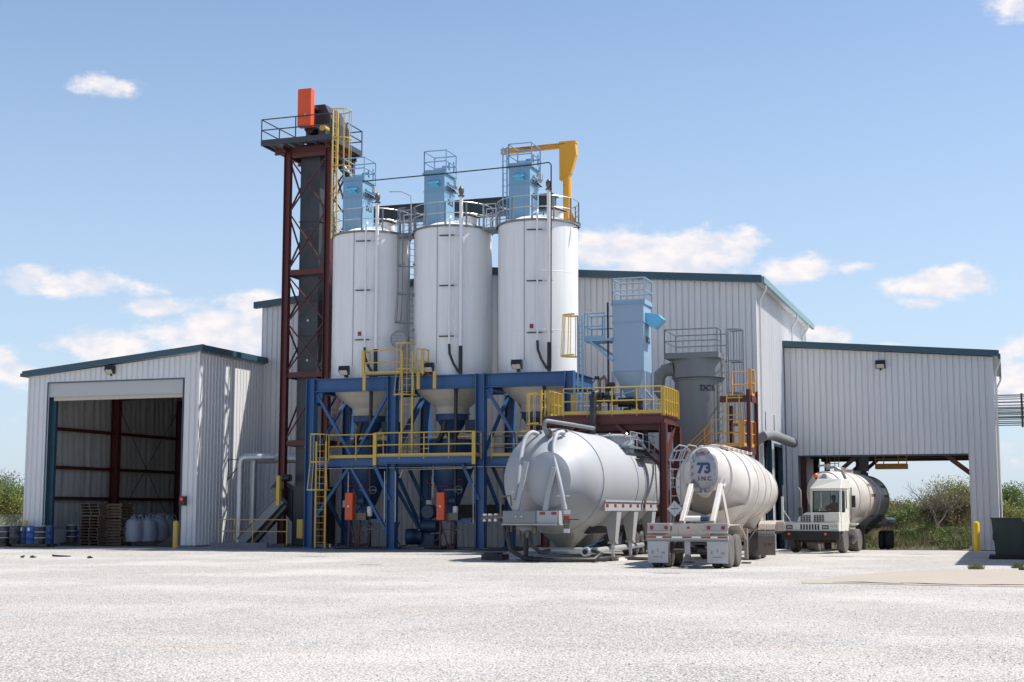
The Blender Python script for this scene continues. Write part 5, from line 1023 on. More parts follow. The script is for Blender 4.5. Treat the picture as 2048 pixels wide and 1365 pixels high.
solo(MB().tube([(-16.4, 49.6, .1), (-16.5, 48.9, .1), (-16.1, 48.4, .1), (-15.2, 48.3, .09), (-14.0, 48.6, .09), (-13.6, 49.4, .1), (-13.7, 50.4, .1)], .085, 10), 'ground_hose', m_hose, 'thick black hose looped on the gravel in front of the silver tank', 'hose', smooth=True)
mx_ = at(985, 1125, 49.5).x; b = MB(); b.prism([(mx_ - .4, 49.4, .02), (mx_ + .45, 49.3, .02), (mx_ + .5, 49.9, .02), (mx_ - .4, 50.0, .02)], (0, 0, .2)); b.prism([(mx_ - .3, 49.45, .22), (mx_ + .2, 49.45, .22), (mx_ + .3, 49.8, .22), (mx_ - .3, 49.9, .22)], (0, 0, .06)); solo(b, 'rubber_mat', m_hose, 'folded black rubber mat on the ground left of the silver tank', 'mat')
for k, (x, y, s_) in enumerate(((-13.9, 50.3, .5), (-12.9, 51.4, .4), (-13.3, 52.8, .45))):
    solo(MB().prism([(x - s_, y, .01), (x + s_ * .8, y - .3, .01), (x + s_, y + .3, .01), (x - .2, y + .4, .01)], (0, 0, .05)), 'ground_plate', m_black, ('flat black plate near the tank hose', 'flat black plate beside the middle tank legs', 'flat black plate beside the rear tank legs')[k], 'plate', 'plates on the gravel')

# ---------------------------------------------------------------- trailer 73
c73 = -9.55
t73 = thing('tank_trailer', 'dusty white tank trailer with number 73 on its rear cap', 'tank trailer', (c73, 50, 0))
RC = (c73 + .25) * 0 + c73
def sec(y, hw, zb, zt): return (y, c73 + (.32 if y < 45.6 else .16 if y < 46.5 else 0) * 0, (zb + zt) / 2, hw, (zt - zb) / 2)
body = [sec(47.25, .48, 2.36, 3.88), sec(47.35, .55, 2.28, 3.92), sec(47.75, .83, 1.95, 3.95), sec(48.25, 1.08, 1.65, 3.97), sec(48.8, 1.27, 1.42, 3.98), sec(49.2, 1.3, 1.38, 3.98), sec(51.4, 1.3, 1.38, 3.97), sec(53.2, 1.3, 1.4, 3.86), sec(55.2, 1.22, 1.5, 3.6), sec(56.6, 1.0, 1.7, 3.3), sec(57.0, .7, 2.0, 3.0), sec(57.15, .1, 2.45, 2.6)]
MB().loft(body, 64, 2.05).build('tank_shell', m_dusty, t73, True)
cz7 = 3.13
MB().loft([(47.12, c73, cz7, .02, .03), (47.14, c73, cz7, .3, .46), (47.19, c73, cz7, .44, .7), (47.27, c73, cz7, .49, .77)], 48, 2.1).build('rear_cap', m_capg, t73, True)
for y, w, zb, zt in ((47.78, .85, 1.93, 3.96), (48.8, 1.275, 1.415, 3.985), (50.4, 1.302, 1.375, 3.98), (52.0, 1.302, 1.385, 3.94), (53.2, 1.302, 1.395, 3.865), (55.2, 1.222, 1.495, 3.605)):
    MB().loft([(y - .05, c73, (zb + zt) / 2, w + .004, (zt - zb) / 2 + .004), (y - .03, c73, (zb + zt) / 2, w + .03, (zt - zb) / 2 + .03), (y + .03, c73, (zb + zt) / 2, w + .03, (zt - zb) / 2 + .03), (y + .05, c73, (zb + zt) / 2, w + .004, (zt - zb) / 2 + .004)], 64, 2.05).build('stiffening_ring', m_dusty, t73, True)
text('73', .47, 'lettering', m_navyink, t73, (c73 + .03, 47.115, 3.2), FRONT, .012, .02); text('I N C', .2, 'lettering', m_navyink, t73, (c73 + .05, 47.115, 2.86), FRONT, .012, .002)
for x in (-.16, 0, .16): MB().cyl((c73 + x - .05, 47.14, 3.74), (c73 + x + .05, 47.14, 3.74), .028, 8).build('marker_light', m_redlens, t73, True)
MB().box(c73 - .12, c73 + .1, 47.12, 47.15, 3.46, 3.62).build('document_plate', m_capg, t73)
for k in range(18):
    a = k / 18 * 2 * math.pi + .17; x, z = c73 + math.cos(a) * .43, cz7 + math.sin(a) * .68
    MB().box(x - .03, x + .03, 47.1, 47.15, z - .05, z + .05).build('cap_clamp', m_capg, t73)
# rear slope sheet and side hoppers
b = MB(); b.add([(c73 - .40, 47.28, 2.44), (c73 + .42, 47.28, 2.44), (c73 + .42, 48.0, 1.3), (c73 - .58, 48.0, 1.3), (c73 - .40, 47.9, 2.44), (c73 + .42, 47.9, 2.44), (c73 + .42, 48.9, 1.3), (c73 - .58, 48.9, 1.3)], [(0, 1, 2, 3), (7, 6, 5, 4)] + [(k, (k + 1) % 4, (k + 1) % 4 + 4, k + 4) for k in range(4)]); b.build('rear_slope_sheet', m_dustyd, t73)
MB().box(c73 - .3, c73 + .12, 47.22, 47.28, 2.36, 2.40).build('sheet_edge', m_galv, t73)
for y in (48.6, 51.2, 54.0):
    n = 32; t0 = []; t1 = []; b = MB()
    for k in range(n):
        a = 2 * math.pi * k / n; t0.append((c73 + math.cos(a) * 1.12, y + math.sin(a) * 1.3, 1.95 + .35 * abs(math.cos(a)) - .3)); t1.append((c73 + math.cos(a) * .2, y + math.sin(a) * .2, .72))
    b.add(t0 + t1, [(k, (k + 1) % n, n + (k + 1) % n, n + k) for k in range(n)] + [tuple(range(n, 2 * n))]); b.build('hopper_cone', m_dusty, t73, True); MB().cyl((c73, y, .5), (c73, y, .74), .14, 12).build('outlet_valve', m_steelr, t73, True)
MB().cyl((c73, 46.5, .52), (c73, 53.5, .52), .07, 10).build('product_pipe', m_galv, t73, True)
for sx_ in (-1, 1):
    xf = c73 + (-.33 if sx_ < 0 else .66); xt = c73 + (-.36 if sx_ < 0 else .62)
    MB().bar((xf, 45.2, 1.4), (xt, 46.9, 2.62), .15, .2).build('rear_strut', m_dusty, t73, bev=.015)
    MB().bar((xt, 46.9, 2.62), (xt + sx_ * .02, 47.3, 2.85), .07, .12).build('strut_clevis', m_capg, t73)
    MB().bar((xt + .02, 47.0, 2.5), (xf + .25 * sx_, 46.6, 1.38), .08, .08).build('rear_strut', m_dusty, t73)
    MB().bar((c73 + sx_ * .8, 48.6, 3.2), (c73 + sx_ * .62, 47.4, 2.6), .05, .07).build('stay_strap', m_dusty, t73)
    MB().box(c73 + sx_ * .45 - .06, c73 + sx_ * .45 + .06, 45.0, 55, .98, 1.14).build('chassis_rail', m_dustyd, t73)
# bumper
MB().box(c73 - .5, c73 + .55, 44.5, 44.56, 1.02, 1.4).build('bumper_panel', m_dusty, t73)
for sx_ in (-1, 1):
    xa, xb = sorted((c73 + sx_ * 1.28, c73 + sx_ * .55)); MB().box(xa, xb, 44.46, 44.56, 1.16, 1.38).build('light_box', m_capg, t73); MB().box(xa, xb, 44.4, 44.9, 1.38, 1.41).build('light_shelf', m_dusty, t73); MB().box(xa, xb, 44.4, 44.5, 1.1, 1.16).build('light_box_lip', m_dusty, t73)
    for q, r_ in ((.68, .065), (1.14, .065)): MB().cyl((c73 + sx_ * q, 44.445, 1.27), (c73 + sx_ * q, 44.465, 1.27), r_, 16).build('tail_light', m_redlens, t73, True)
    MB().prism([(c73 + sx_ * .3, 44.48, 1.35), (c73 + sx_ * .3, 44.48, 1.02), (c73 + sx_ * .75, 44.48, 1.02), (c73 + sx_ * .6, 44.48, 1.1)], (0, .02, 0)).build('gusset', m_dusty, t73)
    MB().box(c73 + sx_ * .95 - .33, c73 + sx_ * .95 + .33, 44.46, 44.48, .17, .86).build('mud_flap', m_flap, t73, bev=.006)
    fx = c73 + sx_ * .95
    text('E', .15, 'lettering', m_inkg, t73, (fx - .17, 44.455, .5), FRONT, .002); text('S', .15, 'lettering', m_inkg, t73, (fx - .0, 44.455, .56), FRONT, .002); text('M', .14, 'lettering', m_inkg, t73, (fx + .17, 44.455, .47), FRONT, .002)
    b = MB()
    for k in range(9): b.box(fx - .16 + k * .036, fx - .135 + k * .036, 44.452, 44.457, .345, .365)
    b.build('small_print', m_inkg, t73, kind='stuff')
MB().cyl((c73 + .06 - .06, 44.49, 1.27), (c73 + .06, 44.49, 1.27), .035, 10).build('marker_light', m_redlens, t73)
MB().box(c73 - 1.3, c73 + 1.3, 44.42, 44.5, .9, 1.02).build('bumper_beam', m_dusty, t73); MB().box(c73 - 1.3, c73 + 1.3, 44.44, 44.5, .84, .9).build('flap_bar', m_galvd, t73)
xx = c73 - 1.29; k = 0
for w, m_ in ((.3, m_redlens), (.2, m_white), (.3, m_redlens), (.34, m_white), (.3, m_redlens), (.3, m_white), (.3, m_redlens), (.22, m_white), (.3, m_redlens)):
    MB().box(xx, xx + w - .005, 44.412, 44.418, .95, .995).build('reflective_tape', m_, t73); xx += w
MB().box(c73 - .1, c73 + .08, 44.5, 44.56, .35, .9).build('bumper_post', m_capg, t73); MB().cyl((c73 - 0.01, 44.46, .34), (c73 - .01, 44.6, .34), .1, 14).build('hook_eye', m_steelr, t73, True)
MB().cyl((c73 - .1, 44.75, 1.55), (c73 + .38, 44.75, 1.55), .09, 16).build('air_tank', m_white, t73, True); MB().cyl((c73 + .38, 44.75, 1.55), (c73 + .65, 44.75, 1.55), .085, 16).build('air_tank_end', m_blued, t73, True)
# placard
pc = (c73 - .38, 44.42, 1.86); b = MB(); s_ = .27; b.prism([(pc[0] - s_, pc[1], pc[2]), (pc[0], pc[1], pc[2] - s_), (pc[0] + s_, pc[1], pc[2]), (pc[0], pc[1], pc[2] + s_)], (0, .02, 0)); b.build('placard_border', m_black, t73)
b = MB(); s_ = .25; b.prism([(pc[0] - s_, pc[1] - .005, pc[2]), (pc[0], pc[1] - .005, pc[2] - s_), (pc[0] + s_, pc[1] - .005, pc[2]), (pc[0], pc[1] - .005, pc[2] + s_)], (0, .004, 0)); b.build('placard', m_flap, t73)
b = MB()
for k in range(7): b.box(pc[0] - .12 + k * .036, pc[0] - .095 + k * .036, pc[1] - .009, pc[1] - .006, pc[2] - .015, pc[2] + .02)
for k in range(4): b.cyl((pc[0], pc[1] - .008, pc[2] + (.14, .08, -.08, -.14)[k]), (pc[0], pc[1] - .005, pc[2] + (.14, .08, -.08, -.14)[k]), .014, 8)
b.build('placard_print', m_ink, t73, kind='stuff')
MB().cyl((pc[0], 44.45, 1.4), (pc[0], 44.45, 1.62), .015, 6).build('placard_stem', m_black, t73)
# wheels, axles, fenders
for y in (45.2, 46.5):
    MB().cyl((c73 - .95, y, .52), (c73 + .95, y, .52), .075, 12).build('axle', m_steelr, t73, True); MB().cyl((c73 - .2, y - .25, .6), (c73 + .2, y - .25, .6), .1, 12).build('brake_chamber', m_black, t73, True)
    for sx_ in (-1, 1):
        for dx in (1.13, .80): wheel(t73, c73 + sx_ * dx, y, .525, .525, .26, sx_ if dx > 1 else -sx_, m_rubd if sx_ > 0 and dx > 1 else m_rub)
for sx_ in (-1, 1):
    b = MB(); pr = [(44.55, 1.0), (44.6, 1.28), (44.8, 1.36), (46.6, 1.36), (46.95, 1.2), (47.1, .95)]
    for (a0, z0), (a1, z1) in zip(pr[:-1], pr[1:]): xa, xb = sorted((c73 + sx_ * 1.28, c73 + sx_ * .7)); b.add([(xa, a0, z0), (xb, a0, z0), (xb, a1, z1), (xa, a1, z1), (xa, a0, z0 - .03), (xb, a0, z0 - .03), (xb, a1, z1 - .03), (xa, a1, z1 - .03)], [(0, 1, 2, 3), (7, 6, 5, 4), (0, 4, 5, 1), (1, 5, 6, 2), (2, 6, 7, 3), (3, 7, 4, 0)])
    b.build('fender', m_dusty, t73)
    MB().box(c73 + sx_ * 1.0 - .06, c73 + sx_ * 1.0 + .06, 49.3, 49.42, .15, 1.2).build('landing_leg', m_dustyd, t73); MB().box(c73 + sx_ * 1.0 - .15, c73 + sx_ * 1.0 + .15, 49.2, 49.5, .01, .05).build('landing_foot', m_steelr, t73)
    MB().bar((c73 + sx_ * 1.0, 49.35, .8), (c73 + sx_ * 1.0, 48.4, 1.25), .07, .07).build('landing_brace', m_dustyd, t73)
MB().box(c73 - 1.0, c73 + 1.0, 49.33, 49.4, .75, .85).build('landing_crossbar', m_dustyd, t73)
MB().box(c73 - .35, c73 + .35, 46.0, 47.0, .75, 1.15).build('suspension', m_steelr, t73)
# top walkway clutter and rear ladder
for k, (y, w) in enumerate(((48.6, .26), (50.2, .25), (51.8, .25), (53.4, .25))): MB().lathe([(w, 3.7), (w, 3.99 if y < 53 else 3.95), (w * 1.1, 4.0 if y < 53 else 3.96), (w * 1.1, 4.04 if y < 53 else 4.0), (.02, 4.07 if y < 53 else 4.03)], (c73 + .1, y, 0), 20).build('hatch', m_dusty, t73, True)
for x in (-.3, .45): MB().bar((c73 + x, 48.2, 4.0), (c73 + x, 53, 3.95), .09, .07).build('walkway_rail', m_dusty, t73)
for k in range(6): MB().box(c73 + .45, c73 + .62, 48.4 + k * .9 + .07 * (k % 3), 48.75 + k * .9, 3.88, 3.97).build('walkway_tread', m_dusty, t73)
lr = MB(); lxx = c73 - 1.05
for x in (lxx - .17, lxx + .17): MB().tube([(x, 47.6, .95), (x, 47.6, 3.55), (x + .1, 47.65, 3.85), (x + .28, 47.75, 4.02), (x + .48, 47.9, 3.98), (x + .6, 48.0, 3.8)], .024, 8).build('ladder_rail', m_alu, t73, True)
for k in range(9): lr.cyl((lxx - .17, 47.6, 1.1 + k * .3), (lxx + .17, 47.6, 1.1 + k * .3), .02, 6)
lr.build('ladder_rungs', m_alu, t73, kind='stuff')
MB().box(lxx - .2, lxx + .5, 47.5, 47.65, 3.48, 3.54).build('ladder_step', m_alu, t73)
for k in range(4): MB().bar((lxx - .05 + k * .14, 47.58, 3.52), (lxx + .06 + k * .14, 47.65, 3.82), .04, .03).build('ladder_slat', m_alu, t73)
MB().bar((lxx - .1, 47.62, 3.82), (lxx + .5, 47.7, 3.86), .04, .05).build('ladder_step', m_alu, t73)

# road tractor pulling trailer 73, mostly hidden: drive axle fenders, flaps, frame, wheels
rt = thing('road_tractor', 'mostly hidden tractor ahead of the 73 trailer, white ribbed fender and brown mud flap showing', 'truck', (-8.6, 54, 0))
b = MB(); n = 14
for sgn, xa, xb in ((1, -8.72, -8.1), (-1, -11.3, -10.68)):
    b = MB(); arc = [(53.0, .92), (52.98, 1.1), (53.1, 1.3), (53.4, 1.42), (55.2, 1.42), (55.5, 1.3), (55.62, 1.05)]
    for j in range(6):
        x0, x1 = xa + (xb - xa) * j / 6, xa + (xb - xa) * (j + 1) / 6 - .012; of = .012 if j % 2 else 0
        for (a0, z0), (a1, z1) in zip(arc[:-1], arc[1:]): b.add([(x0, a0, z0 + of), (x1, a0, z0 + of), (x1, a1, z1 + of), (x0, a1, z1 + of), (x0, a0, z0 - .03), (x1, a0, z0 - .03), (x1, a1, z1 - .03), (x0, a1, z1 - .03)], [(0, 1, 2, 3), (7, 6, 5, 4), (0, 4, 5, 1), (1, 5, 6, 2), (2, 6, 7, 3), (3, 7, 4, 0)])
    b.build('fender', m_dusty, rt); MB().box(xa, xb, 52.98, 53.0, .18, .9).build('mud_flap', m_flapd, rt, bev=.006); MB().box(xa, xb, 52.94, 53.02, .88, .94).build('flap_bar', m_galvd, rt)
text('S M', .17, 'lettering', m_black, rt, (-8.38, 52.975, .55), FRONT, .002)
for y in (53.75, 55.0):
    for x, s_ in ((-10.75, -1), (-9.05, 1)): wheel(rt, x, y, .52, .52, .5, s_, m_rubd if s_ > 0 else None)
for x in (-10.0, -9.2): MB().box(x, x + .1, 53.3, 62, .85, 1.1).build('frame_rail', m_black, rt)

# ---------------------------------------------------------------- yard tractor with driver
yt = thing('yard_tractor', 'cream coloured yard tractor numbered 3636 facing out of the drive-through', 'truck', (-7.85, 65, 0))
X0, X1, YF = -9.1, -6.72, 62.0
b = MB(); b.prism([(X0 - .05, YF, 1.02), (X1, YF, 1.02), (X1, YF, 1.45), (X0 - .05, YF, 1.45)], (0, .5, 0)); b.build('front_panel', m_cream, yt, bev=.02)
MB().box(X0 - .08, X1 + .03, YF - .12, YF + .2, .57, 1.0).build('bumper', m_black, yt, bev=.02)
b = MB(); b.prism([(X0 + .55, YF + .1, 1.45), (X1, YF + .1, 1.45), (X1, YF + .1, 1.95), (X0 + .95, YF + .1, 1.95), (X0 + .62, YF + .1, 1.72)], (0, 1.5, 0)); b.build('hood', m_cream, yt, bev=.02)
gb = MB()
for i in range(9):
    if i == 4: continue
    for j in range(4): gb.box(X0 + .72 + i * .115, X0 + .8 + i * .115, YF + .07, YF + .099, 1.5 + j * .085, 1.555 + j * .085)
gb.build('hood_grille', m_black, yt, kind='stuff')
for i in range(7): MB().box(X0 + .72 + i * .125, X0 + .79 + i * .125, YF - .012, YF - .002, 1.1, 1.36).build('grille_slot', m_black, yt)
for x in (X0 + .1, X1 - .72): MB().box(x, x + .28, YF - .02, YF - .002, 1.13, 1.32).build('headlight_frame', m_black, yt); MB().box(x + .04, x + .13, YF - .03, YF - .021, 1.17, 1.28).build('headlight', m_lampglass, yt); MB().box(x + .15, x + .24, YF - .03, YF - .021, 1.17, 1.28).build('headlight', m_lampglass, yt)
text('3636', .17, 'lettering', m_inkg, yt, (X1 - .23, YF - .004, 1.22), FRONT, .002)
for x in (X0 + .25, X1 - .55): MB().cyl((x, YF - .135, .82), (x, YF - .12, .82), .055, 14).build('turn_signal', m_ored, yt, True)
MB().box(X0 - .15, X0 + .45, YF - .02, YF + .5, 1.45, 1.48).build('front_step', m_cream, yt)
MB().box(X0 - .1, X0 - .02, YF + .0, YF + .08, 1.45, 2.75).build('mirror_post', m_cream, yt); MB().bar((X0 - .05, YF + .05, 2.1), (X0 + .3, YF + .1, 1.48), .04, .04).build('post_brace', m_cream, yt)
MB().tube([(X0 + .3, YF + 1.6, 1.2), (X0 + .3, YF + 1.6, 2.2)], .1, 12).build('muffler', m_steelr, yt, True); MB().tube([(X0 + .3, YF + 1.6, 2.2), (X0 + .3, YF + 1.6, 3.05), (X0 + .2, YF + 1.6, 3.2)], .05, 10).build('exhaust_stack', m_dustyd, yt, True)
# cab: glazed box with frame
CX0, CX1, CY0, CY1 = -8.02, -6.7, YF + .35, YF + 1.85
def pillar(p, q, w=.09): MB().bar(p, q, w, w).build('cab_pillar', m_cream, yt)
for x in (CX0 + .04, CX1 - .04):
    pillar((x, CY0 + .04, 1.9), (x, CY0 + .14, 3.12)); pillar((x, CY1 - .04, 1.9), (x, CY1 - .04, 3.1))
MB().box(CX0, CX1, CY1 - .05, CY1, 1.0, 2.2).build('cab_rear_wall', m_cream, yt); MB().box(CX0, CX0 + .05, CY0 + .1, CY1, 1.0, 2.1).build('cab_side_wall', m_cream, yt)
MB().box(CX1 - .03, CX1, CY0 + .75, CY1, 1.0, 2.15).build('door', m_cream, yt); MB().box(CX1 - .05, CX1 + .01, CY0 + .72, CY0 + .8, 2.1, 3.1).build('door_frame', m_cream, yt); MB().box(CX1 - .05, CX1 + .01, CY0 + 1.02, CY1, 2.15, 3.1).build('door_upper', m_cream, yt)
MB().box(CX1 - .03, CX1, CY0 + .06, CY0 + .76, 1.0, 1.95).build('cab_corner_panel', m_cream, yt)
MB().box(CX0, CX1, CY0, CY0 + .1, 1.86, 1.96).build('windscreen_sill', m_cream, yt); MB().box(CX0, CX1, CY0 + .06, CY0 + .2, 3.02, 3.14).build('windscreen_header', m_cream, yt)
b = MB(); b.add([(CX0 + .1, CY0 + .045, 1.98), (CX1 - .1, CY0 + .045, 1.98), (CX1 - .1, CY0 + .125, 3.02), (CX0 + .1, CY0 + .125, 3.02)], [(0, 1, 2, 3)]); b.build('windscreen', m_glass, yt)
fm = MB(); c4 = [Vector(v) for v in b.v]
for k in range(4): fm.bar(c4[k], c4[(k + 1) % 4], .05, .05)
fm.build('windscreen_seal', m_black, yt); MB().bar((CX0 + .52, CY1 - .03, 2.2), (CX0 + .52, CY1 - .03, 3.1), .08, .06).build('rear_window_bar', m_cream, yt)
MB().box(CX1 - .02, CX1 - .01, CY0 + .15, CY0 + .72, 2.0, 3.0).build('side_window', m_glass, yt); MB().box(CX1 - .02, CX1 - .01, CY0 + .8, CY0 + 1.02, 2.15, 3.0).build('side_window', m_glass, yt)
b = MB(); b.add([(CX0 - .02, CY0, 3.13), (CX1 + .02, CY0, 3.13), (CX1 + .02, CY1, 3.13), (CX0 - .02, CY1, 3.13), (CX0 + .25, CY0 + .25, 3.62), (CX1 + .0, CY0 + .35, 3.62), (CX1 + .0, CY1, 3.62), (CX0 + .25, CY1, 3.62)], [(0, 1, 2, 3), (7, 6, 5, 4)] + [(k, k + 4, (k + 1) % 4 + 4, (k + 1) % 4) for k in range(4)]); b.build('cab_roof', m_cream, yt, bev=.02)
MB().cyl((CX0 + .2, CY0 + .3, 3.6), (CX0 + .2, CY0 + .3, 3.68), .06, 12).build('beacon_base', m_black, yt); MB().lathe([(.1, 3.68), (.1, 3.84), (.05, 3.9), (.01, 3.9)], (CX0 + .2, CY0 + .3, 0), 16).build('beacon', m_ored, yt, True)
MB().box(CX0 + .1, CX1 - .1, CY0 + .15, CY1 - .06, 1.1, 1.2).build('cab_floor', m_black, yt); MB().box(CX0 + .55, CX1 - .2, CY0 + .75, CY0 + 1.25, 1.2, 1.65).build('seat', m_black, yt); MB().box(CX0 + .55, CX1 - .2, CY0 + 1.2, CY0 + 1.32, 1.65, 2.45).build('seat_back', m_black, yt)
MB().box(CX0 + .1, CX1 - .1, CY0 + .12, CY0 + .45, 1.85, 2.02).build('dashboard', m_dgrey, yt)
sw = [Vector((CX1 - .62 + math.cos(a * math.pi / 8) * .2, CY0 + .58 + math.sin(a * math.pi / 8) * .12, 2.18 + math.sin(a * math.pi / 8) * .15)) for a in range(16)]; MB().tube(sw, .02, 6, closed=True).build('steering_wheel', m_black, yt, True)
MB().box(CX1 + .0, CX1 + .35, CY1 - .2, CY1 + .15, 1.35, 1.4).build('side_step', m_cream, yt); MB().box(CX1 + .05, CX1 + .1, CY1, CY1 + .06, 1.4, 3.2).build('grab_rail', m_galvd, yt); MB().box(CX1 + .02, CX1 + .22, CY1 + .1, CY1 + .2, 2.2, 2.8).build('mirror', m_black, yt)
for x in (X0 + .7, X1 - .8): MB().box(x, x + .1, YF + .3, YF + 5.2, .7, .95).build('frame_rail', m_black, yt)
MB().cyl((X0 + .2, YF + 1.05, .5), (X1 - .2, YF + 1.05, .5), .07, 10).build('axle', m_steelr, yt)
wheel(yt, X0 + .2, YF + 1.05, .5, .5, .3, -1); wheel(yt, X1 - .12, YF + 1.05, .5, .5, .3, 1, m_rubd)
for x, s_ in ((X0 + .35, -1), (X1 - .25, 1)): wheel(yt, x, YF + 3.6, .5, .5, .5, s_, m_rubd)
MB().tube([(X1 - .15, YF + 1.7, 1.0), (X1 + .12, YF + 1.9, .95), (X1 + .18, YF + 2.3, .7), (X1 - .05, YF + 2.5, .45)], .12, 12).build('air_intake_hose', m_galvd, yt, True)
MB().box(X1 - .5, X1 + .05, YF + 1.9, YF + 3.1, 1.3, 1.38).build('fifth_wheel_deck', m_dustyd, yt); MB().cyl((X1 - .1, YF + 1.9, 1.15), (X1 - .1, YF + 2.9, 1.15), .1, 12).build('air_tank', m_dusty, yt, True)
MB().tube([(X1 - .4, YF + 2.0, 1.55), (X1 - .1, YF + 2.1, 1.75), (X1 + .05, YF + 2.2, 1.5)], .05, 8).build('air_line', m_dustyd, yt, True)
for ch in list(yt.children) + [g for c_ in yt.children for g in c_.children]:
    if ch.type == 'MESH' and ch.data.users == 1 and not ch.data.name.startswith(('wheel', 'rim')):
        if ch.name.startswith('lettering'): ch.location.z -= .07; continue
        for v in ch.data.vertices:
            if v.co.z > 1.02: v.co.z = .93 + (v.co.z - 1.02) * .86
            elif v.co.z > .95: v.co.z -= .09 * (v.co.z - .95) / .07
# driver, one skinned body
def person(px, py, pz):
    v = [(0, 0, 0), (0, .02, .22), (0, .02, .44), (0, -.0, .56), (0, -.03, .66), (0, -.04, .78),
         (.19, .02, .48), (.25, -.18, .3), (.16, -.42, .36), (-.19, .02, .48), (-.26, -.16, .3), (-.18, -.4, .38),
         (.11, -.1, -.02), (.13, -.45, .02), (.13, -.5, -.38), (-.11, -.1, -.02), (-.13, -.45, .02), (-.13, -.5, -.38)]
    e = [(0, 1), (1, 2), (2, 3), (3, 4), (4, 5), (2, 6), (6, 7), (7, 8), (2, 9), (9, 10), (10, 11), (0, 12), (12, 13), (13, 14), (0, 15), (15, 16), (16, 17)]
    rr = [.16, .15, .13, .06, .085, .09, .075, .05, .04, .075, .05, .04, .1, .08, .055, .1, .08, .055]
    me = bpy.data.meshes.new('person'); me.from_pydata([(px + a, py + b_, pz + c) for a, b_, c in v], e, []); me.materials.append(mat('dark_work_clothes', (.018, .022, .04), .8))
    o = bpy.data.objects.new('person', me); C.objects.link(o); sk = o.modifiers.new('skin', 'SKIN'); o.modifiers.new('sub', 'SUBSURF').levels = 1; o.modifiers['sub'].render_levels = 2
    for i, r_ in enumerate(rr): me.skin_vertices[0].data[i].radius = (r_, r_ * .85)
    me.skin_vertices[0].data[0].use_root = True; tag(o, 'driver in dark clothes behind the wheel of the cream yard tractor', 'person')
    msk = mat('skin_tone', (.18, .1, .07), .6); f = MB(); f.lathe([(.02, -.13), (.06, -.12), (.085, -.05), (.095, .02), (.085, .09), (.05, .13), (.01, .14)], (px, py - .045, pz + .76), 18); ORG[o] = Vector((0, 0, 0)); f.build('head', msk, o, True)
    f = MB(); f.prism([(px - .015, py - .13, pz + .72), (px + .015, py - .13, pz + .72), (px, py - .16, pz + .73), ], (0, .03, .04)); f.build('nose', msk, o)
    f = MB(); f.lathe([(.1, .03), (.1, .09), (.075, .15), (.02, .17)], (px, py - .04, pz + .76), 18); f.build('cap', m_ink, o, True)
    for sx_ in (-1, 1):
        h0 = Vector((px + sx_ * .17, py - .43, pz + .37)); b = MB(); b.tube([h0, h0 + Vector((0, -.05, .02)), h0 + Vector((0, -.09, .01))], [.035, .045, .03], 8)
        for k in range(4): q = h0 + Vector(((k - 1.5) * .02, -.09, .02)); b.tube([q, q + Vector((0, -.04, .02)), q + Vector((0, -.045 - .005 * k, -.02))], .009, 6)
        q = h0 + Vector((-sx_ * .035, -.03, .02)); b.tube([q, q + Vector((-sx_ * .02, -.04, .02))], .01, 6); b.build('hand', msk, o, True)
    return o
pr_ = person(CX1 - .55, CY0 + 1.02, 1.56)
piv = Vector((-7.85, 65, 0)); sh_ = Vector((.38, 0, 0)); rot_ = Matrix.Rotation(R(-8), 4, 'Z')
yt.rotation_euler.z = R(-8); yt.location += sh_
pr_.rotation_euler.z = R(-8); pr_.location = piv + sh_ - (rot_ @ piv)

# ---------------------------------------------------------------- trailer behind the yard tractor
c3 = -7.95
t3 = thing('tank_trailer', 'white tank trailer with red lettering bars parked through the drive-through wing', 'tank trailer', (c3, 75, 0))
zo = -.15
s3 = [(65.9, c3, 2.75, .1, .1), (65.95, c3, 2.75, .5, .5), (66.15, c3, 2.7, .75, .85), (66.3, c3, 2.68, .78, .98), (67.5, c3, 2.6, .92, 1.12), (69.6, c3, 2.5, 1.12, 1.26), (72.0, c3, 2.5, 1.3, 1.28), (80.0, c3, 2.5, 1.3, 1.28), (80.6, c3, 2.5, 1.1, 1.08), (81.0, c3, 2.5, .3, .3)]
MB().loft([(y, x, z + zo + .05, a, b_) for y, x, z, a, b_ in s3], 64, 2.1).build('tank_shell', m_dusty, t3, True)
for y, a, b_ in ((66.3, .79, .99), (69.6, 1.13, 1.27), (72.0, 1.31, 1.29), (76.0, 1.31, 1.29), (80.0, 1.31, 1.29)):
    zc = (2.68 if y < 67 else 2.5) + zo + .05; MB().loft([(y - .04, c3, zc, a, b_), (y - .02, c3, zc, a + .03, b_ + .03), (y + .02, c3, zc, a + .03, b_ + .03), (y + .04, c3, zc, a, b_)], 64, 2.1).build('stiffening_ring', m_dusty, t3, True)
for y in (71, 75, 79):
    n = 28; t0 = []; t1 = []; b = MB()
    for k in range(n): a = 2 * math.pi * k / n; t0.append((c3 + math.cos(a) * 1.2, y + math.sin(a) * 1.8, 1.5)); t1.append((c3 + math.cos(a) * .2, y + math.sin(a) * .2, .55))
    b.add(t0 + t1, [(k, (k + 1) % n, n + (k + 1) % n, n + k) for k in range(n)] + [tuple(range(n, 2 * n))]); b.build('hopper_cone', m_aluhop, t3, True)
MB().tube([(c3 + .1, 66.2, 3.72), (c3 + .45, 66.1, 3.78), (c3 + .8, 66.2, 3.6), (c3 + .95, 66.3, 3.2), (c3 + .98, 66.4, 2.2), (c3 + .98, 66.4, 1.4)], .07, 10).build('blow_pipe', m_capg, t3, True); MB().tube([(c3 - .3, 66.6, 3.85), (c3 + .2, 66.4, 3.88)], .05, 8).build('vent_pipe', m_capg, t3, True)
mt = mat('faded_red', (.3, .07, .06), .6)
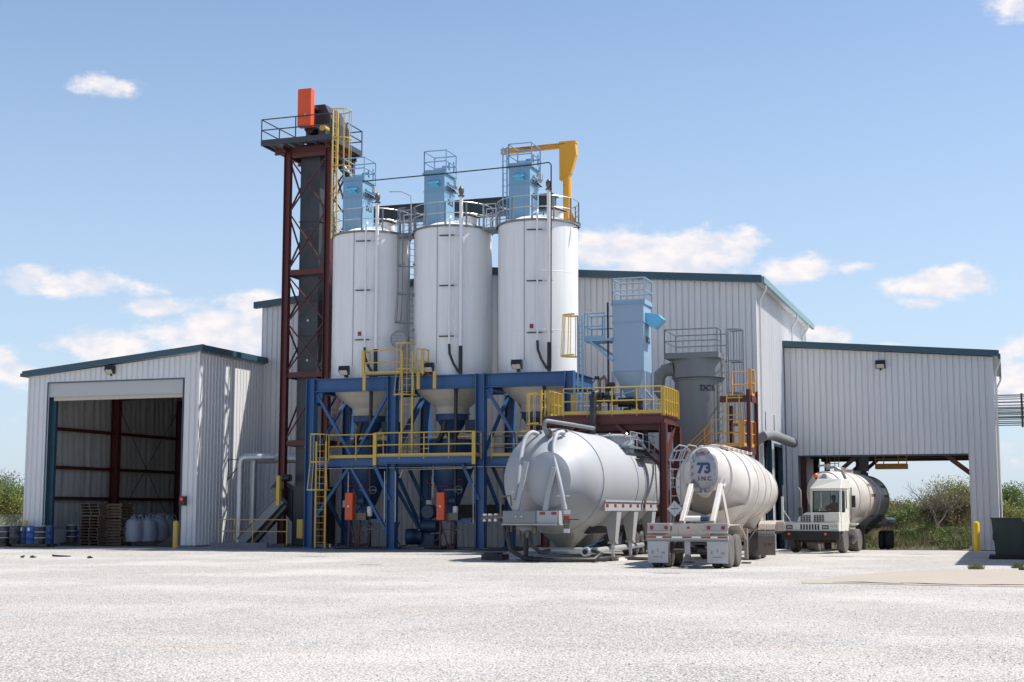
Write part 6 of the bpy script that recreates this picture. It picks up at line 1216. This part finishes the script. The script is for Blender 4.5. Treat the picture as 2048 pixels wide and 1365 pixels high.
for y0, y1, z0, z1 in ((72.2, 73.8, 3.0, 3.14), (72.6, 74.6, 2.5, 2.64), (78.0, 80.5, 3.0, 3.14), (78.0, 80.5, 2.5, 2.64)):
    b = MB(); n = int((y1 - y0) / .32)
    for k in range(n):
        ya = y0 + k * .32; za = z0; vs = []
        for (yy, z) in ((ya, z0), (ya + .2, z0), (ya + .2, z1), (ya, z1)):
            q = min(1, abs((z - 2.4) / 1.28)); vs.append((c3 + 1.3 * (1 - q ** 2.1) ** (1 / 2.1) + .012, yy, z))
        b.add(vs, [(0, 1, 2, 3)])
    b.build('red_lettering', mt, t3, kind='stuff')
for y in (80.6, 82.0):
    for sx_ in (-1, 1):
        for dx in (1.13, .8): wheel(t3, c3 + sx_ * dx, y, .22, .5, .26, sx_, m_rubd)
MB().box(c3 - 1.25, c3 + 1.3, 79.6, 83.1, .95, 1.1).build('fender', m_dustyd, t3); MB().box(c3 - .5, c3 + .5, 66.5, 83, .85, 1.05).build('chassis', m_black, t3); MB().cyl((c3 + 1.0, 80, 1.3), (c3 + 1.15, 83, 1.25), .17, 14).build('hose_tube', m_galv, t3, True)
for sx_ in (-1, 1): MB().box(c3 + sx_ * .9 - .07, c3 + sx_ * .9 + .07, 72, 72.15, -.1, 1.1).build('landing_leg', m_black, t3)
for y in (70.5, 73, 76, 79): MB().lathe([(.28, 3.6), (.28, 3.82), (.3, 3.84), (.02, 3.9)], (c3 + .1, y, 0), 18).build('hatch', m_dustyd, t3, True)
t3.rotation_euler.z = R(-2); t3.location += Vector((.42, 0, 0))
b = MB(); b.lathe([(.34, 4.0), (.36, 4.2), (.34, 4.4), (.36, 4.6), (.34, 4.8), (.36, 5.2)], (c3 + .7, 78.3, -.1), 20); solo(b, 'loading_spout', m_concg, 'wide grey loading spout hanging from the wing ceiling above the tank trailer', 'spout', smooth=True)
hp = thing('hanging_platform', 'amber hanging platform under the wing ceiling, right of the loading spout', 'platform', (-5.0, 80, 4))
pa, pb = at(1751, 935, 80), at(1815, 935, 80); MB().box(pa.x, pb.x, 79.7, 80.6, pa.z - .1, pa.z + .18).build('deck_box', m_yelj, hp)
for x in (pa.x + .03, pa.x + .45, pb.x - .45, pb.x - .03): MB().bar((x, 79.8, pa.z + .1), (x, 79.8, 5.2), .05, .05).build('hanger', m_yelj, hp)
MB().bar((pa.x, 79.75, pa.z + .42), (pb.x, 79.75, pa.z + .42), .04, .04).build('rail', m_yelj, hp)
hp2 = thing('hanging_ladder', 'thin dark ladder frame hanging beside the loading spout', 'ladder', (-7.9, 76.6, 4.6))
for x in (-9.0, -8.85, -8.6, -8.4): MB().bar((x, 77.5, 4.0), (x, 77.5, 5.2), .035, .035).build('rail', m_yel, hp2)
MB().bar((-9.0, 77.5, 4.3), (-8.4, 77.5, 4.3), .035, .035).build('rung', m_yel, hp2)

# ---------------------------------------------------------------- DC6 round collector and stair tower
dcx, dcy = -12.95, 63.2
d6 = thing('round_dust_collector', 'tall grey round dust collector marked DC6 with railed top', 'dust collector', (dcx, dcy, 0))
MB().lathe([(1.08, 0), (1.08, 7.6), (1.13, 7.62), (1.13, 7.68)], (dcx, dcy, 0), 56).build('lower_body', m_mgrey, d6, True); MB().lathe([(1.13, 7.7), (1.2, 7.72), (1.2, 8.55)], (dcx, dcy, 0), 56).build('upper_body', m_mgrey, d6, True)
MB().box(dcx - 1.3, dcx + 1.15, dcy - 1.2, dcy + 1.2, 8.55, 8.8).build('deck', m_mgrey, d6)
guard(d6, [(dcx - 1.28, dcy - 1.18, 8.8), (dcx + 1.1, dcy - 1.18, 8.8), (dcx + 1.1, dcy - .3, 8.8)], 1.05, m_galvd, 2.4, .028, toe=False); guard(d6, [(dcx + 1.1, dcy + 1.15, 8.8), (dcx - 1.28, dcy + 1.15, 8.8), (dcx - 1.28, dcy - 1.18, 8.8)], 1.05, m_galvd, 2.4, .028, toe=False)
MB().tube([(dcx - 1.0, dcy - .5, 8.15), (dcx - 1.45, dcy - .5, 8.1), (dcx - 1.7, dcy - .5, 7.85), (dcx - 1.75, dcy - .5, 7.3), (dcx - 1.5, dcy - .2, 6.9), (dcx - .9, dcy, 6.8)], .3, 16).build('inlet_duct', m_mgrey, d6, True)
aa = R(-55); tx = text('DC6', .36, 'lettering', m_ink, d6, (dcx + math.cos(aa) * 1.12 - .05, dcy + math.sin(aa) * 1.12 - .02, 7.2), (R(90), 0, R(32)), .006, .008)
ladder('caged_ladder', 'grey caged ladder on the right side of the DC6 collector', (dcx + 1.35, dcy - .1, 0), .2, 9.9, m_galvd, side=(0, 1, 0), out=(1, 0, 0), cage=(5.6, 9.85), w=.45, r=.035, cr=.4, nbar=7, flare=.1)
st = thing('stair_tower', 'dark red and amber railed access stair beside the DC6 collector', 'stair tower', (-11.2, 62, 0))
m_oy = m_oray
for x, y, z in ((-10.35, 61.0, 9.0 - 1.4), (-10.25, 62.4, 7.6), (-11.35, 62.4, 7.0)): MB().ibeam((x, y, 0), (x, y, z - .6), .16, .16, .02, up=(1, 0, 0)).build('column', m_red, st)
MB().bar((-10.35, 61.0, 3.9), (-11.0, 61.0, 3.3), .12, .12).build('brace', m_red, st)
z1_ = 4.55; MB().box(-11.95, -10.35, 60.9, 62.4, z1_ - .05, z1_).build('landing', m_galvd, st)
for a, c in (((-12.0, 60.85), (-10.3, 60.85)), ((-10.3, 60.85), (-10.3, 62.4)), ((-12.0, 62.4), (-10.3, 62.4))): MB().bar((a[0], a[1], z1_ - .2), (c[0], c[1], z1_ - .2), .08, .28).build('edge_channel', m_red, st)
guard(st, [(-11.95, 60.87, z1_), (-10.68, 60.87, z1_)], 1.15, m_oy, 1.6, .026, tm=m_yelj); guard(st, [(-10.6, 60.87, z1_), (-10.32, 62.4, z1_)], 1.1, m_oy, .6, .03, flat=.1, tm=m_yelj); guard(st, [(-10.4, 62.35, z1_), (-11.3, 62.35, z1_)], 1.1, m_oy, .9, .026)
MB().box(-10.78, -10.64, 60.82, 60.86, z1_ - .45, z1_ + 1.15).build('corner_plate', m_oy, st)
z2_ = 6.75; MB().box(-11.4, -10.3, 61.2, 62.4, z2_ - .08, z2_).build('landing', m_mgrey, st)
for a, c in (((-11.6, 61.15), (-10.25, 61.15)), ((-10.25, 61.15), (-10.25, 62.4))): MB().bar((a[0], a[1], z2_ - .15), (c[0], c[1], z2_ - .15), .08, .28).build('edge_channel', m_red, st)
guard(st, [(-10.3, 61.2, z2_), (-10.3, 62.4, z2_), (-11.3, 62.4, z2_)], 1.15, m_oy, .9, .028, flat=.16)
for x in (-11.3, -10.75): MB().bar((x, 60.95, z1_), (x, 61.05, z2_ + .05), .05, .05).build('ladder_rail', m_oray if 0 else m_yel, st)
for k in range(3): MB().bar((-11.3, 61, z1_ + .6 + k * .75), (-10.6, 61, z1_ + .6 + k * .75), .04, .05).build('ladder_tie', m_yel, st)
for yo in (60.9, 61.8):
    for k in (0, 1, 2): MB().cyl((-12.0, yo, z1_ + 1.0 - k * .36), (-13.9, yo, z1_ - .75 - k * .36), .024, 6).build('stair_rail', m_oy, st)
    MB().bar((-12.0, yo, z1_ - .1), (-16.0, yo, .2), .05, .28).build('stringer', m_red, st); MB().cyl((-12.25, yo, z1_ - .3), (-12.25, yo, z1_ + .8), .026, 6).build('stair_post', m_oy, st)
for k in range(15): q = k / 15; MB().box(-12.1 - q * 3.9 - .13, -12.1 - q * 3.9 + .13, 60.92, 61.78, z1_ - .25 - q * 4.2, z1_ - .21 - q * 4.2).build('tread', m_galvd, st)
MB().ibeam((-14.0, 61.5, 3.72), (-12.0, 61.5, 3.72), .15, .2).build('support_beam', m_mgrey, st)
solo(MB().tube([(-10.9 - .3, 66.6, 4.9), (-10.6, 66.6, 5.28), (-10.45, 67.4, 5.36), (-10.4, 69.0, 5.36), (-10.4, 72.5, 5.33), (-10.4, 74.9, 5.3)], .24, 18), 'side_duct', m_mgrey, 'long grey duct above the two dark doorways on the hall side', 'duct', smooth=True)
for y in (68.1, 70.8, 73.6): solo(MB().bar((-10.75, y, 5.4), (-10.75, y, 6.5), .04, .04), 'duct_hanger', m_galvd, ('first thin duct hanger rod above the left doorway', 'second thin duct hanger rod between the doorways', 'third thin duct hanger rod above the right doorway')[(68.1, 70.8, 73.6).index(y)], 'hanger', 'duct hanger rods')
sd_ = thing('door_switch_box', 'pair of small white control tubes between the dark doorways and the yard tractor', 'switch', (-10.8, 73.8, 2))
for y in (73.5, 74.1): MB().cyl((-10.78, y, 2.3), (-10.78, y, 3.1), .07, 10).build('tube', m_trimw, sd_, True)
# grey tanks glimpsed behind the platform
for k, (u, w, zt) in enumerate(((1297, .35, 4.6), (1318, .3, 4.4))): p = at(u, 900, 65.5); solo(MB().lathe([(w, 0), (w, zt), (w * .6, zt + .2), (.05, zt + .25)], (p.x, 65.5, 0), 20), 'small_silo_vessel', m_mgrey, ('thin grey vessel seen behind the red platform, left one', 'thin grey vessel seen behind the red platform, right one')[k], 'vessel', 'grey vessels by the hall wall', True)

# ---------------------------------------------------------------- right edge: transformer, pipe rack, shed that throws the shade
tf = thing('transformer_cabinet', 'dark green utility cabinet pair at the right edge by the wing corner', 'utility cabinet', (.5, 57.5, 0))
q = at(1979, 1038, 57.0); zt_ = q.z
b = MB(); b.add([(-.86, 57.0, .12), (.1, 57.0, .12), (.1, 58.6, .12), (-.86, 58.6, .12), (-.98, 56.95, zt_), (.1, 56.95, zt_), (.1, 58.6, zt_), (-.98, 58.6, zt_)], [(0, 1, 2, 3), (7, 6, 5, 4)] + [(k, k + 4, (k + 1) % 4 + 4, (k + 1) % 4) for k in range(4)]); b.build('cabinet_body', m_dkgreen, tf, bev=.01)
MB().box(.13, 1.3, 57.15, 58.6, .12, zt_ - .1).build('cabinet_body', m_dkgreen, tf, bev=.01); MB().box(.1, .14, 56.93, 57.1, .1, zt_ - .02).build('door_edge', m_dkgreen, tf); MB().box(-1.02, .14, 56.9, 58.65, zt_, zt_ + .04).build('lid', m_dkgreen, tf)
MB().box(-.95, -.88, 56.85, 56.98, .7, .95).build('padlock', m_black, tf); MB().box(-1.1, 1.8, 56.6, 59, 0, .12).build('pad', m_dirt, tf)
tf.location.x += .38
pr = thing('pipe_rack', 'rack of thin horizontal pipes in the air at the right edge beyond the wing', 'pipe rack', (1, 78, 7))
for k, v in enumerate((791, 794.5, 798.5, 805, 811, 815, 818, 821, 824, 827, 830, 833.5, 836, 839, 843, 847, 851)):
    z = at(2010, v, 78).z; m_ = m_galvd; MB().cyl((-1.2, 78 + .05 * (k % 3), z), (6.5, 78 + .05 * (k % 3), z), .03 if k % 3 else .04, 6).build('pipe', m_, pr)
px = at(2044, 820, 77.9).x; MB().bar((px, 77.9, at(2044, 855, 77.9).z), (px, 77.9, at(2044, 787, 77.9).z), .1, .1).build('upright', m_dgrey, pr)
sh = thing('side_shed', 'plain white metal shed just outside the right edge holding the pipe rack', 'building', (8, 62, 0))
MB().box(2.9, 14, 52.5, 79, -.3, 7.9).build('wall', m_clad, sh); MB().box(2.7, 14.2, 52.3, 79.2, 7.9, 8.1).build('roof', m_blue_trim, sh)

# ---------------------------------------------------------------- plants
def limb(b, p, d, ln, r, dep, tips, spread=.6, seg=3):
    p = Vector(p); pts = [p]; rr = [r]; dd = Vector(d)
    for k in range(seg): dd = (dd + Vector((random.uniform(-1, 1), random.uniform(-1, 1), random.uniform(-.3, .6))) * .18).normalized(); p = p + dd * ln / seg; pts.append(p); rr.append(r * (1 - .4 * (k + 1) / seg))
    b.tube(pts, rr, 5 if dep > 1 else 4)
    if dep == 0: tips.append(p); return
    for k in range(random.choice((2, 3, 3))):
        nd = (dd + Vector((random.uniform(-1, 1), random.uniform(-1, 1), random.uniform(-.3, .7))) * spread).normalized(); limb(b, pts[-1 - (k % 2)], nd, ln * random.uniform(.6, .85), r * .6, dep - 1, tips, spread)
    tips.append(p)
def leaves(b, cs, n, rad, s0, s1, flat=.8):
    for _ in range(n):
        c = random.choice(cs); o = Vector([max(-1.5, min(1.5, random.gauss(0, 1))) for _k in range(3)]) * rad * .45; o.z *= flat; p = c + o; s = random.uniform(s0, s1)
        a = Vector((random.gauss(0, 1), random.gauss(0, 1), random.gauss(0, 1))).normalized(); q = a.cross(Vector((random.gauss(0, 1), random.gauss(0, 1), random.gauss(0, 1)))).normalized()
        b.add([p - a * s, p + q * s * .45, p + a * s, p - q * s * .45], [(0, 1, 2, 3)])
def tree(name, lab, x, y, h, m, nl=2600, dep=4, leafsz=(.06, .13), bare=False, rad=.8, grp='trees beyond the yard', cat='tree', bark=None, lowfrac=.25):
    z0 = gz(y); t = thing(name, lab, cat, (x, y, z0), grp); b = MB(); tips = []
    for k in range(random.choice((2, 3, 4)) if not bare else 2): limb(b, (x + random.uniform(-.1, .1), y, z0 - .1), (random.uniform(-.5, .5), random.uniform(-.4, .4), 1), h * .36, h * .018 + .02, dep, tips, .75)
    zs_ = sorted(tp.z for tp in tips); top = zs_[-1] - z0; k_ = (h * .95) / max(top, .1); b.v = [(x + (v[0] - x) * k_, y + (v[1] - y) * k_, z0 + (v[2] - z0) * k_) for v in b.v]; tips = [Vector((x + (p.x - x) * k_, y + (p.y - y) * k_, z0 + (p.z - z0) * k_)) for p in tips]
    b.build('trunk', bark or m_bark, t)
    if nl:
        c = MB(); lo = [p for p in tips if p.z - z0 > h * lowfrac] or tips; leaves(c, lo, nl, rad, *leafsz); cr = c.build('crown', m, t)
    return t
# ground bank beyond the wing
bk = MB(); nx, ny = 90, 14; bx0, bx1, by0, by1 = -12.0, 16.0, 89.0, 101.0
def bank_h(x, y): t_ = (y - by0) / (by1 - by0); return gz(y) + max(0, math.sin(min(1, t_ * 1.25) * math.pi / 2)) * (2.0 + .3 * math.sin(x * .7) + .15 * math.sin(x * 1.9 + y)) + .1 * math.sin(x * 3.1 + y * 2.2) * min(1, t_ * 4)
for j in range(ny + 1):
    for i in range(nx + 1): x, y = bx0 + (bx1 - bx0) * i / nx, by0 + (by1 - by0) * j / ny; bk.v.append((x, y, bank_h(x, y)))
for j in range(ny):
    for i in range(nx): k = j * (nx + 1) + i; bk.f.append((k, k + 1, k + nx + 2, k + nx + 1))
tag(bk.build('bank', m_field, None, True), kind='structure')
def blades(n, x0, x1, y0, y1, h0, h1, hf, w=.03, clump=None):
    b = MB()
    for _ in range(n):
        x, y = random.uniform(x0, x1), random.uniform(y0, y1)
        if clump and clump(x, y) < random.random(): continue
        z = hf(x, y); h = random.uniform(h0, h1); a = random.uniform(0, math.pi); dx, dy = math.cos(a) * w, math.sin(a) * w; lx, ly = random.gauss(0, .25) * h, random.gauss(0, .25) * h
        b.add([(x - dx, y - dy, z), (x + dx, y + dy, z), (x + dx * .6 + lx * .5, y + dy * .6 + ly * .5, z + h * .6), (x + lx, y + ly, z + h)], [(0, 1, 2, 3)])
    return b
cl = lambda x, y: .5 + .5 * math.sin(x * 1.7 + math.sin(y * 1.3) * 2) * math.sin(y * 1.1 + x * .6)
tag(blades(42000, bx0, bx1, by0, 98, .18, .5, bank_h, .035, cl).build('bank_grass', m_grass), 'rough green grass tufts covering the bank beyond the drive-through', 'grass', kind='stuff')
tag(blades(19000, bx0, bx1, by0, 99, .3, .8, bank_h, .014, lambda x, y: 1 - cl(x, y)).build('dry_weeds', m_reed), 'tangled dry reddish stems among the bank grass', 'weeds', kind='stuff')
lb = MB(); cs = [Vector((random.uniform(-6.5, 2), random.uniform(89.6, 93), 0)) for _ in range(26)]
for c in cs: c.z = bank_h(c.x, c.y) + .2
leaves(lb, cs, 9000, .7, .04, .1, .5); tag(lb.build('low_shrubs', m_leafg), 'low leafy green ground cover at the foot of the bank', 'ground cover', kind='stuff')
bush = [(1770, 990, 97, m_leafb, 'olive bush behind the tank trailer tail'), (1800, 1000, 98, m_leafb, 'sparse brownish bush right of the tank trailer tail'), (1835, 998, 99, m_leafy, 'yellow-green bush behind the bare tree'), (1862, 1002, 96, m_leafb, 'low brown shrub left of the tall spring bush'), (1905, 955, 97, m_leafy, 'tall airy spring-green bush in the middle of the passage view'), (1938, 962, 98.5, m_leafy, 'spring-green bush beside the right pier of the wing'),
        (1925, 985, 94.5, m_leafb, 'brown shrub low on the bank near the right pier'), (2012, 968, 96, m_leafg, 'green tree right of the wing, left one'), (2040, 972, 97, m_leafg, 'green tree at the right edge of the picture'), (2030, 1000, 93, m_leafy, 'yellowish bush low in front of the right edge trees'), (1660, 985, 99, m_leafb, 'olive bush seen behind the cab through the passage'), (1610, 990, 98, m_leafb, 'brown bush at the far left of the passage view')]
bush += [(1715, 988, 96.5, m_leafb, 'low olive bush behind the trailer wheels'), (1750, 996, 94, m_leafy, 'small yellow-green bush right of the trailer wheels'), (1790, 1005, 93.5, m_leafg, 'small green bush on the bank left of the bare tree'), (1885, 990, 95.5, m_leafb, 'brown bush directly right of the bare tree')]
for u, v, y, m_, lab in bush:
    p = at(u, v, y); z0 = bank_h(p.x, y) if y < 101 else 0; h = p.z - gz(y)
    t = tree('bush', lab, p.x, y, h, m_, 5600 if m_ != m_leafb else 4600, 4, (.04, .085), rad=.74, grp='bushes beyond the drive-through', cat='bush', lowfrac=.3)
for k, (u, y) in enumerate(((2100, 97), (2190, 99), (2290, 98), (1700, 104), (1900, 106), (1500, 104))):
    p = at(u, 960, y); tree('bush', ('bush just beyond the right edge', 'second bush beyond the right edge', 'third bush beyond the right edge', 'far bush behind the bank, left', 'far bush behind the bank, right', 'bush hidden behind the hall')[k], p.x, y, 3.4, m_leafb if k > 2 else m_leafg, 2200, 3, (.06, .13), rad=1.1, grp='bushes beyond the drive-through', cat='bush')
p = at(1858, 965, 94); tree('bare_tree', 'leafless grey tree leaning left on the bank beyond the passage', p.x, 92, p.z - gz(92) + .3, m_leafb, 0, 5, bare=True, bark=m_barkg, grp=None)
for k, (u, v, y, m_, lab) in enumerate(((10, 912, 82, m_leafb, 'sparse half-bare tree at the left edge behind the drums'), (32, 955, 76, m_leafg, 'green leafy tree beside the left garage wall'), (6, 985, 74, m_leafy, 'low yellow-green tree at the left picture edge'), (55, 975, 79, m_leafg, 'green tree partly hidden by the garage corner'), (-60, 940, 80, m_leafg, 'green tree beyond the left edge'), (-150, 920, 84, m_leafg, 'second green tree beyond the left edge'))):
    p = at(u, v, y); tree('tree', lab, p.x, y, p.z - gz(y), m_, 900 if k == 0 else 7500, 5 if k == 0 else 4, (.05, .1), rad=.4 if k == 0 else .95, grp='trees left of the garage', lowfrac=.05 if k else .4, bark=m_barkg if k == 0 else m_bark)
fn = thing('chain_fence', 'black chain-link fence in front of the left trees', 'fence', (-52, 72, 0))
fz = at(25, 1028, 72).z
for x in (-70, -67, -64, -61, -58, at(46, 1050, 72).x, -52.2): MB().cyl((x, 72, -.2), (x, 72, fz + .03), .035, 8).build('post', m_black, fn, True)
MB().cyl((-70, 72, fz), (-50, 72, fz), .03, 8).build('top_rail', m_black, fn, True); wb = MB()
k = -70
while k < -50: wb.bar((k, 72, -.1), (min(k + fz, -50), 72, fz), .006, .006); wb.bar((k, 72, fz), (min(k + fz, -50), 72, -.1), .006, .006); k += .12
wb.build('mesh_wire', m_galvd, fn, kind='stuff')
m_oil = mat('oil_stain', (.16, .145, .13), .8, 0, .3, 3, dirt=(.40, .38, .35), dscale=4, damt=.9)
for k, (x, y, a_, b_) in enumerate(((-6.6, 58.3, .8, .5), (-9.4, 41.0, .5, .35), (-3.6, 62.0, 1.0, .35), (-20.2, 44.0, .6, .25), (-26, 51, .9, .3))):
    n = 24; ob_ = MB(); ob_.add([(x + math.cos(i * 2 * math.pi / n) * a_ * random.uniform(.45, 1.0), y + math.sin(i * 2 * math.pi / n) * b_ * random.uniform(.45, 1.0), .005) for i in range(n)], [tuple(range(n))]); tag(ob_.build('oil_stain', m_oil), 'faint dark oil stain on the pale gravel', kind='stuff')
# spilt powder and packed wheel lanes: thin raised sheets of their own stuff
m_powder = mat('spilt_powder', (.62, .60, .56), .95, 0, .06, 2, bump=.3, bscale=20)
for k, (x, y, a_, b_) in enumerate(((-17.9, 51.6, 1.5, 1.1), (-14.2, 51.2, 1.4, .7), (-12.2, 53.5, 1.0, 1.2), (-19.8, 56.2, 1.3, .6))):
    n = 26; pb_ = MB(); pb_.add([(x + math.cos(i * 2 * math.pi / n) * a_ * random.uniform(.6, 1.05), y + math.sin(i * 2 * math.pi / n) * b_ * random.uniform(.6, 1.05), .006) for i in range(n)] + [(x, y, .03)], [(i, (i + 1) % n, n) for i in range(n)]); tag(pb_.build('powder_spill', m_powder, None, True), 'pale spilt powder on the ground round the silver tank and frame', kind='stuff')
# small ground things
stn = MB()
def pebble(b, x, y, z, s):
    vs = [(x + random.uniform(.6, 1) * s * dx, y + random.uniform(.6, 1) * s * dy, z + random.uniform(.5, .9) * s * dz) for dx, dy, dz in ((1, 0, 0), (0, 1, 0), (-1, 0, 0), (0, -1, 0), (.1, .1, .8), (0, 0, -.4))]
    b.add(vs, [(0, 1, 4), (1, 2, 4), (2, 3, 4), (3, 0, 4), (1, 0, 5), (2, 1, 5), (3, 2, 5), (0, 3, 5)])
for _ in range(15000):
    dd = 13 + 34 * random.random() ** 1.6; a = -yaw + random.uniform(-.40, .40); x, y = math.sin(a) * dd, math.cos(a) * dd
    pebble(stn, x, y, .0, random.choice((.008, .011, .014, .018)) * (1.6 if random.random() < .02 else 1))
tag(stn.build('loose_stones', m_stone), 'loose pale and grey stones scattered over the gravel yard', 'stones', kind='stuff')
for k, (u, v, L_, rz) in enumerate(((120, 1114, 1.0, .2), (180, 1117, .25, 1.0), (66, 1116, .3, .1), (45, 1116, .15, .4))):
    r = ray(u, v); t_ = -H / r.z; x, y = r.x * t_, r.y * t_; b = MB(); b.tube([(x - L_ / 2, y + .2, .06), (x - L_ * .3, y, .03), (x, y - .05, .03), (x + L_ / 2, y, .03)], [.03, .05, .04, .02], 6)
    solo(b, 'broken_strip', m_black, ('curled black strip on the gravel in front of the garage', 'tiny black scrap right of the curled strip', 'small dark scrap left of the curled strip', 'tiny dark scrap nearest the left edge')[k], 'debris', 'scraps on the gravel', True)
def tuft(u, v, n, s, lab):
    r = ray(u, v); t_ = -H / r.z; x, y = r.x * t_, r.y * t_; b = MB()
    for _ in range(n):
        a = random.uniform(0, 6.28); q = random.random() ** .7 * s; bx_, by_ = x + math.cos(a) * q * 1.6, y + math.sin(a) * q; h = random.uniform(.08, .24); w = .009; lx = random.gauss(0, .08)
        b.add([(bx_ - w, by_, 0), (bx_ + w, by_, 0), (bx_ + lx, by_ + random.gauss(0, .05), h)], [(0, 1, 2)])
    tag(b.build('grass_tuft', m_grass), lab, 'grass tuft', 'grass tufts on the yard')
tuft(1952, 1139, 260, .15, 'grass tuft in the shade edge by the green cabinets'); tuft(2036, 1137, 160, .12, 'grass tuft at the right picture edge by the slab')
b = MB(); x, y = -.2, 46.6; b.prism([(x + .45, y + .05, .0), (x + .9, y - .1, .0), (x + 2.0, y + .1, .0), (x + 2.2, y + .5, .0), (x + .8, y + .3, .0)], (0, 0, .05)); solo(b, 'soil_heap', m_dirt, 'low dark soil strip at the right end of the concrete apron', 'soil')
